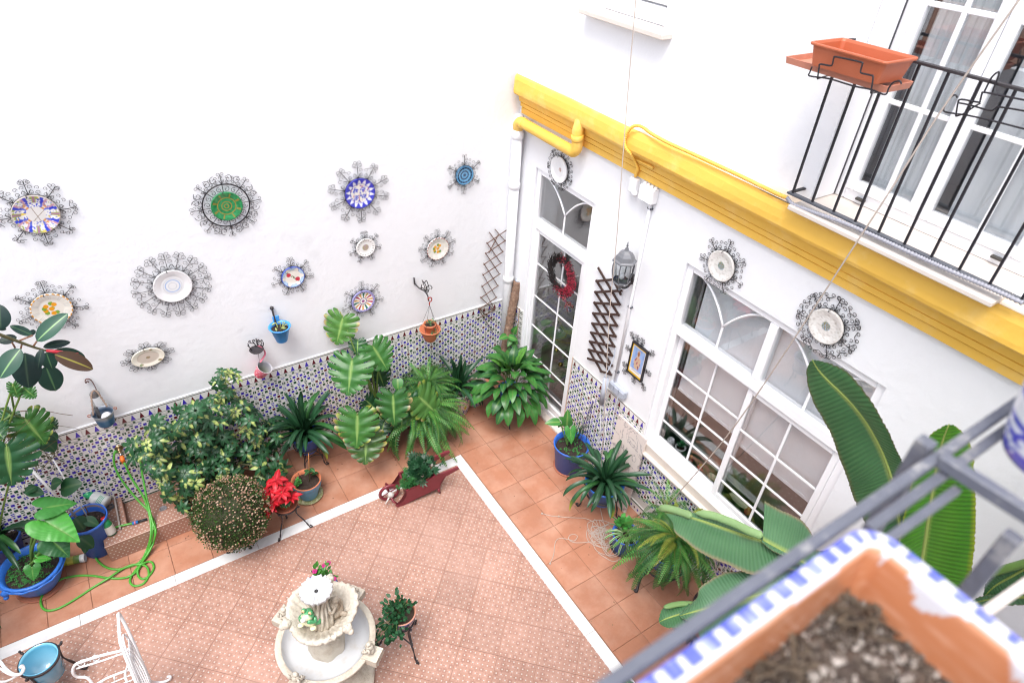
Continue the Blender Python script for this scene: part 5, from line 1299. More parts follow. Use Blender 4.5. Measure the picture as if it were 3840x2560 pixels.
# right wall pots
cW = F(2161, 1700, .18); cW = Vector((-.36, -1.70, 0)); q = F(2145, 1661, .36); cW = Vector((q.x, q.y, 0))
tW = big_pot('blue_pot', 'blue plastic pot with leafy plants beside the tiled wall right of the door', cW, .36, .145, .185, 'blue', rimr=.195, rimh=.02)
obj('saucer', MB().lathe([(0, .001), (.16, .001), (.17, .02), (.165, .02), (0, .006)], 24, cW), 'clayd', tW)
q = F(2269, 1803, .50); cV = Vector((q.x, q.y, 0))
iron_stand('black iron three legged stand ringed round the blue clivia pot', cV, .165, .34, [F(2167, 1897), F(2316, 1943), cV + Vector((.12, .24, 0))], mid=False, w=.008)
obj_ = thing('blue_pot', 'blue plastic pot held in the iron ring stand under the middle clivia', 'flower pot', cV + Vector((0, 0, .24))); pot('pot', cV + Vector((0, 0, .24)), .26, .12, .18, 'blue2', par=obj_, rimr=.195)
CLV = cV + Vector((0, 0, .46))
q = F(2349, 1998, .22); cS = Vector((q.x, q.y, 0))
tS = big_pot('blue_pot', 'small blue pot with spider plant next to the cord pile', cS, .22, .10, .125, 'blue', rimr=.135, rimh=.015)
obj('saucer', MB().lathe([(0, .001), (.12, .001), (.125, .015), (0, .006)], 24, cS, col=(.02, .02, .03)), 'vc', tS)
# marble slab leaning on the wall
t = thing('marble_slab', 'veined pinkish marble slab leaning against the tiles under the window corner', 'marble slab', (-.1, -2.35, 0))
P4 = [Vector((-.016, -2.085, .965)), Vector((-.016, -2.455, .965)), Vector((-.10, -2.50, .003)), Vector((-.10, -2.16, .003))]
q1 = W(2326, 1551, -.02); q2 = W(2431, 1641, -.02); q3 = W(2347, 1916, -.10); 
P4 = [Vector((-.02, q1.y, q1.z)), Vector((-.02, q2.y, q1.z)), Vector((-.10, q2.y - .03, .003)), Vector((-.10, q1.y - .03, .003))]
vs = P4 + [p + Vector((-.022, 0, .0)) for p in P4]
def vein_mat():
    m = mat('veined_marble', (.66, .58, .54), .25, nz=(4, .05)); nt = m.node_tree; lk = nt.links.new
    b = [n for n in nt.nodes if n.type == 'BSDF_PRINCIPLED'][0]; src = b.inputs['Base Color'].links[0].from_socket
    g = _n(nt, 'ShaderNodeNewGeometry'); t_ = _n(nt, 'ShaderNodeTexNoise', Scale=5.0, Detail=6.0, Distortion=1.2); lk(g.outputs['Position'], t_.inputs['Vector'])
    s1 = _n(nt, 'ShaderNodeMath', operation='SUBTRACT'); lk(t_.outputs[0], s1.inputs[0]); s1.inputs[1].default_value = .5
    s2 = _n(nt, 'ShaderNodeMath', operation='ABSOLUTE'); lk(s1.outputs[0], s2.inputs[0])
    r = _n(nt, 'ShaderNodeMapRange'); r.inputs['From Min'].default_value = .0; r.inputs['From Max'].default_value = .018; r.inputs['To Min'].default_value = .75; r.inputs['To Max'].default_value = 0.0; lk(s2.outputs[0], r.inputs['Value'])
    mx = _n(nt, 'ShaderNodeMix', data_type='RGBA'); lk(r.outputs[0], mx.inputs[0]); lk(src, mx.inputs[6]); mx.inputs[7].default_value = (.14, .13, .16, 1); lk(mx.outputs[2], b.inputs['Base Color'])
    return m
obj('slab', MB().add(vs, [(3, 2, 1, 0), (4, 5, 6, 7), (0, 1, 5, 4), (1, 2, 6, 5), (2, 3, 7, 6), (3, 0, 4, 7)]), vein_mat(), t)

UP_ = Vector((0, 0, 1))
# ================================================================== wheelbarrow planter
k3 = lambda a_, b_, z: F(1380 + a_ * .17857, 1640 + b_ * .17857, z)
M['maroon'] = mat('maroon_paint', (.17, .018, .03), .42, nz=(12, .10), coat=.15)
t = thing('wheelbarrow_planter', 'small maroon wooden wheelbarrow planter standing across the marble strip', 'wheelbarrow', k3(1000, 1200, 0))
def side(off, dy):
    """side board, drawn in the photo's near plane then moved by off"""
    return
NB = Vector((.126, 1, 0)).normalized(); PB = Vector((-2.081, -1.286, 0)); TB = Vector((NB.y, -NB.x, 0))
def S(a_, b_):
    r = ray(1380 + a_ * .17857, 1640 + b_ * .17857); return CAM + r * ((PB - CAM).dot(NB) / r.dot(NB))
out = [(590, 1440), (620, 1400), (700, 1370), (780, 1280), (815, 1200), (805, 1125), (860, 1100), (1100, 1010), (1260, 900), (1400, 820), (1560, 760), (1900, 625), (1915, 660), (1700, 760), (1580, 850), (1525, 960), (1515, 1050), (1300, 1150), (1050, 1260), (850, 1370), (640, 1475)]
near = [S(*p) for p in out]
def board(pts, th, par, name='side_board'):
    n = len(pts); bm = bmesh.new(); v1 = [bm.verts.new(p) for p in pts]; v2 = [bm.verts.new(p + NB * th) for p in pts]
    bm.faces.new(v1); bm.faces.new(v2[::-1])
    for i in range(n): bm.faces.new((v1[i], v1[(i + 1) % n], v2[(i + 1) % n], v2[i]))
    bmesh.ops.triangulate(bm, faces=[f for f in bm.faces if len(f.verts) > 4]); bmesh.ops.recalc_face_normals(bm, faces=bm.faces)
    mb = MB(); bm.verts.index_update(); mb.add([v.co.copy() for v in bm.verts], [[v.index for v in f.verts] for f in bm.faces]); bm.free(); return obj(name, mb, 'maroon', par)
DW = .245
board(near, .018, t); board([p + NB * DW for p in near], .018, t)
def cross(top, bot, name='end_board'):
    mb = MB(); vs = []
    for s1 in (0, .014):
        for p, q in ((bot, .018), (bot, DW), (top, DW), (top, .018)): vs.append(p + NB * q + TB * s1)
    mb.add(vs, [(0, 1, 2, 3), (7, 6, 5, 4), (0, 4, 5, 1), (1, 5, 6, 2), (2, 6, 7, 3), (3, 7, 4, 0)]); return obj(name, mb, 'maroon', t)
cross(S(815, 1130), S(840, 1330)); cross(S(1400, 815), S(1470, 1060))
bl, br = S(850, 1330), S(1480, 1060)
obj('bottom_board', MB().add([bl + NB * .018, br + NB * .018, br + NB * DW, bl + NB * DW], [(0, 1, 2, 3)]), 'maroon', t)
for dy in (0, DW):
    p = S(1480, 1080) + NB * (dy + .009); q = S(1515, 1168) + NB * (dy + .009); q.z = 0; obj('leg', MB().tube([p, q], [.016, .012], 6), 'maroon', t)
wc = S(590, 1300) + NB * (DW / 2 + .009) - TB * .03; wc.z = .105
obj('wheel', MB().tube([wc + TB * (.095 * cos(a)) + UP_ * (.095 * sin(a)) for a in [2 * pi * i / 32 for i in range(32)]], .014, 8, closed=True, flat=1.2), 'maroon', t)
for i in range(4): a = i * pi / 2 + .4; obj('spoke', MB().tube([wc, wc + TB * (.09 * cos(a)) + UP_ * (.09 * sin(a))], .007, 6), 'maroon', t)
obj('axle', MB().tube([wc - NB * (DW / 2), wc + NB * (DW / 2)], .010, 8), 'maroon', t)
for dy in (0, DW): 
    a_ = near[1] + NB * (dy + .009); e_ = wc + NB * (dy - DW / 2); obj('arm', MB().tube([a_, e_], .010, 6), 'maroon', t)
obj('cloth_knot', MB().ball(wc - NB * .055 + UP_ * .02, .034, 12, sc=(1, .9, 1.1), f=lambda d: 1 + .25 * nz2(d.x * 3, d.y * 3, d.z * 3)).tube([wc - NB * .06 - TB * .02, wc - NB * .09 - TB * .07 - UP_ * .05], [.012, .005], 5), mat('grey_rag', (.50, .47, .44), .95, nz=(60, .2)), t)
for i, (k_, r) in enumerate(((.20, .070), (.62, .085))):
    p = bl.lerp(br, k_) + NB * (DW / 2 + .01) + UP_ * .004
    t2_ = thing('terracotta_pot', ('small terracotta pot nearest the wheel in the wheelbarrow', 'terracotta pot nearer the handles in the wheelbarrow')[i], 'flower pot', p)
    pot('pot', p, .13 + .02 * i, r * .75, r, 'clay', par=t2_, rimh=.015)
    if i == 0: WB1 = p + UP_ * .13
    else: WB2 = p + UP_ * .15

# ================================================================== fountain
FX, FY = -3.222, -2.597
M['stone'] = mat('cream_cast_stone', (.56, .51, .43), .75, nz=(9, .10), bump=(34, .9, .012), col2=(.40, .33, .25), nz2=(7, .52, .74))
M['stone_w'] = mat('white_basin_paint', (.56, .57, .585), .35, nz=(6, .03), col2=(.50, .48, .45), nz2=(10, .55, .75))
t = thing('fountain', 'cream cast stone fountain with round basin, shell bowl and flower shaped top', 'fountain', (FX, FY, 0))
fc = lambda x, y, z: Vector((FX + x, FY + y, z))
zb = .66; RB_ = .340
obj('pedestal', MB().lathe([(0, 0), (.30, 0), (.31, .02), (.31, .06), (.29, .075), (.24, .09), (.20, .12), (.13, .18), (.12, .30), (.15, .42), (.20, .50), (.26, .56), (.30, .60)], 40, fc(0, 0, 0), wob=lambda a, i: .015 * sin(a * 16) if 2 < i < 10 else 0), 'stone', t)
obj('basin', MB().lathe([(.28, .575), (.33, .60), (.355, .635), (.358, zb), (.352, zb + .006), (.318, zb + .006), (.312, zb)], 64, fc(0, 0, 0)), 'stone', t)
obj('basin_lining', MB().lathe([(.312, zb), (.295, zb - .05), (.26, zb - .085), (.12, zb - .10), (0, zb - .10)], 48, fc(0, 0, 0)), 'stone_w', t)
fr_ = MB()
for i in range(150):
    a = 2 * pi * i / 150; s_ = .0045; p = fc(.335 * cos(a), .335 * sin(a), zb + .0085); d = Vector((cos(a), sin(a), 0)); e_ = Vector((-sin(a), cos(a), 0)); f_ = (i % 2) * 2 - 1
    fr_.add([p - d * .012 - e_ * s_ * f_, p - d * .012 + e_ * s_ * (1 - f_) * .5, p + d * .012 + e_ * s_ * f_, p + d * .012 - e_ * s_ * (1 + f_) * .5], [(0, 1, 2, 3)])
obj('key_frieze', fr_, 'stone', t, kind='stuff')
CH = [(1190, 480), (370, 760), (1400, 1180), (530, 1500)]
for i, (a_, b_) in enumerate(CH):
    p = F(960 + a_ * .3061, 2080 + b_ * .3061, zb + .03); d = Vector((p.x - FX, p.y - FY, 0)); d.normalize(); e_ = Vector((-d.y, d.x, 0)); c = fc(0, 0, 0) + d * .372
    vs = []; 
    for z in (zb - .05, zb + .018):
        for s1, s2 in ((-.055, -.058), (.062, -.058), (.062, .058), (-.055, .058)): vs.append(Vector((c.x, c.y, z)) + d * s1 + e_ * s2)
    bl_ = obj('corner_block', MB().add(vs, [(3, 2, 1, 0), (4, 5, 6, 7), (0, 1, 5, 4), (1, 2, 6, 5), (2, 3, 7, 6), (3, 0, 4, 7)]), 'stone', t)
    c = Vector((c.x, c.y, zb + .02)) - d * .012
    ch_ = MB(); g = lambda dd: 1 + .10 * nz2(dd.x * 4, dd.y * 4, dd.z * 4 + i)
    ch_.ball(c + Vector((0, 0, .03)), .036, 12, sc=(1, 1, .95), f=g).ball(c + Vector((0, 0, .068)), .027, 12, sc=(1, 1, 1.1), f=g).ball(c + Vector((0, 0, .104)) - d * .006, .020, 12, f=lambda q: 1 + .12 * nz2(q.x * 6, q.y * 6, q.z * 6))
    for s in (-1, 1):
        ch_.tube(cr([c + e_ * .026 * s + Vector((0, 0, .08)), c + e_ * .040 * s - d * .012 + Vector((0, 0, .06)), c + e_ * .022 * s - d * .034 + Vector((0, 0, .052))], 4), .0085, 6)
        ch_.tube(cr([c + e_ * .018 * s + Vector((0, 0, .022)), c + e_ * .03 * s - d * .034 + Vector((0, 0, .032)), c + e_ * .024 * s - d * .048 + Vector((0, 0, .004))], 4), .011, 6)
        ch_.ball(c + e_ * .036 * s + d * .014 + Vector((0, 0, .078)), .018, 8, sc=(.6, 1, 1.4))
    obj('cherub', ch_, 'stone', t)
# central stem
obj('rock_stem', MB().lathe([(.13, zb - .10), (.135, zb - .05), (.125, zb + .03), (.105, zb + .10), (.085, zb + .13), (.10, zb + .15), (.085, zb + .16)], 30, fc(0, 0, 0), wob=lambda a, i: .10 * nz2(cos(a) * 2, sin(a) * 2, i * .6) + .02 * sin(a * 6)), 'stone', t)
# shell bowl: ribbed, tilted
zs_ = zb + .27; vs = []; n = 96; ctr = fc(.012, .02, zs_)
prs = [(.06, -.10), (.12, -.08), (.18, -.035), (.218, .015), (.232, .040), (.225, .052), (.200, .046), (.178, .018), (.14, -.025), (.08, -.05), (0, -.055)]
for i, (r, z) in enumerate(prs):
    for j in range(n):
        a = 2 * pi * j / n; w_ = (1 + .10 * abs(sin(a * 13)) * (1 if i < 7 else .8)) * (1 + .06 * cos(3 * a))
        vs.append(ctr + Vector((r * w_ * cos(a), r * w_ * sin(a), z + .012 * cos(3 * a) * (r / .2) + (.016 * abs(sin(a * 14)) if 2 < i < 9 else 0))))
obj('shell_bowl', MB().add(vs, [(i * n + j, i * n + (j + 1) % n, (i + 1) * n + (j + 1) % n, (i + 1) * n + j) for i in range(len(prs) - 1) for j in range(n)], smooth=True), 'stone', t)
rim = []
for j in range(160): a = 2 * pi * j / 160; w_ = 1 + .06 * cos(3 * a); rim.append(ctr + Vector((.228 * w_ * cos(a), .228 * w_ * sin(a), .042 + .012 * cos(3 * a))))
obj('rope_edge', MB().tube(rim, [.019 * (.8 + .35 * abs(sin(j * .59))) for j in range(160)], 8, closed=True), 'stone', t)
for a in (1.0, 3.05, 5.15):
    c = ctr + Vector((.243 * cos(a), .243 * sin(a), .052)); obj('ram_head', MB().ball(c, .036, 14, sc=(1, 1, .9), f=lambda d: 1 + .16 * nz2(d.x * 5, d.y * 5, d.z * 5)).ball(c + Vector((.03 * cos(a), .03 * sin(a), -.012)), .024, 10).ball(c + Vector((-.02 * sin(a), .02 * cos(a), .012)), .02, 8).ball(c - Vector((-.02 * sin(a), .02 * cos(a), -.012)), .02, 8), 'stone', t)
zt_ = zb + .60
obj('figure_stem', MB().lathe([(.085, zs_ - .05), (.08, zs_), (.06, zs_ + .10), (.048, zs_ + .19), (.05, zs_ + .25), (.07, zt_ - .055)], 30, fc(0, 0, 0), wob=lambda a, i: .18 * nz2(cos(a) * 2.2, sin(a) * 2.2, i * .9)), 'stone', t)
fl = MB(); vs = []; n = 120
zt_ = 1.265
for i, (r, z) in enumerate([(.06, -.06), (.085, -.045), (.10, -.015), (.104, .0), (.098, .008), (.085, .004), (.05, -.008), (.022, -.012), (.012, -.012), (.010, -.03), (0, -.03)]):
    for j in range(n):
        a = 2 * pi * j / n; w_ = 1 + (.09 * abs(sin(a * 8)) + .03 * sin(a * 23) if i < 6 else 0); vs.append(fc(r * w_ * cos(a), r * w_ * sin(a), zt_ + z + ((.012 * abs(sin(a * 8)) + .004 * sin(a * 23)) if 2 < i < 7 else 0)))
obj('flower_top', fl.add(vs, [(i * n + j, i * n + (j + 1) % n, (i + 1) * n + (j + 1) % n, (i + 1) * n + j) for i in range(10) for j in range(n)], smooth=True), 'stone_w', t)
obj('nozzle', MB().lathe([(.013, 0), (.013, .004), (.008, .004), (.008, 0), (0, 0)], 16, fc(0, 0, zt_ - .012), col=(.03, .03, .03)), 'vc', t)
M['stained'] = mat('stained_stone', (.40, .34, .27), .85, nz=(16, .2), bump=(40, .9, .012), col2=(.24, .17, .11), nz2=(12, .48, .66))
pt = ctr + Vector((.085, -.03, -.01)); g = lambda dd: 1 + .16 * nz2(dd.x * 4, dd.y * 4, dd.z * 4)
fgm = MB().ball(pt + Vector((0, 0, .03)), .055, 16, sc=(1.1, 1, 1), f=g).ball(pt + Vector((.0, .0, .10)), .042, 14, sc=(1, 1, 1.3), f=g).ball(pt + Vector((.01, -.01, .168)), .028, 14, f=g)
for s in (-1, 1):
    fgm.tube(cr([pt + Vector((.0, .035 * s, .13)), pt + Vector((-.035, .055 * s, .10)), pt + Vector((-.07, .02 * s, .12))], 4), .012, 7).tube(cr([pt + Vector((.02, .03 * s, .02)), pt + Vector((.05, .06 * s, .03)), pt + Vector((.07, .035 * s, -.03))], 4), .018, 7)
obj('kneeling_figure', fgm, 'stained', t)
dr_ = MB()
for k in range(13): a = 2 * pi * k / 13; dr_.tube(cr([fc(.085 * cos(a), .085 * sin(a), zs_ - .03), fc((.066 + .012 * (k % 2)) * cos(a + .2), (.066 + .012 * (k % 2)) * sin(a + .2), zs_ + .08), fc(.052 * cos(a + .45), .052 * sin(a + .45), zs_ + .18), fc(.078 * cos(a + .6), .078 * sin(a + .6), 1.215)], 4), .011, 6)
obj('drapery_folds', dr_, 'stone', t, kind='stuff')
# frog figurine on the shell edge
p = F(1159, 2306, zs_ + .12); c = Vector((p.x, p.y, zs_ + .09))
fg = thing('frog_figurine', 'glazed green and cream frog figurine sitting on the shell edge of the fountain', 'figurine', c)
GF = (.07, .32, .13); CF = (.68, .66, .44)
toC = Vector((-.55, -.55, .25)).normalized(); sd_ = Vector((toC.y, -toC.x, 0)).normalized()
def fcol(d):
    return CF
mb = MB()
def cball(mb, c, r, sc=(1, 1, 1), n=16, split=0.1, g=GF, cr_=CF):
    vs0 = len(mb.v); mb.ball(c, r, n, sc=sc)
    for i in range(vs0, len(mb.v)):
        d = (Vector(mb.v[i]) - c).normalized(); k = min(1, max(0, (d.dot(toC * .8 - Vector((0, 0, .45))) - split) * 5)); mb.c[i] = mixc(g, cr_, k)
cball(mb, c + Vector((0, 0, -.01)), .052, (1.05, 1.05, 1.0)); cball(mb, c + Vector((0, 0, .058)) + toC * .012, .040, (1.15, 1.15, .8), split=.25)
obj('body', mb, 'plate', fg)
for s in (-1, 1):
    e_ = c + Vector((0, 0, .092)) + toC * .012 + sd_ * .025 * s
    obj('eye', MB().ball(e_, .018, 12, col=GF).ball(e_ + toC * .008 + Vector((0, 0, .002)), .0135, 10, col=(.62, .42, .22)).ball(e_ + toC * .015, .0085, 8, col=(.02, .015, .01)), 'plate', fg)
    mb = MB(); cball(mb, c + sd_ * .050 * s + Vector((0, 0, -.025)) - toC * .01, .032, (1, 1, .8), split=.7); obj('thigh', mb, 'plate', fg)
    obj('arm', MB().tube(cr([c + sd_ * .04 * s + Vector((0, 0, .03)), c + sd_ * .055 * s + toC * .03 + Vector((0, 0, .012)), c + sd_ * .02 * s + toC * .058 + Vector((0, 0, .035))], 5), [.013] * 8 + [.016, .016, .014], 8, col=GF), 'plate', fg)
    obj('foot', MB().ball(c + sd_ * .045 * s + toC * .05 + Vector((0, 0, -.045)), .02, 10, sc=(1.2, 1, .5), col=CF), 'plate', fg)
obj('hand_flower', MB().ball(c + toC * .062 + sd_ * .01 + Vector((0, 0, .045)), .017, 8, col=(.75, .72, .70), f=lambda d: 1 + .3 * abs(sin(d.x * 6))), 'plate', fg)
# glazed pot behind fountain (purple flowers)
p = F(1150, 2235, .50); cZ = Vector((-3.18, -2.17, 0))
q = F(1205, 2190, .45); cZ = Vector((q.x - .03, q.y - .04, 0))
iron_stand('iron stand behind the fountain carrying the purple flowered pot', cZ, .12, .27, [cZ + Vector((.15 * cos(a), .15 * sin(a), 0)) for a in (.4, 2.4, 4.4)], mid=False)
tZ = thing('glazed_pot', 'white pot with dark blue rim half hidden behind the fountain', 'flower pot', cZ + Vector((0, 0, .22)))
obj('pot', MB().lathe([(0, .22), (.09, .22), (.14, .38), (.15, .44), (.157, .445), (.150, .452), (.142, .445), (.13, .40), (0, .395)], 32, cZ, col=[(.7, .7, .72)] * 4 + [(.06, .04, .36), (.06, .04, .36), (.6, .6, .62), (.04, .03, .02), (.04, .03, .02)]), 'plate', tZ)
# rose pot on twisted stand
q = F(1505, 2294, .52); cR = Vector((q.x, q.y, 0))
iron_stand('tall black twisted iron stand right of the fountain', cR, .095, .40, [F(1419, 2420), F(1557, 2340), F(1563, 2484)], w=.0075)
tR = thing('glazed_pot', 'blue glazed terracotta pot with miniature rose on the twisted stand', 'flower pot', cR + Vector((0, 0, .36)))
obj('pot', MB().lathe([(0, .36), (.065, .36), (.075, .38), (.10, .47), (.103, .475), (.112, .478), (.116, .52)], 32, cR), mat('blue_glaze', (.07, .10, .36), .2, coat=.4, nz=(20, .2)), tR)
obj('rim', MB().lathe([(.116, .52), (.114, .526), (.104, .522), (.098, .49), (0, .485)], 32, cR, col=[(.5, .26, .2), (.5, .26, .2), (.45, .18, .1), (.05, .03, .02), (.04, .03, .02)]), 'vcm', tR)
# turquoise glass pot on stand, lower left
q = F(147, 2473, .42); cT = Vector((q.x, q.y, 0))
iron_stand('black twisted iron stand of the empty turquoise pot', cT, .128, .42, [cT + Vector((.19 * cos(a), .19 * sin(a), 0)) for a in (.3, 2.3, 4.2)], w=.008, mid=False)
tT = thing('turquoise_pot', 'empty turquoise glazed pot in a black iron ring beside the white chair', 'flower pot', cT + Vector((0, 0, .22)))
TQ = (.08, .36, .56)
obj('pot', MB().lathe([(0, .22), (.10, .22), (.108, .23), (.122, .40), (.124, .435), (.118, .438), (.112, .41), (.100, .24), (0, .235)], 36, cT, col=[TQ] * 5 + [(.2, .5, .66), (.13, .42, .58), (.24, .44, .54), (.30, .44, .52)]), 'plate', tT)

# ================================================================== white wrought iron chairs
M['wiron'] = mat('white_iron_paint', (.78, .78, .79), .35, nz=(30, .04), bump=(60, .15))
def q9(a_, b_, z): return F(a_ * .40816, 2240 + b_ * .40816, z)
t = thing('garden_chair', 'white wrought iron garden chair with scrolled back and arms at the bottom left', 'chair', (-4.45, -2.1, 0))
top = q9(1100, 145, .95); base = q9(1390, 790, .44); zc = top.z
X1 = base.x; 
# back plane runs in depth (y), seen edge on: back rises at x ~ top.x, spans y
bx = (top.x + base.x) / 2
bk = [Vector((base.x + .03, base.y, .44)), Vector((bx, base.y - .0, .70)), top, Vector((top.x, top.y - .10, zc - .02)), Vector((bx + .02, top.y - .26, .80)), Vector((base.x + .03, top.y - .40, .44))]
by0, by1 = base.y + .02, base.y - .40
back = [(base.x, by0, .44), (bx - .005, by0 + .01, .62), (top.x + .03, by0 - .02, .82), (top.x, by0 - .10, .92), (top.x - .01, (by0 + by1) / 2, .965), (top.x, by1 + .10, .92), (top.x + .03, by1 + .02, .82), (bx - .005, by1 - .01, .62), (base.x, by1, .44)]
p0 = q9(1385, 780, .40); p1 = q9(1290, 560, .58); p2 = q9(1190, 330, .78); p3 = q9(1095, 150, .95)
E1 = [p0, p1, p2, p3]
dpt = (F(505, 2428, .9) - F(443, 2297, .9)).normalized() * .36 + Vector((-.085, .03, 0))
loop = E1 + [p3 + dpt * .22 + Vector((0, 0, .03)), p3 + dpt * .5 + Vector((0, 0, .035)), p3 + dpt * .8 + Vector((0, 0, .0)), p2 + dpt, p1 + dpt, p0 + dpt]
obj('back_frame', MB().tube(cr(loop, 6), .011, 8), 'wiron', t)
obj('back_frame', MB().tube(cr([p0 + dpt * .12, p1 + dpt * .14, p2 + dpt * .2, p3 + dpt * .38 + Vector((0, 0, -.07)), p3 + dpt * .62 + Vector((0, 0, -.07)), p2 + dpt * .8, p1 + dpt * .86, p0 + dpt * .88], 6), .008, 7), 'wiron', t)
for k in range(1, 6):
    f_ = k / 6; a_, b_, c_ = p0 + dpt * f_, p1 + dpt * f_, p2 + dpt * (.5 + (f_ - .5) * .6)
    obj('back_scroll', MB().tube(cr([a_, b_ + Vector((.01, 0, 0)), c_, c_ + Vector((.0, .035, .03)), c_ + Vector((0, .05, -.01)), c_ + Vector((0, .025, -.025))], 5), .006, 6), 'wiron', t)
sA = q9(1290, 625, .44); sB = q9(900, 784, .44)
arm_a = q9(1190, 470, .66); arm_b = q9(740, 590, .66); 
arm = [arm_a, arm_a.lerp(arm_b, .5) + Vector((0, 0, .012)), arm_b, q9(680, 630, .64), q9(672, 690, .58), q9(710, 725, .52), q9(800, 735, .48), q9(850, 790, .42)]
obj('arm_rest', MB().tube(cr(arm, 6), .010, 8), 'wiron', t)
arm2 = [q9(1195, 485, .63), q9(960, 570, .62), q9(800, 620, .62), q9(700, 650, .60)]
obj('arm_rail', MB().tube(cr(arm2, 6), .007, 7), 'wiron', t)
for cx, cy, hd_ in ((755, 605, 1), (880, 560, -1)):
    c_ = q9(cx, cy, .64); sp = [c_ + Vector((x, y * .35, y * .9)) for x, y in spiral((0, 0), .034, 0 if hd_ > 0 else pi, 1.5, hd_)]
    obj('arm_scroll', MB().tube(sp, .005, 6), 'wiron', t)
obj('arm_rest', MB().tube(cr([p + dpt * 1.0 for p in arm], 6), .010, 8), 'wiron', t)
obj('seat_frame', MB().tube(cr([sA, sB, sB + dpt * .5 + Vector((-.05, 0, 0)), sB + dpt, sA + dpt], 4), .009, 8, closed=True), 'wiron', t)
for k in range(1, 8):
    f_ = k / 8; obj('seat_bar', MB().tube([sA + dpt * f_, sB + dpt * f_], .005, 5), 'wiron', t)
for kp in ((q9(1050, 730, .44), q9(1060, 784, .30), .0), (q9(930, 770, .44), q9(960, 800, .35), 0)):
    obj('apron_bar', MB().tube([kp[0], kp[1]], .006, 5), 'wiron', t)
lf = [q9(1290, 600, .50), q9(1330, 690, .30), q9(1380, 760, .12), q9(1440, 775, .03), q9(1510, 770, .012), q9(1560, 745, .02), q9(1565, 722, .04), q9(1535, 725, .04)]
obj('leg', MB().tube(cr(lf, 6), .010, 8), 'wiron', t)
obj('leg', MB().tube(cr([p + dpt for p in lf], 6), .010, 8), 'wiron', t)
for s in (0, 1): obj('leg', MB().tube(cr([sB + dpt * s, sB + dpt * s + Vector((-.01, 0, -.2)), sB + dpt * s + Vector((-.04, -.01, -.42)), sB + dpt * s + Vector((-.09, -.01, -.425))], 5), .010, 8), 'wiron', t)
lf = [q9(1200, 470, .66), q9(1180, 600, .56), q9(1150, 700, .46), q9(1170, 790, .42)]
obj('arm_post', MB().tube(cr(lf, 5), .009, 7), 'wiron', t)
t = thing('garden_chair', 'white iron chair arm reaching in from the left edge', 'chair', (-5.5, -1.7, 0))
A1 = [q9(-260, 520, .55), q9(-90, 500, .66), q9(0, 585, .66), q9(50, 650, .65), q9(120, 700, .64), q9(185, 700, .63), q9(215, 660, .63), q9(205, 625, .64), q9(185, 640, .65)]
obj('arm_rest', MB().tube(cr(A1, 6), .011, 8), 'wiron', t)
obj('arm_rail', MB().tube(cr([q9(-150, 560, .60), q9(-10, 640, .60), q9(60, 690, .60), q9(130, 715, .61), q9(180, 705, .62)], 6), .007, 7), 'wiron', t)
obj('leg', MB().tube(cr([q9(215, 670, .62), q9(150, 720, .5), q9(60, 765, .42), q9(-40, 784, .35), q9(-60, 900, .0)], 6), .008, 7), 'wiron', t)
obj('seat_frame', MB().tube([(-5.35, -1.75, .44), (-5.75, -1.75, .44), (-5.75, -2.15, .44), (-5.35, -2.15, .44)], .010, 8, closed=True), 'wiron', t)
for x_, y_ in ((-5.75, -1.75), (-5.75, -2.15), (-5.35, -2.15)): obj('leg', MB().tube([(x_, y_, .44), (x_ - .0, y_, 0)], .010, 8), 'wiron', t)
# ================================================================== leaves
UP = Vector((0, 0, 1))
def leaf_mesh(name, Lg, prof, nU=10, nV=3, fold=.15, a0=.3, a1=-.9, wave=.0, wf=9, col=None, mid=.0, curl=0.0, m='leaf', seed=0, twist=0.0):
    """leaf along +Y, upper side +Z. prof(t)->half width; a0 start pitch, a1 total change of pitch"""
    mb = MB(); vs = []; cl = []; y = z = 0.0
    col = col or (lambda t, s: (.05, .16, .04))
    for i in range(nU + 1):
        t = i / nU; a = a0 + a1 * t
        if i: y += cos(a) * Lg / nU; z += sin(a) * Lg / nU
        w = prof(t)
        for j in range(-nV, nV + 1):
            s = j / nV; tw = twist * t
            lx = s * w; lz = abs(s) ** 1.5 * w * fold + wave * w * sin(t * wf + seed + (0 if s > 0 else 1.3)) * abs(s) - curl * w * s * s
            X_ = lx * cos(tw) - lz * sin(tw); Z_ = lx * sin(tw) + lz * cos(tw)
            vs.append((X_, y - sin(a) * Z_, z + cos(a) * Z_)); cl.append(tuple(col(t, s)))
    n = 2 * nV + 1
    mb.add(vs, [(i * n + j, i * n + j + 1, (i + 1) * n + j + 1, (i + 1) * n + j) for i in range(nU) for j in range(n - 1)], 0, cl, smooth=True)
    if mid:
        pts = [Vector(vs[i * n + nV]) - Vector((0, 0, mid * .4)) for i in range(nU + 1)]
        mb.tube(pts, [mid * (1 - .7 * i / nU) for i in range(nU + 1)], 4, col=tuple(col(.5, 0)), cap=False)
    return mb.mesh(name, m)
def lance(w, p=1.0, q=.75): return lambda t: w * (sin(pi * min(1, t) ** p)) ** q + .0005
def strap(w): return lambda t: w * min(1, (t * 6 + .5)) * (1 - max(0, (t - .72) / .28) ** 2.2) + .0008
def P2(pt, d, ax='y'):
    return L(pt[0], pt[1], d) if ax == 'y' else (W(pt[0], pt[1], d) if ax == 'x' else F(pt[0], pt[1], d))
def camdir(p): return (CAM - p).normalized()
def put_leaf(me, name, par, b, tip, Lg=1.0, upw=.5, roll=0.0, wsc=1.0, label=None, sag=0):
    """place a leaf mesh (chord length Lg) from b to tip, facing up and to the light"""
    b, tip = Vector(b), Vector(tip); d = tip - b; s = d.length / Lg; n = (camdir(b) * (1 - upw) + UP * upw)
    return inst(name, me, par, frame(b, d, n, (s * wsc, s, s), roll), label)
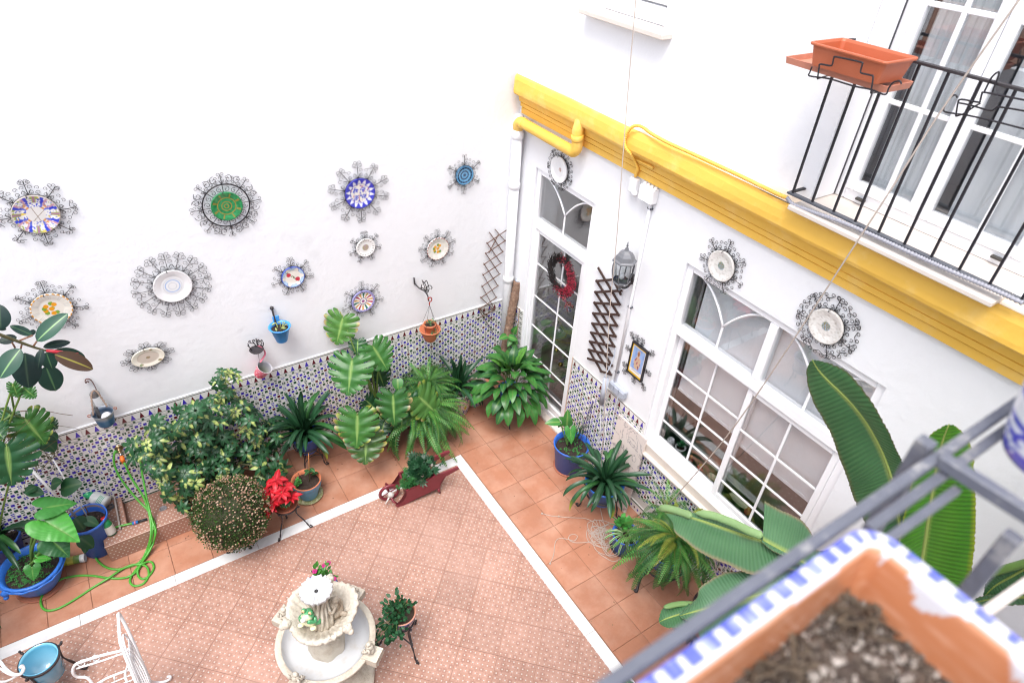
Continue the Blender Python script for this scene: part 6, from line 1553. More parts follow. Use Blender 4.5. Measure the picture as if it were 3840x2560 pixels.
def chord(a0, a1, n=10):
    y = z = 0
    for i in range(1, n + 1): a = a0 + a1 * i / n; y += cos(a) / n; z += sin(a) / n
    return y, z
# ---- monstera
def monstera_mesh(name, seed, n=9, cg=(.035, .15, .03), edge=None, slit=.27, droop=.16):
    rd = random.Random(seed)
    out = [(.02, -.03), (.16, -.20), (.34, -.20), (.47, -.06), (.53, .12), (.52, .32), (.46, .52), (.36, .70), (.22, .86), (.09, .96), (0, 1.0)]
    oc = cr([(x, y, 0) for x, y in out], 10); N = len(oc) - 1
    def o(t): f = min(1, max(0, t)) * N; i = min(N - 1, int(f)); return oc[i].lerp(oc[i + 1], f - i)
    def b(t): return Vector((0, .02 + .93 * max(0, (t - .12) / .88) ** 1.15, 0))
    mb = MB()
    def surf(x, y):
        r2 = x * x + (y - .3) ** 2
        return -droop * (x * x * 1.9 + max(0, y) ** 2 * .55) + .018 * sin(y * 22 + abs(x) * 9) * min(1, abs(x) * 6) + abs(x) * .12
    for sd in (1, -1):
        for k in range(n):
            t0, t1 = k / n, (k + 1) / n; first = k == 0; last = k == n - 1
            vs = []; cl = []; nu, nv = 4, 9; jit = rd.uniform(-.04, .05); cut = rd.uniform(.8, 1.2) * slit
            for i in range(nv + 1):
                v = i / nv; st = (.46, .62, .40, .54, .44, .50, .42, .56, .46, .52)[(k + seed) % 10] + (.12 if k < 2 else 0)
                g = 0 if v < st else cut * (((v - st) / (1 - st)) ** .55) * .5
                for j in range(nu + 1):
                    u = j / nu; lo = t0 + (0 if first else g / n); hi = t1 - (0 if last else g / n); tt = lo + (hi - lo) * u
                    tb = t0 + (t1 - t0) * u
                    P = b(tb).lerp(o(tt), v * (1 + jit * v - (.07 * (2 * u - 1) ** 2 * v ** 3 if not last else 0)))
                    P.y += .06 * sin(pi * v) * (1 - tb) 
                    x, y = P.x * sd, P.y
                    vs.append((x, y, surf(x, y) + .015 * sin(pi * u) * v))
                    c = mixc(cg, (cg[0] * 1.9, cg[1] * 1.5, cg[2] * 1.5), min(1, max(0, nz2(x * 7 + seed, y * 7)) * 1.2 + .2 * (1 - v)))
                    if v < .08: c = (.22, .36, .10)
                    if edge and v > .80:
                        q = nz2(x * 3 + seed * 3, y * 3, 2)
                        if q > .05: c = mixc(c, edge, min(1, (v - .80) * 6))
                        if q > .30 and v > .9: c = (.30, .19, .12)
                    cl.append(c)
            n1 = nu + 1; fs = [(i * n1 + j, i * n1 + j + 1, (i + 1) * n1 + j + 1, (i + 1) * n1 + j) for i in range(nv) for j in range(nu)]
            if sd < 0: fs = [f[::-1] for f in fs]
            mb.add(vs, fs, 0, cl, smooth=True)
    mb.tube([(0, y, surf(0, y) + .004) for y in [i / 10 * .97 for i in range(11)]], [.008 * (1 - i / 13) for i in range(11)], 5, col=(.26, .38, .12), cap=False)
    return mb.mesh(name, 'leaf_s')
k5 = lambda p: (960 + p[0] * .40816, 1100 + p[1] * .40816)
k4 = lambda p: (p[0] * .40816, 1100 + p[1] * .40816)
k6 = lambda p: (p[0] * .40816, 1700 + p[1] * .40816)
MG = (.02, .085, .02); MY = (.22, .25, .03); ML = (.028, .115, .022)
t = thing('monstera_plant', 'big monstera with split glossy leaves rising from the blue flowered pot', 'monstera', cM + Vector((0, 0, .36)))
mons = [monstera_mesh('leaf', s, n, c, e) for s, n, c, e in ((1, 9, (.05, .14, .03), (.34, .26, .10)), (2, 10, ML, None), (3, 10, (.035, .14, .028), None), (4, 8, (.014, .06, .02), None), (5, 10, (.03, .115, .022), (.30, .30, .05)), (6, 8, (.022, .09, .02), (.34, .28, .12)), (7, 9, (.045, .13, .025), MY), (8, 9, (.014, .065, .024), None), (9, 9, (.035, .09, .02), (.30, .24, .04)))]
root = cM + Vector((0, 0, .36))
ML_ = [(0, (800, 215), (735, 475), -.10, -.16, 1.0, .2), (3, (935, 430), (930, 560), -.2, -.28, 1.1, .3), (1, (885, 600), (840, 935), -.42, -.60, 1.05, .45), (2, (1070, 480), (1215, 705), -.34, -.50, 1.02, .45),
       (7, (1420, 950), (1460, 1190), -.60, -.74, 1.0, .4), (4, (932, 1100), (925, 1425), -.72, -.88, 1.05, .55), (5, (1258, 925), (1270, 1215), -.66, -.80, .95, .5), (6, (1492, 945), (1690, 1120), -.68, -.80, 1.1, .5), (8, (1010, 1290), (1005, 1570), -.78, -.96, 1.15, .5), (5, (1330, 1100), (1345, 1265), -.66, -.76, 1.1, .5), (3, (1120, 700), (1180, 860), -.30, -.38, 1.0, .3), (7, (1010, 980), (1120, 1080), -.45, -.5, 1.0, .4), (3, (1180, 1180), (1140, 1330), -.6, -.7, .9, .4)]
for i, (mi, a_, b_, y0_, y1_, ws, up_) in enumerate(ML_):
    A, B = L(*k5(a_), y0_), L(*k5(b_), y1_)
    put_leaf(mons[mi], 'leaf', t, A, B, .98, up_, R(-.12, .12), ws * 1.12)
    mid_ = root.lerp(A, .5) + Vector((R(-.04, .04), 0, .12 + .1 * (A.z > .9)))
    obj('petiole', MB().tube(cr([root + Vector((R(-.04, .04), R(-.03, .03), .05)), mid_, A + Vector((0, .0, -.02)), A], 6), [.0095] * 6 + [.008] * 6 + [.0065] * 7, 6, col=(.14, .22, .05)), 'leaf', t)
hm = leaf_mesh('leaf', 1.0, lambda t_: .42 * (sin(pi * min(1, (t_ + .06) / 1.06) ** .62)) ** .8, 10, 4, .10, .25, -.6, col=lambda t_, s: mixc((.18, .30, .08), (.05, .19, .04), min(1, abs(s) * 8)), m='leaf_s')
put_leaf(hm, 'leaf', t, L(*k5((1300, 780)), -.38), L(*k5((1305, 895)), -.46), .93, .4, label='small whole heart shaped leaf')
obj('stem', MB().tube(cr([cM + Vector((0, .0, .34)), L(*k5((1120, 1000)), -.40), L(*k5((1090, 860)), -.36), L(*k5((1060, 760)), -.30)], 6), [.022, .022, .021, .02, .02, .02, .02, .02, .019, .019, .018, .018, .018, .017, .016, .015, .014, .013, .012], 8), 'wood', t)
# ---- left side monstera and philodendron
t = thing('monstera_plant', 'darker monstera at the left edge under the rubber plant', 'monstera', (-5.2, -.35, .3))
LL = [(4, (225, 1145), (420, 1385), -.22, -.32, 1.15, .3), (7, (60, 1385), (105, 1775), -.50, -.62, 1.15, .35), (3, (105, 1085), (20, 1210), -.15, -.2, 1.2, .3), (2, (215, 865), (330, 960), -.25, -.30, 1.0, .3), (2, (120, 830), (165, 960), -.27, -.3, .75, .3), (3, (440, 1180), (530, 1240), -.16, -.2, 1.2, .3), (3, (-60, 1220), (30, 1330), -.3, -.4, 1.2, .3)]
for i, (mi, a_, b_, y0_, y1_, ws, up_) in enumerate(LL):
    A, B = L(*k4(a_), y0_), L(*k4(b_), y1_); put_leaf(mons[mi], 'leaf', t, A, B, .98, up_, R(-.1, .1), ws)
    obj('petiole', MB().tube(cr([Vector((-5.25, -.35, .45)), Vector((-5.25, -.35, .45)).lerp(A, .5) + Vector((0, .05, .15)), A], 7), .008, 6, col=(.14, .22, .05)), 'leaf', t)
rl = leaf_mesh('leaf', 1.0, lambda t_: .44 * (sin(pi * min(1, (t_ + .05) / 1.05) ** .7)) ** .7, 10, 4, .08, .2, -.5, col=lambda t_, s: mixc((.06, .12, .05), (.018, .075, .028), min(1, abs(s) * 9)), m='leaf_s')
for a_, b_, y_ in (((385, 1330), (510, 1445), -.2), ((460, 1290), (530, 1340), -.15), ((90, 1120), (20, 1160), -.12)):
    put_leaf(rl, 'leaf', t, L(*k4(a_), y_), L(*k4(b_), y_ - .06), .95, .3)
for kp in (((0, 1055), (60, 1075), (120, 1110), (220, 1145)), ((100, 870), (110, 960), (128, 1060), (125, 1110)), ((0, 1180), (40, 1160), (90, 1130), (120, 1110))):
    obj('vine', MB().tube(cr([L(*k4(p), -.22) for p in kp], 6), .0085, 6, col=(.10, .16, .05)), 'leaf', t)
obj('aerial_root', MB().tube(cr([L(*k4(p), -.10) for p in ((140, 1085), (300, 1075), (450, 1085), (560, 1105), (668, 1120))], 6), [.004] * 12 + [.0025] * 13, 5, col=(.12, .07, .04)), 'vcm', t)
rm = MB()
for i in range(60):
    a = Vector(L(*k4((R(0, 480), R(1180, 1620))), R(-.06, -.3))); rm.tube(cr([a, a + Vector((R(-.1, .1), R(-.05, .05), R(-.15, .05))), a + Vector((R(-.2, .2), 0, R(-.3, -.05)))], 5), .0022, 3, col=(.09, .07, .03), cap=False)
obj('tangled_roots', rm, 'vcm', t, kind='stuff')
# climbing philodendron small dark leaves
for a_, b_, y_, w_ in (((560, 330), (742, 270), -.3, 1.0), ((470, 290), (560, 255), -.25, 1.), ((240, 330), (400, 370), -.4, .8), ((330, 300), (230, 360), -.4, .8), ((690, 590), (775, 700), -.42, 1.0), ((775, 600), (905, 655), -.42, .8), ((725, 770), (862, 860), -.5, .9), ((790, 800), (780, 915), -.5, .7)):
    put_leaf(rl, 'leaf', t, L(*k6(a_), y_), L(*k6(b_), y_ - .06), .95, .4, wsc=w_)
# philodendron in the big bowl
def arrow(t_): 
    return .36 * (sin(pi * min(1, t_ + .0) ** .55)) ** .62 if t_ > .02 else .16
def arrow_mesh(seed, cg):
    mb = MB(); out = [(0, .0), (.10, -.20), (.26, -.30), (.40, -.18), (.44, .02), (.40, .26), (.30, .50), (.17, .74), (.06, .92), (0, 1.0)]
    oc = cr([(x, y, 0) for x, y in out], 5); N = len(oc) - 1
    for sd in (1, -1):
        vs = []; cl = []; nv = 8
        for i in range(N + 1):
            tb = i / N; b = Vector((0, .97 * tb ** 1.2, 0)); o = oc[i]
            for j in range(nv + 1):
                v = j / nv; P = b.lerp(o, v); x, y = P.x * sd, P.y
                z = abs(x) * .28 - .7 * x * x - .12 * y * y + .014 * sin(y * 34 - abs(x) * 22) * min(1, abs(x) * 5) + .02 * sin(y * 9 + seed) * abs(x) * 3
                vs.append((x, y, z)); c = mixc(cg, tuple(q * 1.5 for q in cg), max(0, .3 * cos(y * 34 - abs(x) * 22)))
                if v < .07: c = (.12, .26, .06)
                cl.append(c)
        n1 = nv + 1; fs = [(i * n1 + j, i * n1 + j + 1, (i + 1) * n1 + j + 1, (i + 1) * n1 + j) for i in range(N) for j in range(nv)]
        if sd > 0: fs = [f[::-1] for f in fs]
        mb.add(vs, fs, 0, cl, smooth=True)
    return mb.mesh('leaf', 'leaf_s')
am = [arrow_mesh(1, (.035, .17, .03)), arrow_mesh(2, (.055, .26, .035)), arrow_mesh(3, (.02, .10, .028))]
t = thing('philodendron_plant', 'philodendron with big arrow shaped leaves in the bright blue bowl pot', 'philodendron', cb + Vector((0, 0, .22)))
for mi, a_, b_, z0_, z1_, w_ in ((0, (400, 500), (718, 440), .88, .80, .95), (1, (415, 620), (735, 800), .80, .66, 1.05), (2, (480, 800), (640, 950), .58, .46, 1.35), (1, (350, 960), (478, 962), .42, .38, .9), (0, (295, 1045), (305, 1172), .42, .34, 1.2)):
    A, B = F(*k6(a_), z0_), F(*k6(b_), z1_); put_leaf(am[mi], 'leaf', t, A, B, 1.0, .55, R(-.1, .1), w_)
    r0 = cb + Vector((.0, .03, .20)); obj('petiole', MB().tube(cr([r0, r0.lerp(A, .5) + Vector((-.04, -.02, .02)), A], 8), [.016 * (1 - .5 * i / 16) for i in range(17)], 7, col=(.09, .18, .04)), 'leaf_s', t)
clo = leaf_mesh('clover', .018, lance(.008), 3, 1, .1, .2, -.3, col=lambda t_, s: (.05, .22, .06))
def ground_cover(par, c, r, z, n, name='clover'):
    mb = MB()
    for i in range(n):
        a, q = R(0, 6.28), r * math.sqrt(R(.05, 1)); p = c + Vector((q * cos(a), q * sin(a), z + R(0, .02)))
        for k in range(3):
            b = a + k * 2.1; d = Vector((cos(b), sin(b), 0)); e = Vector((-sin(b), cos(b), 0)); s = R(.006, .011)
            g = R(.8, 1.2); mb.add([p, p + d * s + e * s * .6, p + d * s * 1.5, p + d * s - e * s * .6], [(0, 1, 2, 3)], 0, (.05 * g, .22 * g, .05 * g))
    obj(name, mb, 'leaf', par, kind='stuff')
ground_cover(t, cb, .18, .225, 190)
ground_cover(tW, cW, .16, .31, 60)
# ---- rubber plant
def rub_col(c1, rib=(.20, .34, .12)): return lambda t_, s: mixc(rib, c1, min(1, abs(s) * 11)) if abs(s) < .12 else c1
RPF = lambda t_: .235 * (sin(pi * min(1, t_) ** .9)) ** .62 + (.0 if t_ < .97 else 0) + .001
rub = [leaf_mesh('leaf', 1.0, RPF, 14, 8, f_, a_, b_, col=rub_col(c_, rb), m='leaf_s', curl=cu) for f_, a_, b_, c_, rb, cu in
       ((.18, .15, -.35, (.018, .062, .040), (.20, .36, .14), 0), (.05, .2, -.5, (.010, .028, .024), (.05, .09, .05), .1), (.3, .2, -.4, (.055, .030, .018), (.28, .26, .04), 0), (.12, .1, -.5, (.014, .050, .034), (.09, .2, .08), 0))]
t = thing('rubber_plant', 'rubber plant branch with large dark glossy leaves and a red sheath at the left edge', 'rubber plant', (-5.45, -.55, .3))
obj('branch', MB().tube(cr([L(*k4(p), y) for p, y in (((-160, 330), -.60), ((0, 380), -.58), ((150, 435), -.57), ((300, 490), -.56), ((430, 528), -.55))], 6), [.014 - .0003 * i for i in range(25)], 8, col=(.12, .11, .05)), 'leaf', t)
obj('red_sheath', MB().tube([L(*k4(p), y) for p, y in (((425, 525), -.55), ((500, 533), -.56), ((620, 545), -.57), ((722, 548), -.58))], [.010, .013, .009, .002], 8, col=(.52, .03, .05)), 'leaf_s', t)
for mi, a_, b_, y0_, y1_, w_, up_ in ((0, (338, 440), (616, 185), -.55, -.50, .95, .3), (1, (395, 495), (648, 440), -.53, -.50, .80, .3), (3, (470, 545), (815, 585), -.50, -.46, .88, .3), (2, (500, 560), (852, 695), -.60, -.66, .98, .3), (1, (385, 510), (345, 700), -.60, -.66, .85, .3), (3, (425, 540), (480, 700), -.50, -.56, 1.6, .3),
        (0, (190, 508), (-5, 775), -.66, -.74, 1.25, .5), (1, (230, 545), (262, 872), -.56, -.66, 1.45, .4), (3, (420, 665), (516, 905), -.46, -.54, 1.55, .4), (3, (300, 385), (92, 292), -.50, -.46, .85, .3), (1, (330, 345), (258, 375), -.46, -.44, 1.4, .3), (1, (10, 330), (-5, 105), -.56, -.50, 1.5, .3), (1, (155, 400), (-15, 445), -.50, -.50, 1.3, .3), (1, (60, 330), (-60, 310), -.52, -.5, 1.0, .3)):
    A, B = L(*k4(a_), y0_), L(*k4(b_), y1_); put_leaf(rub[mi], 'leaf', t, A, B, .98, up_, R(-.12, .12), w_)
for a_, b_ in (((305, 487), (338, 440)), ((175, 435), (300, 385)), ((200, 470), (190, 508)), ((110, 450), (140, 500))): obj('petiole', MB().tube([L(*k4(a_), -.56), L(*k4(b_), -.56)], .006, 6, col=(.20, .10, .06)), 'leaf', t)
obj('trunk', MB().tube(cr([Vector((-5.75, -.75, .0)), Vector((-5.72, -.7, .8)), Vector((-5.55, -.62, 1.5)), L(*k4((-160, 330)), -.60)], 6), .018, 8), 'wood', t)
# ---- clivias
def cliv_col(tipc=None, g=(.013, .052, .021)):
    def f(t_, s):
        c = mixc((g[0] * 1.9, g[1] * 1.5, g[2] * 1.7), g, min(1, abs(s) * 3)); 
        if tipc and t_ > .75: c = mixc(c, tipc, (t_ - .75) * 4)
        return c
    return f
cliv = [leaf_mesh('leaf', 1.0, strap(.048), 14, 2, .35, a_, b_, col=cliv_col(), m='leaf_s', twist=tw) for a_, b_, tw in ((1.0, -1.1, .2), (.95, -1.7, -.3), (.8, -2.0, .4), (1.15, -.7, 0), (.7, -1.3, -.2), (.9, -2.3, .1))]
cly = [leaf_mesh('leaf', 1.0, strap(.05), 14, 2, .35, .8, -2.1, col=cliv_col((.34, .34, .03)), m='leaf_s'), leaf_mesh('leaf', 1.0, strap(.052), 14, 2, .35, .75, -1.9, col=cliv_col(None, (.022, .095, .022)), m='leaf_s')]
def clivia(label, c, n, Lg, spread=1.0, yel=3, name='clivia_plant', zlow=.1, upright=3, wsc=1.0, tiltxy=(0, 0)):
    t = thing(name, label, 'clivia', c)
    for i in range(n):
        a = i * 2.39996 + R(-.2, .2); k = (i + .5) / n
        me = cliv[3] if i < upright else (cly[0] if i >= n - yel else (cly[1] if i % 7 == 3 else random.choice(cliv)))
        tilt = (.15 if i < upright else .35 + .75 * k) * spread
        d = Vector((cos(a) * sin(tilt) + tiltxy[0], sin(a) * sin(tilt) + tiltxy[1], cos(tilt))).normalized()
        hd = Vector((cos(a), sin(a), 0)); s = Lg * R(.78, 1.08) * (1.05 if i < upright else 1)
        # leaf starts pitching up at a0 within the plane hd-UP: local Y = hd, Z = up
        b = c + Vector((cos(a), sin(a), 0)) * R(.01, .05)
        inst('leaf', me, t, frame(b, (hd * (.55 + .75 * k * spread) + UP * (.75 - .85 * k)), UP + hd * -.2, (s * wsc, s, s), R(-.25, .25)))
    return t
clivia('large dark strap leaved clivia between the schefflera and the monstera', cA + Vector((0, 0, .44)), 62, .50, 1.1, 6, wsc=1.05)
clivia('tall narrow strap leaved plant in the corner before the cane trellis', cB + Vector((0, 0, .33)), 34, .46, .75, 0, upright=10)
clivia('clivia in the ringed blue pot below the grey tube on the right', CLV, 52, .46, 1.05, 3)
clivia('strap leaved plant cut off by the left edge above the blue pot', EDGE + Vector((0, 0, .30)), 26, .50, 1.0, 2)
clivia('dark strap leaves drooping over the left side of the big blue bowl', Vector((-5.62, -.95, .35)), 18, .50, 1.1, 3)
# ---- peace lily
PL_ = [leaf_mesh('leaf', 1.0, lance(.20, .85, .8), 12, 4, .14, a_, b_, .12, 11, col=(lambda g: (lambda t_, s: mixc((.07, .15, .035), mixc(g, tuple(q * 1.35 for q in g), .5 + .5 * cos(t_ * 46 - abs(s) * 7)), min(1, abs(s) * 7))))(g), m='leaf_s', seed=sd) for a_, b_, g, sd in
       ((.5, -1.3, (.024, .095, .022), 0), (.3, -1.5, (.034, .13, .025), 1), (.7, -1.9, (.017, .075, .02), 2), (.4, -1.0, (.07, .20, .03), 3))]
t = thing('peace_lily', 'peace lily with broad arching leaves in front of the glass door', 'peace lily', cL + Vector((0, 0, .38)))
c0 = cL + Vector((-.03, -.06, .42))
for i in range(92):
    k = ((i + .5) / 92) ** .85; a = i * 2.39996; el = 1.25 - 1.55 * k + R(-.1, .1); hd = Vector((cos(a), sin(a), 0)); pr = .10 + .22 * k
    b = c0 + hd * pr * (cos(el * .8) * .8 + .1) + UP * (.18 * sin(el) + .10 * (1 - k) + .06)
    s = R(.23, .32)
    inst('leaf', PL_[3] if i in (0, 4, 9) else random.choice(PL_[:3]), t, frame(b, hd * cos(el) + UP * sin(el) * .9, UP + hd * .1, (s * .95, s, s), R(-.35, .35)))
    if i % 2 == 0: obj('petiole', MB().tube(cr([c0 + hd * .02 - UP * .05, c0.lerp(b, .6) + UP * .05, b], 4), .0032, 4, col=(.06, .15, .04), cap=False), 'leaf', t)
# small leaves climbing the coir pole
t = thing('climbing_plant', 'small vine with oval leaves at the foot of the coir pole', 'vine', (-.25, -.30, .5))
k1 = lambda p: (1840 + p[0] * .2041, 1040 + p[1] * .2041)
for a_, b_ in (((300, 1070), (160, 1130)), ((330, 1090), (500, 1150)), ((415, 1030), (480, 900)), ((380, 1130), (310, 1270)), ((430, 1140), (500, 1230)), ((200, 1340), (60, 1300)), ((330, 1300), (400, 1370)), ((380, 1220), (500, 1310))):
    put_leaf(hm, 'leaf', t, L(*k1(a_), -.30), L(*k1(b_), -.34), .93, .4, wsc=.7)
obj('stem', MB().tube(cr([L(*k1(p), -.29) for p in ((330, 1420), (350, 1280), (340, 1150), (370, 1090), (430, 1020))], 5), .004, 5, col=(.2, .22, .1)), 'leaf', t)
# ---- ferns
def frond_mesh(seed, n=24, a0=.5, a1=-1.9, g=(.035, .135, .030), w=.082):
    rd = random.Random(seed); mb = MB(); y = z = 0; pts = []; N = 24
    P = []
    for i in range(N + 1):
        a = a0 + a1 * (i / N) ** 1.1
        if i: y += cos(a) / N; z += sin(a) / N
        P.append((y, z, a))
    mb.tube([(0, p[0], p[1]) for p in P], [.0055 * (1 - .7 * i / N) for i in range(N + 1)], 4, col=(.12, .13, .04), cap=False)
    for i in range(n):
        t_ = .06 + .93 * i / n; f = t_ * N; q = min(N - 1, int(f)); y0, z0, a = [P[q][k] + (P[q + 1][k] - P[q][k]) * (f - q) for k in range(3)]
        wl = w * min(1, .45 + t_ * 3.2) * (1 - max(0, t_ - .5) * 1.75) * rd.uniform(.88, 1.08) + .004; hw = .0118
        T = Vector((0, cos(a), sin(a))); Nn = Vector((0, -sin(a), cos(a)))
        gg = rd.uniform(.8, 1.25); c = tuple(x * gg for x in g); c2 = (c[0] * 1.5, c[1] * 1.2, c[2])
        for s in (-1, 1):
            o = Vector((0, y0, z0)) + T * (.008 * s); dr = Vector((s, 0, 0)) * .97 + T * .25 - Nn * .18
            vs = [o - T * hw * .9, o + T * hw, o + dr * wl * .55 + T * hw * .95 + Nn * .004, o + dr * wl - Nn * .10 * wl, o + dr * wl * .55 - T * hw * .8 + Nn * .004]
            f_ = (0, 4, 3, 2, 1); mb.add(vs, [f_ if s > 0 else f_[::-1]], 0, [c2, c2, c, c, c])
    return mb.mesh('frond', 'leaf')
fr = [frond_mesh(s, 25, a0, a1 - .35, tuple(q * 1.35 for q in g)) for s, a0, a1, g in ((1, .55, -1.9, (.022, .095, .020)), (2, .7, -2.3, (.018, .075, .018)), (3, .4, -1.5, (.035, .13, .024)), (4, .8, -2.7, (.022, .09, .02)), (5, .3, -1.1, (.045, .15, .028)))]
fry = [frond_mesh(9, 30, .5, -1.9, (.16, .22, .03))]
def fern(label, c, n, Lg, bias=(0, 0), yel=0, down=.0, name='boston_fern'):
    t = thing(name, label, 'fern', c)
    for i in range(n):
        k = (i + .5) / n; a = i * 2.39996 + R(-.25, .25); hd = Vector((cos(a) + bias[0], sin(a) + bias[1], 0)).normalized()
        s = Lg * R(.65, 1.12) * (.75 + .35 * k); el = .95 - 1.15 * k - down * k
        b = c + Vector((cos(a), sin(a), 0)) * .07 * k
        me = fry[0] if i < yel * 3 and i % 3 == 0 else random.choice(fr)
        inst('frond', me, t, frame(b, hd * cos(el) + UP * sin(el), UP, (s, s, s), R(-.5, .5)))
    return t
fern('full boston fern in the row by the left wall', cF + Vector((0, 0, .40)), 150, .68, (.05, -.12), 0, .10)
fern('darker fern behind the monstera and the boston fern against the tiles', Vector((-1.22, -.30, .50)), 80, .50, (0, .02), 0, -.15)
c = Vector((-.50, -3.42, .52))
fern('large yellowish green fern on the iron stand under the wide window', Vector((-.36, -3.30, .64)), 150, .58, (-.08, .06), 12, .22)
k7 = lambda p: (2280 + p[0] * .3444, 1760 + p[1] * .3444)
t = thing('iron_plant_table', 'black cast iron scroll legged stand under the right hand fern', 'plant stand', (-.5, -3.3, 0))
lg = [F(*k7((505, 850)), .42), F(*k7((440, 930)), .36), F(*k7((425, 1010)), .30), F(*k7((480, 1060)), .26), F(*k7((420, 1100)), .20), F(*k7((360, 1170)), .12), F(*k7((330, 1250)), .05), F(*k7((310, 1325)), .012), F(*k7((285, 1300)), .02)]
for dx, dy in ((0, 0), (.36, -.05), (.30, -.40)): obj('leg', MB().tube(cr([p + Vector((dx, dy, 0)) for p in lg], 5), .013, 7), 'iron2', t)
obj('scroll', MB().tube(cr([F(*k7(p), .3) for p in ((470, 1040), (400, 1060), (360, 1110), (380, 1150), (410, 1120))], 5), .009, 6), 'iron2', t)
for q in ((440, 850, .40, .045), (465, 880, .36, .04)): 
    p = F(*k7(q[:2]), q[2]); obj('ring', MB().tube([p + Vector((0, q[3] * cos(a), q[3] * sin(a))) for a in [i * pi / 8 for i in range(16)]], .008, 6, closed=True), 'iron2', t)
obj('top', MB().tube([Vector((-.46 + .17 * cos(a), -3.32 + .17 * sin(a), .42)) for a in [i * pi / 12 for i in range(24)]], .010, 6, closed=True), 'iron2', t)
t = thing('blue_pot', 'blue pot deep inside the right hand fern', 'flower pot', (-.46, -3.32, .40)); pot('pot', (-.46, -3.32, .40), .22, .10, .15, 'blue', par=t)
fern('few thin fern fronds rising beside the window sill', Vector((-.20, -3.02, .70)), 12, .36, (-.0, .1), 0, -.3)
# ---- schefflera
def schef_mesh(seed, var):
    rd = random.Random(seed); mb = MB(); n = rd.choice((7, 8))
    for k in range(n):
        a = 2 * pi * k / n + rd.uniform(-.1, .1); Lf = rd.uniform(.85, 1.05); w = .19; d = Vector((cos(a), sin(a), 0)); e = Vector((-sin(a), cos(a), 0)); vs = []; cl = []
        yl = rd.random() < var
        for i in range(6):
            t_ = i / 5; ww = w * (sin(pi * (.08 + .88 * t_) ** .9)) ** .75 if 0 < i < 5 else .02; r = .12 + .88 * t_ * Lf; z = -.45 * t_ * t_ + .10 * t_
            for j in (-1, 0, 1):
                vs.append(d * r + e * (ww * j) + UP * (z + .05 * abs(j) * (ww / w)))
                g = mixc((.013, .055, .022), (.024, .088, .032), rd.random())
                if yl and (j == 0 or rd.random() < .45) and .1 < t_ < .9: g = mixc((.42, .43, .15), (.22, .32, .08), rd.random())
                cl.append(g)
        mb.add(vs, [(i * 3 + j, (i + 1) * 3 + j, (i + 1) * 3 + j + 1, i * 3 + j + 1) for i in range(5) for j in range(2)], 0, cl, smooth=True)
    mb.tube([(0, 0, 0), (0, 0, -.25), (.05, 0, -.6)], .02, 4, col=(.10, .17, .05), cap=False)
    return mb.mesh('leaf', 'leaf_s')
SC = [schef_mesh(i, v) for i, v in enumerate((.05, .1, .2, .35, .85, 1.0))]
t = thing('schefflera_plant', 'dense variegated umbrella plant with green and cream leaf whorls behind the wash bench', 'schefflera', SCH + Vector((0, 0, .30)))
rnd = random.Random(11); cnt = 0; pts_ = []
def inblob(u, v):
    return ((u - 800) / 255) ** 2 + ((v - 1680) / 195) ** 2 < 1 or ((u - 850) / 60) ** 2 + ((v - 1455) / 75) ** 2 < 1 or ((u - 560) / 75) ** 2 + ((v - 1690) / 60) ** 2 < 1 or ((u - 720) / 110) ** 2 + ((v - 1860) / 60) ** 2 < 1 or ((u - 990) / 80) ** 2 + ((v - 1760) / 70) ** 2 < 1
while cnt < 290:
    u, v = rnd.uniform(480, 1080), rnd.uniform(1390, 1930)
    if not inblob(u, v): continue
    y = -rnd.uniform(.10, .62) if v > 1520 else -rnd.uniform(.12, .28)
    if v > 1750: y = -rnd.uniform(.45, .72)
    p = L(u, v, y)
    if p.z < .16: continue
    edge = rnd.random(); s = rnd.uniform(.062, .098); out = (p - Vector((-3.45, -.25, .8))).normalized()
    n = (camdir(p) * .5 + UP * .5 + out * .45).normalized(); nb = u < 640 or v < 1520 or v > 1800
    me = SC[rnd.choice((4, 5, 3))] if rnd.random() < (.42 if nb else .10) else SC[rnd.choice((0, 1, 2))]
    inst('leaf', me, t, frame(p, n.orthogonal() + Vector((rnd.uniform(-1, 1), rnd.uniform(-1, 1), 0)), n, s)); cnt += 1; pts_.append(p)
bs = SCH + Vector((0, 0, .25))
for k in range(16):
    p = pts_[k * 14]; obj('branch', MB().tube(cr([bs + Vector((R(-.05, .05), R(-.05, .05), 0)), bs.lerp(p, .5) + Vector((0, 0, .12)), p], 6), [.010 - .0004 * i for i in range(13)], 6, col=(.16, .15, .08)), 'leaf', t)
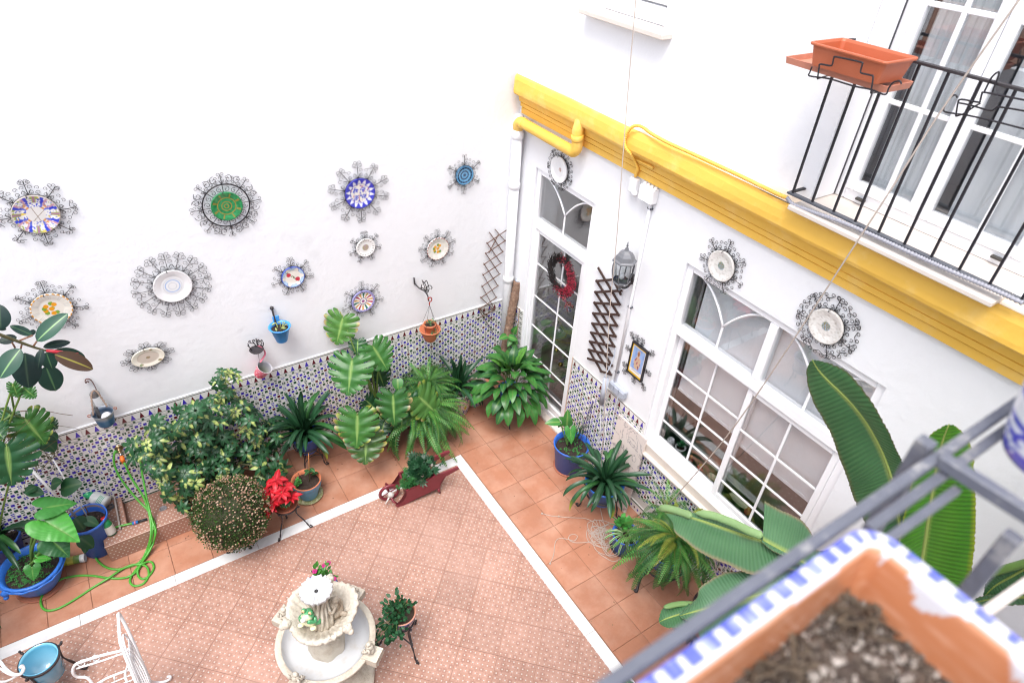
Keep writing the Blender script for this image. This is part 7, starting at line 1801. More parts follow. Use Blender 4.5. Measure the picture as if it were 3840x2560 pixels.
# ---- clipped chrysanthemum ball
cc = F(870, 1923, .50); RB2 = .328
t = thing('flower_ball', 'round clipped bush covered in small dried beige flowers beside the poinsettia', 'bush', cc)
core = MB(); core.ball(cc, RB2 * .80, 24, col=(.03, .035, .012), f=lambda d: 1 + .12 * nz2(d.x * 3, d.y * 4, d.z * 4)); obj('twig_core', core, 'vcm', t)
mb = MB(); fm = MB(); rnd = random.Random(5)
def tri_leaf(mb, p, d, s, c, w=.35):
    e = d.cross(Vector((rnd.uniform(-1, 1), rnd.uniform(-1, 1), rnd.uniform(-1, 1)))).normalized(); mb.add([p, p + d * s * .5 + e * s * w, p + d * s, p + d * s * .5 - e * s * w], [(0, 1, 2, 3)], 0, c)
for i in range(9500):
    z = rnd.uniform(-1, 1); a = rnd.uniform(0, 6.283); r = math.sqrt(1 - z * z); d = Vector((r * cos(a), r * sin(a), z)); rr = RB2 * rnd.uniform(.72, 1.0) * (1 + .12 * nz2(d.x * 3, d.y * 3, d.z * 3))
    g = rnd.uniform(.6, 1.4); tri_leaf(mb, cc + d * rr, (d + Vector((rnd.uniform(-1, 1), rnd.uniform(-1, 1), rnd.uniform(-.6, 1)))).normalized(), rnd.uniform(.012, .024), (.035 * g, .085 * g, .018 * g) if rnd.random() < .85 else (.10 * g, .08 * g, .04 * g))
for i in range(2300):
    z = rnd.uniform(-.75, 1); a = rnd.uniform(0, 6.283); r = math.sqrt(1 - z * z); d = Vector((r * cos(a), r * sin(a), z)); dens = nz2(d.x * 2.2, d.y * 2.2, d.z * 2.2 + 3)
    if rnd.random() > .42 + .42 * z + .9 * dens: continue
    p = cc + d * RB2 * rnd.uniform(.93, 1.03) * (1 + .10 * nz2(d.x * 3, d.y * 3, d.z * 3)); s = rnd.uniform(.004, .0115); c = mixc((.34, .18, .12), (.52, .37, .27), rnd.random()) if rnd.random() < .85 else (.40, .22, .12)
    fm.ball(p, s, 5, col=c, sc=(1, 1, .7))
obj('small_leaves', mb, 'leaf', t, kind='stuff'); obj('dried_flowers', fm, 'vcm', t, kind='stuff')
# ---- poinsettia
br = [leaf_mesh('bract', 1.0, lance(.21, .85, 1.0), 8, 3, .12, a_, b_, .10, 8, col=(lambda g: (lambda t_, s: mixc((.55, .03, .05), g, min(1, abs(s) * 6))))(g), m='leaf', seed=sd) for a_, b_, g, sd in ((.25, -.8, (.38, .005, .012), 0), (.1, -.5, (.28, .003, .008), 1), (.4, -1.3, (.46, .008, .016), 2))]
gl = [leaf_mesh('leaf', 1.0, lance(.27, .9, .8), 8, 3, .12, .2, -.9, .1, 8, col=lambda t_, s: mixc((.10, .2, .06), (.022, .085, .028), min(1, abs(s) * 6)))]
t = thing('poinsettia', 'poinsettia with bright red bracts in the dark terracotta bowl', 'poinsettia', POIN)
heads = [F(1035, 1800, .64), F(1072, 1822, .60), F(1022, 1880, .50), F(1000, 1900, .46), F(1056, 1846, .60), F(1012, 1838, .56), F(1090, 1860, .52)]
for h in heads:
    obj('stem', MB().tube(cr([POIN, POIN.lerp(h, .6) + UP * .03, h], 5), .005, 6, col=(.06, .12, .03)), 'leaf', t)
    a0 = R(0, 6)
    for k in range(8):
        a = a0 + k * 2 * pi / 8 + R(-.2, .2); el = R(-.35, .45); s = R(.085, .135); inst('bract', random.choice(br), t, frame(h + UP * R(-.02, .01), Vector((cos(a) * cos(el), sin(a) * cos(el), sin(el))), UP + camdir(h) * .3, s))
for i in range(16):
    a = i * 2.4; el = R(-.6, .1); inst('leaf', gl[0], t, frame(POIN + Vector((.03 * cos(a), .03 * sin(a), R(-.02, .08))), Vector((cos(a) * cos(el), sin(a) * cos(el), sin(el))), UP, R(.09, .14)))
# ---- bushy small plants
def bush(name, label, cat, c, n, rx, rz, col, s=(.03, .05), w=.30, lobes=None, par=None, up=.6, leafname='leaf', asym=None):
    t = thing(name, label, cat, c); ms = []
    for k in range(3):
        mb = MB()
        if lobes:
            for q in range(lobes):
                a = (q / (lobes - 1) - .5) * 2.4; d = Vector((sin(a), cos(a), 0)); e = Vector((cos(a), -sin(a), 0)); Ls = 1 - abs(a) * .28
                mb.add([Vector((0, 0, 0)), d * Ls * .55 + e * .13 + UP * .03, d * Ls - UP * .06, d * Ls * .55 - e * .13 + UP * .03], [(3, 2, 1, 0)], 0, tuple(x * (1 + .15 * (k - 1)) for x in col), smooth=False)
        else:
            vs = []; 
            for i in range(5):
                q = i / 4; ww = w * sin(pi * (.05 + .92 * q)); vs += [Vector((-ww, q, -.15 * q * q + .06)), Vector((0, q, -.15 * q * q)), Vector((ww, q, -.15 * q * q + .06))]
            mb.add(vs, [(i * 3 + j, i * 3 + j + 1, (i + 1) * 3 + j + 1, (i + 1) * 3 + j) for i in range(4) for j in range(2)], 0, [tuple(x * (1 + .25 * (k - 1)) * (1.25 if (i % 3) == 1 else 1) for x in col) for i in range(15)], smooth=True)
        ms.append(mb.mesh(leafname, 'leaf'))
    c = Vector(c); rd = random.Random(int(abs(c.x * 1000)) + n); tips = []
    for k in range(max(4, n // 12)):
        a = rd.uniform(0, 6.28); q = rd.uniform(.3, .9); tips.append(c + Vector((rx * q * cos(a), rx * q * sin(a), rz * rd.uniform(.5, 1))) + (asym if asym and k % 2 else Vector((0, 0, 0))))
        obj('stem', MB().tube(cr([c + Vector((0, 0, -.02)), c.lerp(tips[-1], .5) + UP * .02, tips[-1]], 4), .0028, 4, col=(.10, .14, .05), cap=False), 'leaf', t)
    for i in range(n):
        tp_ = tips[i % len(tips)]; f_ = rd.uniform(.35, 1.08); p = c.lerp(tp_, f_) + Vector((rd.gauss(0, rx * .18), rd.gauss(0, rx * .18), rd.gauss(0, rz * .12)))
        d = (p - c).normalized() + Vector((rd.uniform(-.9, .9), rd.uniform(-.9, .9), rd.uniform(-.5, .5))); inst(leafname, rd.choice(ms), t, frame(p, d, UP * up + camdir(p) * .5, rd.uniform(*s), rd.uniform(-.5, .5)))
    return t
tw_ = bush('leafy_plant', 'dark green leafy plant in the wheelbarrow pot nearer the handles', 'plant', WB2 + Vector((0, 0, -.01)), 190, .16, .17, (.014, .06, .024), (.05, .085), lobes=5)
for q in ((1340, 570), (1270, 740), (940, 610), (1140, 790), (1000, 620)):
    p = k3(q[0], q[1], .30); obj('white_petal', MB().ball(p, .022, 8, col=(.72, .68, .62), sc=(.8, .8, 1.1), f=lambda d: 1 + .3 * nz2(d.x * 5, d.y * 5, d.z * 5)), 'vcm', tw_)
bush('leafy_plant', 'fresh green leafy plant in the small pot nearest the wheel of the barrow', 'plant', WB1 + Vector((0, 0, -.01)), 110, .12, .11, (.035, .14, .04), (.045, .07), lobes=5)
bush('miniature_rose', 'bushy miniature rose without flowers on the tall twisted stand', 'rose bush', cR + Vector((-.03, 0, .50)), 295, .14, .17, (.014, .065, .024), (.026, .044), w=.34, asym=Vector((-.14, -.10, -.10)))
tf = bush('impatiens', 'small plant with magenta flowers behind the fountain', 'flowering plant', cZ + Vector((.06, .02, .42)), 90, .11, .26, (.05, .19, .03), (.035, .06))
for u, v in ((1216, 2119), (1231, 2110), (1180, 2141), (1240, 2157), (1252, 2168), (1228, 2170)):
    p = F(u, v, .70)
    f_ = MB()
    for k in range(5): a = k * 2 * pi / 5; f_.ball(p + Vector((.012 * cos(a), .012 * sin(a), 0)), .012, 6, col=(.42, .015, .16), sc=(1, 1, .4))
    obj('flower', f_, 'vcm', tf)
ts = thing('seedling', 'rubber plant seedling leaning over the rim of the weathered pot', 'seedling', cO + Vector((.03, 0, .20)))
for a in (0, 1.2, 2.3, 3.6, 5): inst('leaf', gl[0], ts, frame(cO + Vector((.06, .01, .26 + .02 * a)), Vector((cos(a), sin(a), .2)), UP, .08))
obj('stem', MB().tube([cO + Vector((.03, 0, .19)), cO + Vector((.06, .01, .37))], .004, 5, col=(.2, .25, .12)), 'leaf', ts)
bush('trailing_weed', 'feathery light green weed at the edge of the weathered pot', 'weed', cO + Vector((-.10, -.02, .20)), 60, .05, .09, (.05, .20, .04), (.015, .03))
bush('trailing_plant', 'sparse trailing plant in the hanging terracotta pots', 'plant', HB + Vector((0, -.02, .04)), 36, .06, .05, (.06, .13, .05), (.018, .035), asym=Vector((.0, -.08, -.12)))
# plants in the blue pot by the door: broad leaves plus wiry shrub and obelisk
t = thing('young_philodendron', 'young plant with three broad upright leaves in the blue pot right of the door', 'plant', cW + Vector((0, 0, .32)))
k8 = lambda p: (1900 + p[0] * .40816, 1500 + p[1] * .40816)
for mi, a_, b_, z0_, z1_, w_ in ((1, (552, 240), (562, 95), .52, .74, .6), (1, (490, 200), (355, 210), .55, .56, .65), (0, (585, 270), (595, 400), .56, .44, .85), (0, (500, 215), (470, 250), .5, .46, 1), (0, (520, 180), (480, 155), .56, .6, 1)):
    A, B = F(*k8(a_), z0_), F(*k8(b_), z1_); put_leaf(am[mi] if mi == 0 else hm, 'leaf', t, A, B, .95, .45, 0, w_)
    obj('petiole', MB().tube(cr([cW + Vector((-.04, .02, .32)), (cW + Vector((-.04, .02, .32))).lerp(A, .5), A], 4), .005, 5, col=(.10, .22, .05)), 'leaf', t)
bush('wiry_shrub', 'wiry small leaved shrub behind the upright leaves in the blue pot', 'shrub', cW + Vector((.07, .03, .34)), 110, .12, .34, (.03, .10, .03), (.014, .026))
t = thing('wire_obelisk', 'thin purple grey wire obelisk stuck in the blue pot', 'plant support', cW + Vector((.08, -.03, .32)))
tpo = W(*k8((795, 5)), -.26)
for dx, dy in ((-.05, -.03), (.06, -.02), (.0, .06)):
    a_ = cW + Vector((.08 + dx, -.04 + dy, .34)); obj('wire', MB().tube([a_, tpo], .0035, 5, col=(.07, .06, .12)), 'vc', t)
for k in (.2, .4, .6, .8):
    cs = [(cW + Vector((.08 + dx, -.04 + dy, .34))).lerp(tpo, k) for dx, dy in ((-.05, -.03), (.06, -.02), (.0, .06))]; obj('wire', MB().tube(cs, .003, 4, col=(.07, .06, .12), closed=True), 'vc', t)
# spider plant and leafy rosette in the small pot
spm = leaf_mesh('leaf', 1.0, strap(.045), 10, 2, .3, .7, -1.9, col=lambda t_, s: (.60, .62, .42) if abs(s) > .6 else (.06, .20, .05))
t = thing('spider_plant', 'white edged spider plant spilling from the small blue pot', 'spider plant', cS + Vector((0, 0, .22)))
for i in range(26): a = i * 2.4; inst('leaf', spm, t, frame(cS + Vector((.03 * cos(a), .03 * sin(a), .20)), Vector((cos(a), sin(a), R(-.2, .5))), UP, R(.16, .26)))
bush('leafy_rosette', 'fresh green leafy rosette at the back of the small blue pot', 'plant', cS + Vector((.02, .08, .22)), 36, .07, .12, (.05, .22, .04), (.05, .075), w=.36)
# cord pile and hanging cords
t = thing('cord_pile', 'tangled pile of beige cord on the terracotta tiles', 'cord', F(2251, 2014))
rnd = random.Random(8); cp = F(2262, 2010); pts = []
path = [F(2262, 1955), F(2270, 1990)]
n_l = 14
for i in range(n_l):
    a0 = rnd.uniform(0, 6.28); ox, oy = rnd.gauss(0, .055), rnd.gauss(0, .055); rr = rnd.uniform(.06, .155); el = rnd.uniform(.55, 1)
    th = rnd.uniform(0, 3.1)
    for k in range(6):
        a = a0 + k * 1.15; x, y = rr * cos(a), rr * el * sin(a); pts.append(Vector((cp.x + ox + x * cos(th) - y * sin(th), cp.y + oy + x * sin(th) + y * cos(th), .006 + .002 * i + .004 * rnd.random())))
obj('cord', MB().tube(cr([F(2250, 1900, .02)] + path + pts, 4), .0032, 5), 'cord', t)
obj('cord', MB().tube(cr([F(*k8(p), .006) for p in ((330, 1040), (400, 1060), (480, 1068), (600, 1078), (720, 1085), (800, 1120), (850, 1180))], 6), .0034, 5), 'cord', t)
obj('cord', MB().tube(cr([F(*k8(p), .006) for p in ((395, 1500), (430, 1420), (445, 1310), (480, 1270), (560, 1275), (620, 1290), (650, 1250), (620, 1230), (580, 1240), (570, 1275), (620, 1305), (720, 1305), (820, 1295))], 6), .0034, 5), 'cord', t)
obj('cord', MB().tube(cr([F(*k8(p), .006) for p in ((1000, 1290), (1045, 1380), (1040, 1450), (980, 1480), (900, 1440), (840, 1400))], 6), .0034, 5), 'cord', t)
for p in ((325, 1040), (398, 1500), (478, 1066)): obj('knot', MB().ball(F(*k8(p), .008), .011, 8), 'cord', t)
t = thing('long_rope', 'long beige cord hanging down in front of the right wall to the cord pile', 'cord', F(2262, 1955))
obj('cord', MB().tube(cr([W(2387, -30, -.52), W(2351, 392, -.50), W(2312, 900, -.48), W(2286, 1176, -.47), W(2262, 1633, -.50), F(2250, 1846, .02), F(2262, 1955, .008)], 8), .0034, 6), 'cord', t)
t = thing('washing_line', 'beige line slanting from the upper right past the balcony to the fern', 'washing line', W(2500, 1895, -.3))
obj('cord', MB().tube(cr([W(3850, -40, -.55), W(3520, 430, -.52), W(3241, 865, -.5), W(2760, 1590, -.34), W(2500, 1897, -.28)], 6), .0045, 6), 'cord', t)
# ---- banana
def bl(name, st, m_col, ribs=46, nh=9, rag=.006, hw=.010, par=None, label=None, corr_=.0022):
    """st: list of (centre, left, right) world points from tip to base"""
    C_, L_, R_ = [cr([Vector(s[k]) for s in st], 10) for k in range(3)]; N = len(C_); mb = MB(); vs = []; cl = []; n = 2 * nh + 1
    cum = [0]
    for i in range(1, N): cum.append(cum[-1] + (C_[i] - C_[i - 1]).length)
    rows = int(ribs * 4); 
    for r in range(rows + 1):
        s = cum[-1] * r / rows; i = min(N - 2, max(j for j in range(N) if cum[j] <= s + 1e-9)); f = (s - cum[i]) / max(1e-6, cum[i + 1] - cum[i])
        c, l, q = C_[i].lerp(C_[i + 1], f), L_[i].lerp(L_[i + 1], f), R_[i].lerp(R_[i + 1], f)
        nn = (q - l).cross(C_[min(N - 1, i + 1)] - C_[i]);
        if nn.length < 1e-9: nn = UP.copy()
        nn.normalize()
        if nn.dot(camdir(c)) < 0: nn = -nn
        ph = r / rows * ribs * 2 * pi
        for j in range(-nh, nh + 1):
            a = abs(j) / nh; e = l if j < 0 else q; w_ = (e - c).length
            edge = 1 + (rag / max(.02, w_)) * nz2(r * .31, j * .2 + (5 if j < 0 else 0)) * (a ** 4)
            p = c.lerp(e, a * edge) + nn * (a * w_ * .22 - a * a * w_ * .16 + corr_ * cos(ph - a * 2.2) * min(1, a * 5))
            vs.append(p); lf = .5 + .5 * cos(ph - a * 2.2)
            g = mixc(m_col[0], m_col[1], .32 * lf + .60 * (.5 + nz2(r * .015, a * 2, 3)))
            if a < .05: g = (.30, .38, .10)
            if a > .96: g = m_col[2]
            cl.append(g)
    mb.add(vs, [(i * n + j, i * n + j + 1, (i + 1) * n + j + 1, (i + 1) * n + j) for i in range(rows) for j in range(n - 1)], 0, cl, smooth=True)
    o = obj(name, mb, 'leaf_b', par, label)
    pts = [vs[i * n + nh] for i in range(0, rows + 1, 6)]; K_ = len(pts)
    obj('midrib', MB().tube(pts, [hw * (.25 + .75 * i / K_) for i in range(K_)], 6, col=(.30, .38, .10)), 'leaf', o)
    return o
M['leaf_b'] = mat('banana_leaf', None, .33, trans=.10, nz=(5, .10), spec=.5)
DG = ((.030, .105, .038), (.060, .165, .062), (.10, .10, .04)); BG = ((.035, .17, .012), (.085, .27, .022), (.26, .32, .02)); PG = ((.045, .125, .055), (.09, .205, .095), (.22, .17, .10))
S1 = 3840 / 2352
def stn(lst, fn, xs): return [[fn(p[0] * S1, p[1] * S1, x + (dl if k else 0)) for k, p in enumerate(trip)] for (trip, x, dl) in [(t_, x_, 0) for t_, x_ in zip(lst, xs)]]
def lin(a, b, n): return [a + (b - a) * i / (n - 1) for i in range(n)]
tb = thing('banana_plant', 'banana plant with huge ribbed leaves rising in front of the right wall', 'banana plant', (-.55, -4.85, 0))
A1 = [((1866, 826), (1861, 829), (1872, 826)), ((1880, 850), (1853, 850), (1905, 832)), ((1905, 877), (1858, 888), (1945, 850)), ((1935, 905), (1872, 924), (1985, 893)), ((1965, 937), (1893, 960), (2018, 945)), ((1990, 970), (1914, 1000), (2043, 990)), ((2012, 1007), (1930, 1045), (2060, 1030)), ((2032, 1050), (1950, 1098), (2080, 1068)), ((2050, 1105), (1960, 1130), (2098, 1100)), ((2060, 1160), (1985, 1188), (2112, 1145)), ((2070, 1220), (2010, 1240), (2125, 1200)), ((2085, 1330), (2065, 1340), (2108, 1320))]
bl('leaf', stn(A1, W, lin(-1.15, -.75, 12)), DG, 62, par=tb)
A2 = [((2180, 974), (2172, 975), (2190, 975)), ((2168, 1003), (2140, 995), (2212, 990)), ((2158, 1040), (2112, 1035), (2235, 1030)), ((2148, 1090), (2098, 1090), (2241, 1085)), ((2140, 1140), (2086, 1150), (2243, 1140)), ((2132, 1195), (2070, 1215), (2243, 1200)), ((2124, 1250), (2062, 1280), (2240, 1262)), ((2114, 1310), (2065, 1340), (2226, 1330)), ((2105, 1370), (2075, 1390), (2185, 1372)), ((2100, 1410), (2085, 1420), (2130, 1412))]
bl('leaf', stn(A2, W, lin(-1.0, -.72, 10)), BG, 50, par=tb, label='bright yellow green upright banana leaf')
A3 = [((1527, 1176), (1516, 1172), (1550, 1205)), ((1560, 1180), (1556, 1172), (1549, 1222)), ((1597, 1190), (1597, 1178), (1575, 1246)), ((1640, 1204), (1644, 1188), (1618, 1277)), ((1680, 1218), (1688, 1200), (1668, 1298)), ((1722, 1233), (1732, 1215), (1722, 1322)), ((1748, 1241), (1752, 1224), (1762, 1318)), ((1800, 1267), (1812, 1240), (1815, 1310)), ((1845, 1292), (1855, 1268), (1845, 1322))]
bl('leaf', stn(A3, F, lin(1.66, 1.92, 9)), PG, 46, par=tb, label='broad banana leaf with a torn edge spread over the fern')
A3b = [((1752, 1240), (1748, 1242), (1756, 1155)), ((1778, 1254), (1770, 1262), (1790, 1174)), ((1805, 1268), (1798, 1276), (1822, 1188)), ((1832, 1284), (1825, 1292), (1845, 1203)), ((1852, 1296), (1846, 1304), (1868, 1235)), ((1868, 1306), (1862, 1314), (1878, 1280))]
bl('leaf', stn(A3b, F, lin(1.92, 2.0, 6)), PG, 20, par=tb, label='speckled torn banana leaf segment beside the window')
# rolled light green upper edge
rollp = [F(p[0] * S1, p[1] * S1, z) for p, z in (((1512, 1168), 1.66), ((1530, 1166), 1.70), ((1560, 1174), 1.73), ((1590, 1185), 1.76))]
rollq = [F(p[0] * S1, p[1] * S1, z) for p, z in (((1598, 1177), 1.76), ((1640, 1184), 1.82), ((1690, 1203), 1.88), ((1720, 1218), 1.92), ((1752, 1230), 1.95))]
for rp, w_ in ((rollp, .042), (rollq, .044)):
    pp = cr(rp, 8); mb = MB(); vs = []; n = 8
    for i, p in enumerate(pp):
        d = (pp[min(i + 1, len(pp) - 1)] - pp[max(0, i - 1)]).normalized(); e = d.cross(camdir(p)).normalized(); f_ = camdir(p); k = min(1, (i + 1) / 5, (len(pp) - i) / 3.)
        for j in range(n + 1):
            a = -.5 + 3.4 * j / n; vs.append(p + e * (w_ * .62 * cos(a) * k) + f_ * (w_ * .5 * sin(a) * k))
    mb.add(vs, [(i * (n + 1) + j, i * (n + 1) + j + 1, (i + 1) * (n + 1) + j + 1, (i + 1) * (n + 1) + j) for i in range(len(pp) - 1) for j in range(n)], 0, (.21, .33, .14), smooth=True)
    obj('rolled_edge', mb, 'leaf', tb)
A4 = [((1562, 1413), (1560, 1410), (1564, 1418)), ((1590, 1405), (1600, 1375), (1598, 1440)), ((1640, 1392), (1609, 1350), (1622, 1500)), ((1700, 1377), (1660, 1318), (1680, 1560)), ((1760, 1360), (1712, 1310), (1750, 1600)), ((1830, 1335), (1790, 1272), (1840, 1560)), ((1900, 1310), (1860, 1266), (1930, 1480)), ((1980, 1295), (1960, 1265), (2010, 1400)), ((2060, 1300), (2050, 1285), (2075, 1330))]
bl('leaf', stn(A4, F, lin(1.45, 2.0, 9)), PG, 60, par=tb)
A5 = [((1514, 1428), (1513, 1424), (1517, 1433)), ((1530, 1420), (1522, 1398), (1534, 1442)), ((1560, 1410), (1552, 1388), (1568, 1441)), ((1590, 1402), (1588, 1386), (1600, 1430)), ((1620, 1396), (1622, 1388), (1628, 1408))]
bl('leaf', stn(A5, F, lin(1.35, 1.5, 5)), DG, 18, par=tb, label='small curled banana leaf tip at the bottom')
obj('rolled_edge', MB().tube(cr([F(p[0] * S1, p[1] * S1, 1.45) for p in ((1525, 1394), (1560, 1386), (1612, 1384))], 6), [.008, .014, .018, .02, .02, .02, .02, .02, .018, .016, .012, .008, .004], 8, col=(.20, .34, .12), flat=.5), 'leaf', tb)
A6 = [((2262, 1368), (2258, 1366), (2266, 1374)), ((2285, 1345), (2268, 1335), (2300, 1375)), ((2320, 1325), (2300, 1312), (2335, 1360)), ((2365, 1300), (2350, 1285), (2380, 1335)), ((2420, 1275), (2410, 1260), (2430, 1310))]
bl('leaf', stn(A6, W, lin(-.42, -.40, 5)), DG, 24, par=tb)
A7 = [((2225, 1388), (2222, 1385), (2228, 1392)), ((2260, 1378), (2255, 1368), (2268, 1392)), ((2310, 1372), (2300, 1364), (2320, 1390)), ((2380, 1370), (2375, 1362), (2385, 1385))]
bl('leaf', stn(A7, W, lin(-.45, -.45, 4)), PG, 16, par=tb)
A8 = [((1424, 1548), (1422, 1546), (1427, 1551)), ((1436, 1560), (1428, 1562), (1446, 1560)), ((1450, 1580), (1436, 1590), (1465, 1578)), ((1480, 1620), (1470, 1625), (1490, 1615))]
bl('leaf', stn(A8, F, lin(1.2, 1.3, 4)), DG, 10, par=tb)
st0 = Vector((-.55, -4.85, 0))
obj('trunk', MB().tube(cr([st0, st0 + Vector((0, -.02, 1.0)), st0 + Vector((-.03, -.02, 2.1))], 8), [.11 - .003 * i for i in range(17)], 14, col=(.18, .24, .08)), 'leaf', tb)
for q in (stn(A1, W, lin(-1.15, -.75, 12))[-1][0], stn(A2, W, lin(-1.0, -.72, 10))[-1][0], stn(A3, F, lin(1.66, 1.92, 9))[-1][0], stn(A4, F, lin(1.45, 2.0, 9))[-1][0], stn(A6, W, lin(-.42, -.40, 5))[-1][0], stn(A5, F, lin(1.35, 1.5, 5))[-1][0]):
    obj('petiole', MB().tube(cr([st0 + Vector((0, 0, 1.7)), (st0 + Vector((0, 0, 2.0))).lerp(q, .5), q], 6), .02, 8, col=(.16, .28, .07)), 'leaf', tb)
t = thing('banana_tub', 'large dark tub of the banana plant', 'flower pot', st0); pot('pot', st0 + Vector((0, 0, .0)), .40, .20, .26, 'clayd', par=t)
# broom
t = thing('broom', 'dark bristled broom standing by the banana leaves at the bottom', 'broom', F(2570, 2380))
a_, b_ = F(2575, 2360, .10), F(2585, 2400, .02); obj('head', MB().box(a_ + Vector((-.02, -.14, -.02)), a_ + Vector((.02, .12, .02)), ch=.008), 'rail', t)
mb = MB()
for i in range(160): p = a_ + Vector((R(-.02, .02), R(-.14, .12), -.01)); mb.tube([p, p + Vector((R(-.03, .0), R(-.01, .01), -.08))], .0018, 3, col=(.02, .02, .025), cap=False)
obj('bristles', mb, 'vcm', t, kind='stuff'); obj('handle', MB().tube([a_, a_ + Vector((.28, -.25, 1.15))], .012, 8), 'rail', t)
# ================================================================== near railing and the glazed planter on it
ZR = 4.66
c9 = lambda a, b, z=ZR: F(2400 + a * .6122, 1920 + b * .6122, z)
d9 = lambda a, b, z=ZR: F(3360 + a * .40816, 1280 + b * .40816, z)
M['rail2'] = mat('grey_worn_rail_paint', (.115, .12, .145), .35, nz=(30, .2), col2=(.30, .29, .28), nz2=(22, .56, .72), bump=(60, .3))
t = thing('near_railing', 'grey painted iron railing with parallel bars under the near planter', 'railing', (-3.0, -5.13, 3.8))
def sq(name, a, b, w, h, par, m='rail2'):
    a, b = Vector(a), Vector(b); d = (b - a).normalized(); s = d.cross(UP).normalized() if abs(d.z) < .9 else Vector((1, 0, 0)); u = s.cross(d).normalized(); vs = []
    c_ = min(w, h) * .2
    sec = [(-w + c_, -h), (w - c_, -h), (w, -h + c_), (w, h - c_), (w - c_, h), (-w + c_, h), (-w, h - c_), (-w, -h + c_)]
    for p in (a, b): vs += [p + s * x + u * y for x, y in sec]
    fs = [(k, (k + 1) % 8, 8 + (k + 1) % 8, 8 + k) for k in range(8)] + [tuple(range(8))[::-1], tuple(range(8, 16))]
    return obj(name, MB().add(vs, fs), m, par)
XO_ = (c9(1800, 380).x + c9(2352, 760).x) / 2 + .002
A = d9(360, 1060); yA = A.y
sq('rail', (-4.6, yA, ZR - .008), (-1.6, yA, ZR - .008), .0075, .0075, t)
Bp = d9(600, 1100, ZR - .02); sq('rail', (XO_ + .004, Bp.y, ZR - .022), (-1.6, Bp.y, ZR - .022), .007, .007, t)
Cp = d9(370, 1440, ZR - .02); sq('rail', (XO_ + .004, Cp.y - .004, ZR - .024), (d9(560, 1290, ZR - .02).x, Cp.y - .004, ZR - .032), .006, .006, t)
X1_, X2_ = d9(400, 1070), d9(1176, 1460)
sq('cross_bar', (X1_.x, yA - .006, ZR - .001), (X2_.x, -5.62, ZR - .001), .010, .011, t)
V = F(3800, 2010, ZR - .03); sq('post', (V.x + .0, V.y, ZR - .03), (V.x, V.y, 3.75), .011, .011, t)
s0 = d9(350, 925, ZR + .01); sq('post', (A.x + .01, yA + .022, ZR + .008), (A.x + .01, yA + .022, 3.8), .012, .012, t)
for a_, b_, r_s in ((500, 980, .0035), (600, 915, .003)): obj('screw', MB().ball(d9(a_, b_, ZR - .002), r_s, 8, sc=(1, 1, .5)), 'gplas', t)
cr_ = F(3770, 2240, 4.3)
t2_ = thing('cream_pipe', 'thin cream pipe crossing at the far right below the planter', 'pipe', cr_)
obj('pipe', MB().tube([F(3680, 2305, 4.3), F(3860, 2176, 4.3), F(4100, 2004, 4.3)], .010, 8), 'marble_b', t2_)
# planter: rounded rectangle
o1, o2 = c9(700, 545), c9(2352, 760)
yo = c9(950, 352).y; xo = (c9(1800, 380).x + o2.x) / 2 + .002
yi = c9(1000, 520).y; xi = c9(1740, 470).x
print('planter', yo, xo, yi, xi)
x_l, y_b = xo - .62, yo - .26
def rr(x0, y0, x1, y1, r, n=10):
    out = []
    for cx, cy, a0 in ((x1 - r, y1 - r, 0), (x0 + r, y1 - r, pi / 2), (x0 + r, y0 + r, pi), (x1 - r, y0 + r, 3 * pi / 2)):
        for k in range(n + 1): a = a0 + pi / 2 * k / n; out.append((cx + r * cos(a), cy + r * sin(a)))
    return out
def dens(P, step=.004):
    out = []; n = len(P)
    for i in range(n):
        a, b = Vector(P[i]), Vector(P[(i + 1) % n]); k = max(1, int((b - a).length / step))
        for j in range(k): out.append(a.lerp(b, j / k))
    return out
P0 = dens([(x, y, 0) for x, y in rr(x_l, y_b, xo, yo, .045)])
cxm, cym = (x_l + xo) / 2, (y_b + yo) / 2
def inset(p, d):
    # normal-ish inset towards the middle
    dx = min(max(p.x, x_l + .05), xo - .05) - p.x; dy = min(max(p.y, y_b + .05), yo - .05) - p.y; l = math.hypot(dx, dy) or 1
    return Vector((p.x + dx / l * d, p.y + dy / l * d, 0))
wband = yo - yi
lv = [(.030, -.17), (.004, -.03), (-.001, -.022), (-.002, -.008), (.001, -.001), (.005, .002), (wband * .70, .003), (wband * .76, .002), (wband * .86, -.001), (wband * .93, -.005)] + [(wband + .0005 * k, -.008 - .007 * k) for k in range(17)]
vs = []; cl = []; dist = [0]
for i in range(1, len(P0)): dist.append(dist[-1] + (P0[i] - P0[i - 1]).length)
GL = (.60, .60, .64); BLU2 = (.10, .12, .55); TC = (.50, .20, .095)
for k, (d, z) in enumerate(lv):
    for i, p in enumerate(P0):
        q = inset(p, d) if d else p; vs.append((q.x, q.y, ZR + z)); s = dist[i]
        ph = (s / .0295) % 1; short = p.x > xo - .03; n_ = nz2(p.x * 70, p.y * 70, k * .4)
        blue = mixc(BLU2, (.34, .37, .74), max(0, n_ * 1.6))
        if k <= 2: c = blue if ph < .66 else GL
        elif k <= 6: c = blue if ph < (.66 if not short else .55 + .3 * nz2(s * 30, 1)) or (not short and k <= 4) else GL
        else:
            drip = (.004 + .010 * max(0, nz2(s * 9, 2))) if not short else max(0, .012 + .075 * nz2(s * 17, 9) + .02 * nz2(s * 60, 5))
            c = GL if (k <= 8 or -z < drip) else mixc(TC, (.62, .34, .22), max(0, nz2(s * 25, z * 90, 3)) + (.35 if k < 11 else 0))
        cl.append(c)
n = len(P0)
t = thing('ceramic_planter', 'terracotta planter with blue and white glazed striped rim, blurred in the near corner', 'planter', (cxm, cym, ZR - .17))
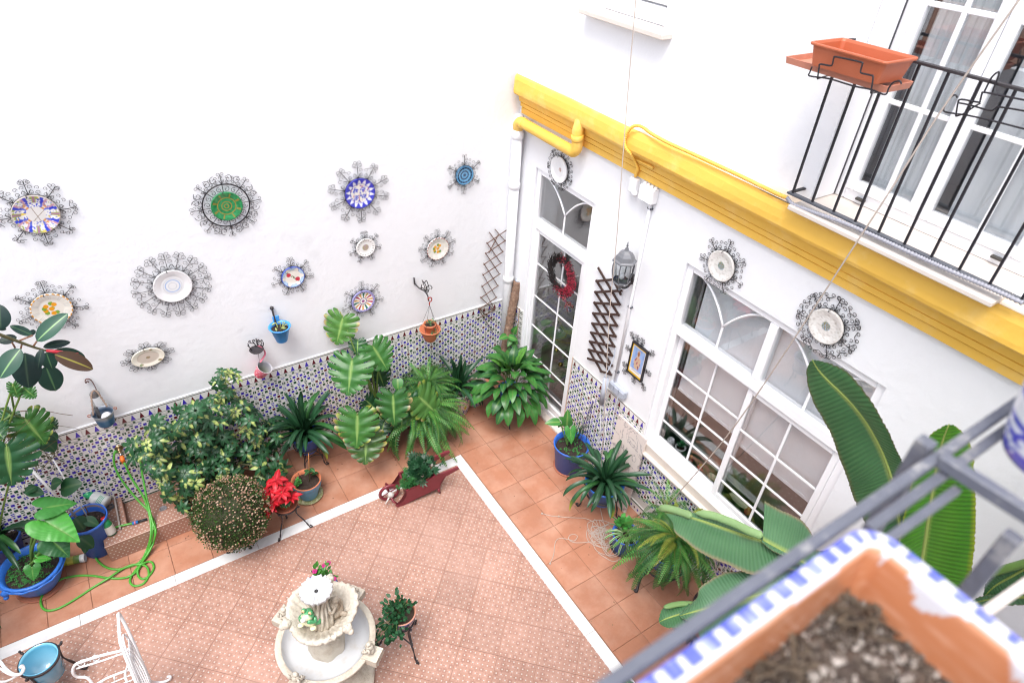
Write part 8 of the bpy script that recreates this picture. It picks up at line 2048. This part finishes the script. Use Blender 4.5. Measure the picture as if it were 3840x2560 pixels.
obj('trough', MB().add(vs, [(k * n + i, k * n + (i + 1) % n, (k + 1) * n + (i + 1) % n, (k + 1) * n + i) for k in range(len(lv) - 1) for i in range(n)] + [tuple(range(n))[::-1]], 0, cl, smooth=True), mat('glazed_planter', None, .22, coat=.3, nz=(40, .05)), t)
mb = MB(); nx, ny = 90, 44; vs = []; cl = []
x0, x1, y0_, y1_ = x_l + wband + .002, xo - wband - .002, y_b + wband + .002, yo - wband - .002
for i in range(nx + 1):
    for j in range(ny + 1):
        x, y = x0 + (x1 - x0) * i / nx, y0_ + (y1_ - y0_) * j / ny; h = nz2(x * 30, y * 30) * .010 + nz2(x * 90, y * 90, 4) * .006
        vs.append((x, y, ZR - .098 + h)); g = .5 + nz2(x * 60, y * 60, 7); cl.append(mixc((.02, .014, .012), (.085, .058, .042), g))
mb.add(vs, [(i * (ny + 1) + j, (i + 1) * (ny + 1) + j, (i + 1) * (ny + 1) + j + 1, i * (ny + 1) + j + 1) for i in range(nx) for j in range(ny)], 0, cl, smooth=True)
obj('soil', mb, 'vcm', t)
gv = MB(); rnd = random.Random(2)
for i in range(2200):
    x, y = rnd.uniform(x0, x1), rnd.uniform(y0_, y1_); s = rnd.uniform(.0018, .0065) if rnd.random() < .85 else rnd.uniform(.006, .0095); g = rnd.random()
    gv.ball((x, y, ZR - .096 + nz2(x * 30, y * 30) * .010), s, 6, col=mixc((.08, .06, .045), (.44, .40, .36), g ** 2.4), sc=(1, rnd.uniform(.6, 1), .6))
obj('gravel', gv, 'vcm', t, kind='stuff')
# dark hollow where old roots sit
rt = MB()
for i in range(70):
    q = c9(rnd.uniform(1180, 1560), rnd.uniform(520, 740), ZR - .088) if i < 45 else c9(rnd.uniform(700, 1000), rnd.uniform(850, 1000), ZR - .088)
    rt.tube(cr([q, q + Vector((rnd.uniform(-.02, .02), rnd.uniform(-.02, .02), .01)), q + Vector((rnd.uniform(-.035, .035), rnd.uniform(-.03, .03), -.005))], 4), .0016, 4, col=mixc((.04, .028, .02), (.12, .09, .06), rnd.random()), cap=False)
obj('dead_roots', rt, 'vcm', t, kind='stuff')
# blue and white pot at the right edge
pc_ = F(3935, 1775, ZR - .04); pc_ = Vector((pc_.x, pc_.y - .0, ZR - .014))
t = thing('ceramic_pot', 'blue and white glazed pot cut off by the right edge, standing on the rail', 'flower pot', pc_)
mb = MB(); vs = []; cl = []; n = 72; Rr_ = (F(3735, 1790, ZR - .04) - F(3915, 1750, ZR - .04)).length
for i in range(31):
    z = i / 30; r = Rr_ * (.78 + .26 * z ** .7)
    for j in range(n):
        a = 2 * pi * j / n; vs.append(pc_ + Vector((r * cos(a), r * sin(a), .16 * z)))
        if z < .10: c = (.10, .10, .50)
        elif z < .34: c = (.08, .08, .50) if nz2(a * 3, z * 14, 2) > -.05 else (.72, .74, .80)
        elif z < .42: c = (.06, .06, .45)
        elif z < .62: c = (.74, .75, .78)
        elif z < .70: c = (.07, .07, .5)
        else: c = mixc((.50, .60, .80), (.20, .24, .66), .5 + nz2(a * 3, z * 6))
        cl.append(c)
mb.add(vs, [(i * n + j, i * n + (j + 1) % n, (i + 1) * n + (j + 1) % n, (i + 1) * n + j) for i in range(30) for j in range(n)] + [tuple(range(n))[::-1]], 0, cl, smooth=True)
obj('pot', mb, 'plate', t)

# ================================================================== balcony planter and brackets
e3 = lambda a, b, x: W(2880 + a * .40816, b * .40816, x)
q1, q2 = e3(505, 370, -.30), e3(1285, 510, -.30)
M['orange'] = mat('orange_plastic', (.44, .115, .05), .45, nz=(12, .07))
zc_ = 4.80
def rbox_lathe(mb, x0, x1, y0, y1, levels, r=.02, col=(1, 1, 1)):
    vs = []; base = rr(0, 0, 1, 1, .0001, 4); n = None
    for ins, z in levels:
        P = rr(x0 + ins, y0 + ins, x1 - ins, y1 - ins, max(.004, r - ins * .3), 5); n = len(P); vs += [(x, y, z) for x, y in P]
    mb.add(vs, [(k * n + i, k * n + (i + 1) % n, (k + 1) * n + (i + 1) % n, (k + 1) * n + i) for k in range(len(levels) - 1) for i in range(n)], 0, col, smooth=False)
    mb.f.append([len(mb.v) - n + i for i in range(n)]); mb.m.append(0); mb.sm.append(False)
# solve for box: near (courtward) rim corners
Zt, Zb_ = 4.660, 4.552
nl, nr, fl_, fr__ = F(2880 + 510 * .40816, 385 * .40816, Zt), F(2880 + 1080 * .40816, 605 * .40816, Zt), F(2880 + 690 * .40816, 325 * .40816, Zt), F(2880 + 1285 * .40816, 520 * .40816, Zt)
print('orange', nl, nr, fl_, fr__)
bx0_, bx1_ = (nl.x + nr.x) / 2, (fl_.x + fr__.x) / 2; by0_, by1_ = (nr.y + fr__.y) / 2, (nl.y + fl_.y) / 2
t = thing('window_box', 'empty orange plastic flower box on the end of the balcony railing', 'flower box', ((bx0_ + bx1_) / 2, (by0_ + by1_) / 2, Zb_))
mb = MB(); rbox_lathe(mb, bx0_, bx1_, by0_, by1_, [(.028, Zb_), (.012, Zt - .022), (.010, Zt - .014), (.0, Zt - .013), (-.002, Zt - .006), (.0, Zt), (.010, Zt), (.016, Zt - .012), (.022, Zt - .06), (.038, Zb_ + .02), (.045, Zb_ + .012)], .025)
obj('box', mb, 'orange', t)
Zs = 4.546
sl_, sr_ = F(2880 + 270 * .40816, 515 * .40816, Zs), F(2880 + 1060 * .40816, 830 * .40816, Zs); sf, sg = F(2880 + 430 * .40816, 470 * .40816, Zs), F(2880 + 1255 * .40816, 745 * .40816, Zs)
sx0, sx1, sy0, sy1 = (sl_.x + sr_.x) / 2, (sf.x + sg.x) / 2, (sr_.y + sg.y) / 2, (sl_.y + sf.y) / 2
print('tray', sx0, sx1, sy0, sy1)
t = thing('drip_tray', 'faded pink orange drip tray sticking out under the flower box', 'tray', ((sx0 + sx1) / 2, (sy0 + sy1) / 2, Zs))
mb = MB(); rbox_lathe(mb, sx0, sx1, sy0, sy1, [(.006, Zs - .032), (.0, Zs), (.008, Zs), (.014, Zs - .026)], .015)
obj('tray', mb, mat('faded_plastic', (.50, .20, .13), .6, nz=(20, .15)), t)
def wire_bracket(label, pts_list):
    t = thing('planter_bracket', label, 'bracket', pts_list[0][0]);
    for pts in pts_list: obj('wire', MB().tube(cr(pts, 5), .0042, 6), 'iron', t)
wx = -.30
wire_bracket('black wire holder wrapped round the orange flower box', [[e3(a, b, bx0_ - .012) for a, b in ((455, 725), (470, 620), (480, 592), (570, 605), (592, 590), (605, 535), (630, 525), (850, 572), (865, 595), (850, 655), (865, 675), (950, 695), (965, 715), (945, 850))],
    [e3(455, 725, bx0_ - .012), e3(580, 688, XB - .02)], [e3(945, 855, bx0_ - .012), e3(1005, 850, XB - .02)],
    [e3(a, b, bx0_ + .02) for a, b in ((405, 615), (385, 665), (385, 700), (560, 725), (780, 790), (950, 825), (1075, 870), (1110, 810), (1150, 760), (1210, 745), (1225, 775))]])
wire_bracket('empty black wire box holder hanging on the railing at the right edge', [[e3(a, b, -.22) for a, b in ((1725, 1070), (1745, 950), (1775, 915), (1930, 940), (1950, 920), (1965, 865), (1990, 850), (2200, 890), (2352, 920), (2450, 940))],
    [e3(a, b, -.20) for a, b in ((1740, 900), (1725, 875), (1690, 885), (1640, 950), (1615, 1020), (1720, 1045), (1830, 1060), (2060, 1110), (2352, 1185), (2500, 1220))],
    [e3(a, b, -.21) for a, b in ((1725, 1070), (1800, 1045), (1880, 990), (1950, 950))], [e3(a, b, -.19) for a, b in ((1745, 945), (1850, 965), (2030, 1015), (2080, 1005), (2130, 985), (2352, 1020), (2450, 1040))],
    [e3(a, b, -.17) for a, b in ((1985, 850), (2050, 720), (2110, 665), (2120, 690), (2060, 850))]])

# ================================================================== behind the glass: tree, wreath, sill things
t = thing('christmas_tree', 'dark green decorated christmas tree inside the glass door', 'christmas tree', (.62, -.95, 0))
mb = MB(); rnd = random.Random(9); tc = Vector((.70, -.92, 0))
for i in range(5200):
    z = rnd.uniform(.15, 1.95); rmax = .52 * (1 - (z / 2.15)) + .02; a = rnd.uniform(0, 6.283); r = rmax * rnd.uniform(.45, 1); p = tc + Vector((r * cos(a), r * sin(a), z)); d = Vector((cos(a), sin(a), rnd.uniform(-.5, .3))).normalized(); e = d.cross(UP).normalized(); s = rnd.uniform(.03, .07)
    mb.add([p - e * .004, p + e * .004, p + d * s + e * rnd.uniform(-.02, .02)], [(0, 1, 2)], 0, mixc((.012, .06, .04), (.03, .12, .06), rnd.random()))
obj('needles', mb, 'vcm', t, kind='stuff'); obj('trunk', MB().tube([tc, tc + Vector((0, 0, 1.9))], .03, 8), 'wood', t)
obj('skirt', MB().lathe([(.30, 0), (.34, .02), (.25, .20), (.10, .30)], 20, tc, col=(.20, .012, .02)), 'vcm', t)
M['bauble'] = mat('bauble', None, .15, metal=.7)
for u, v, c, r in ((1947 + 3, 1113, (.55, .55, .55), .032), (2133, 1162, (.55, .56, .58), .036), (2099, 1239, (.55, .55, .55), .042), (2091, 1209, (.6, .58, .5), .026), (2087, 1312, (.50, .40, .10), .030), (2102, 1310, (.6, .55, .3), .022), (2122, 1332, (.45, .02, .02), .030), (2102, 1366, (.50, .34, .08), .034), (2160, 1190, (.40, .34, .22), .042), (2147, 1149, (.40, .02, .03), .026), (2098, 1148, (.5, .42, .12), .022)):
    obj('bauble', MB().ball(W(u, v, .30), r * .85, 12, col=c), 'bauble', t)
gar = [W(*k1(p), .29) for p in ((1240, 750), (1310, 880), (1380, 990), (1440, 1030), (1500, 1010), (1560, 930))] 
gb = MB()
for kp in (((1240, 750), (1300, 880), (1360, 980), (1430, 1030), (1500, 1010), (1570, 935)), ((1120, 860), (1200, 900), (1240, 930)), ((1090, 1080), (1140, 1140), (1200, 1150), (1300, 1120), (1370, 1090), (1390, 1040)), ((1200, 1150), (1300, 1180), (1420, 1205), (1540, 1190)), ((1390, 985), (1470, 990), (1560, 940))):
    for p in cr([W(*k1(q), .29) for q in kp], 8): gb.ball(p, .0055, 5, col=(.55, .46, .06))
obj('bead_garland', gb, 'vc', t, kind='stuff')
bw = MB(); bc_ = W(2125, 1133, .27)
for s in (-1, 1): bw.tube(cr([bc_, bc_ + Vector((0, .06 * s, .03)), bc_ + Vector((0, .07 * s, -.01)), bc_], 4), .014, 5, col=(.55, .02, .03), flat=.4).tube([bc_, bc_ + Vector((0, .03 * s, -.10))], .012, 5, col=(.5, .02, .03), flat=.3)
obj('red_bow', bw, 'vc', t)
wc_ = W(2110, 1015, .0); wc_ = W(2108, 1030, -.02)
t = thing('door_wreath', 'dark twig wreath with red berries hanging on the glass door', 'wreath', wc_)
mb = MB(); Rw = .155
for i in range(800):
    a = rnd.uniform(0, 6.283); p = wc_ + Vector((rnd.uniform(-.03, .03), Rw * cos(a), Rw * sin(a))) * 1; rr_ = rnd.uniform(-.03, .03); p = wc_ + Vector((rnd.uniform(-.03, .01), (Rw + rr_) * cos(a), (Rw + rr_) * sin(a)))
    tl = Vector((rnd.uniform(-.03, .01), -sin(a) * .8 + cos(a) * rnd.uniform(.1, .9), cos(a) * .8 + sin(a) * rnd.uniform(.1, .9))).normalized() * rnd.uniform(.04, .10)
    mb.tube([p, p + tl], .0028, 3, col=(.018, .014, .014), cap=False)
obj('twigs', mb, 'vcm', t, kind='stuff'); mb = MB()
for i in range(800):
    a = rnd.gauss(-.25, .70); rr_ = rnd.uniform(-.02, .085); p = wc_ + Vector((rnd.uniform(-.05, -.005), -(Rw + rr_) * cos(a), (Rw + rr_) * sin(a))); mb.ball(p, .0058, 5, col=mixc((.28, .01, .03), (.45, .03, .06), rnd.random()))
obj('berries', mb, 'vcm', t, kind='stuff')
# things on the inner window sill
k2 = lambda p, z=.93: F(1900 + p[0] * .40816, 1500 + p[1] * .40816, z)
t = thing('white_vase', 'small white jug on the inner window sill', 'vase', k2((1470, 440)))
p = k2((1465, 430)); p.x = max(p.x, .16); obj('jug', MB().lathe([(0, 0), (.035, 0), (.042, .03), (.036, .07), (.030, .085), (.026, .084), (.03, .06), (0, .02)], 20, p), 'pvc', t)
t = thing('succulent_pot', 'little spiky green succulent in a white ribbed pot inside the window', 'succulent', k2((1550, 500)))
p = k2((1550, 500)); p.x = max(p.x, .17); pot('pot', p, .08, .035, .048, 'pvc', par=t, rimh=.012)
sp = leaf_mesh('leaf', 1.0, lance(.10), 5, 1, .2, .6, -.3, col=lambda t_, s: (.03, .26, .08))
for i in range(30): a = i * 2.4; inst('leaf', sp, t, frame(p + UP * .08, Vector((cos(a), sin(a), R(.0, 1.6))), UP, R(.05, .075)))
for i, q in enumerate(((1635, 590), (1725, 670), (2145, 1085))):
    p = k2(q); p.x = max(p.x, .17)
    t = thing('sill_figurine', ('small red flower figurine on the sill, nearest the succulent', 'small red clown like figurine on the sill before the mullion', 'red figurine with orange head on the sill right of the mullion')[i], 'figurine', p)
    obj('body', MB().ball(p + UP * .03, .034, 10, col=(.34, .03, .03), f=lambda d: 1 + .25 * nz2(d.x * 4, d.y * 4, d.z * 4)), 'vc', t); obj('head', MB().ball(p + UP * .075, .02, 10, col=(.45, .20, .05)), 'vc', t)
for i, (q, s) in enumerate((((1815, 760), 1), ((2060, 990), 2.2))):
    p = k2(q); p.x = max(p.x, .2)
    t = thing('sill_dish', ('oval cream dish on the inner sill left of the mullion', 'long cream tray with small toys on the inner sill right of the mullion')[i], 'dish', p)
    mb = MB(); vs = []; n = 32
    for r, z in ((.03, 0), (.045, .02), (.05, .03), (.046, .03), (.036, .012), (0, .010)): vs += [p + Vector((r * .8 * cos(a), r * s * sin(a), z)) for a in [2 * pi * k / n for k in range(n)]]
    obj('dish', mb.add(vs, [(k * n + j, k * n + (j + 1) % n, (k + 1) * n + (j + 1) % n, (k + 1) * n + j) for k in range(5) for j in range(n)], 0, (.58, .60, .42), smooth=True), 'vc', t)
# pebble like fallen leaf litter on the floor
lt = MB(); rnd = random.Random(21)
for i in range(150):
    x, y = (rnd.uniform(-5.6, -.1), rnd.uniform(-.95, -.2)) if i % 2 else (rnd.uniform(-1.15, -.1), rnd.uniform(-5, -.3)); s = rnd.uniform(.004, .012); a = rnd.uniform(0, 6)
    lt.add([Vector((x + s * cos(a + k * 1.57) * (1 if k % 2 else .5), y + s * sin(a + k * 1.57) * (1 if k % 2 else .5), .0025)) for k in range(4)], [(0, 1, 2, 3)], 0, mixc((.08, .04, .025), (.30, .2, .12), rnd.random()))
o = obj('leaf_litter', lt, 'vcm', None, kind='stuff'); o['label'] = 'tiny dry leaf bits scattered on the terracotta tiles'; o['category'] = 'leaf litter'
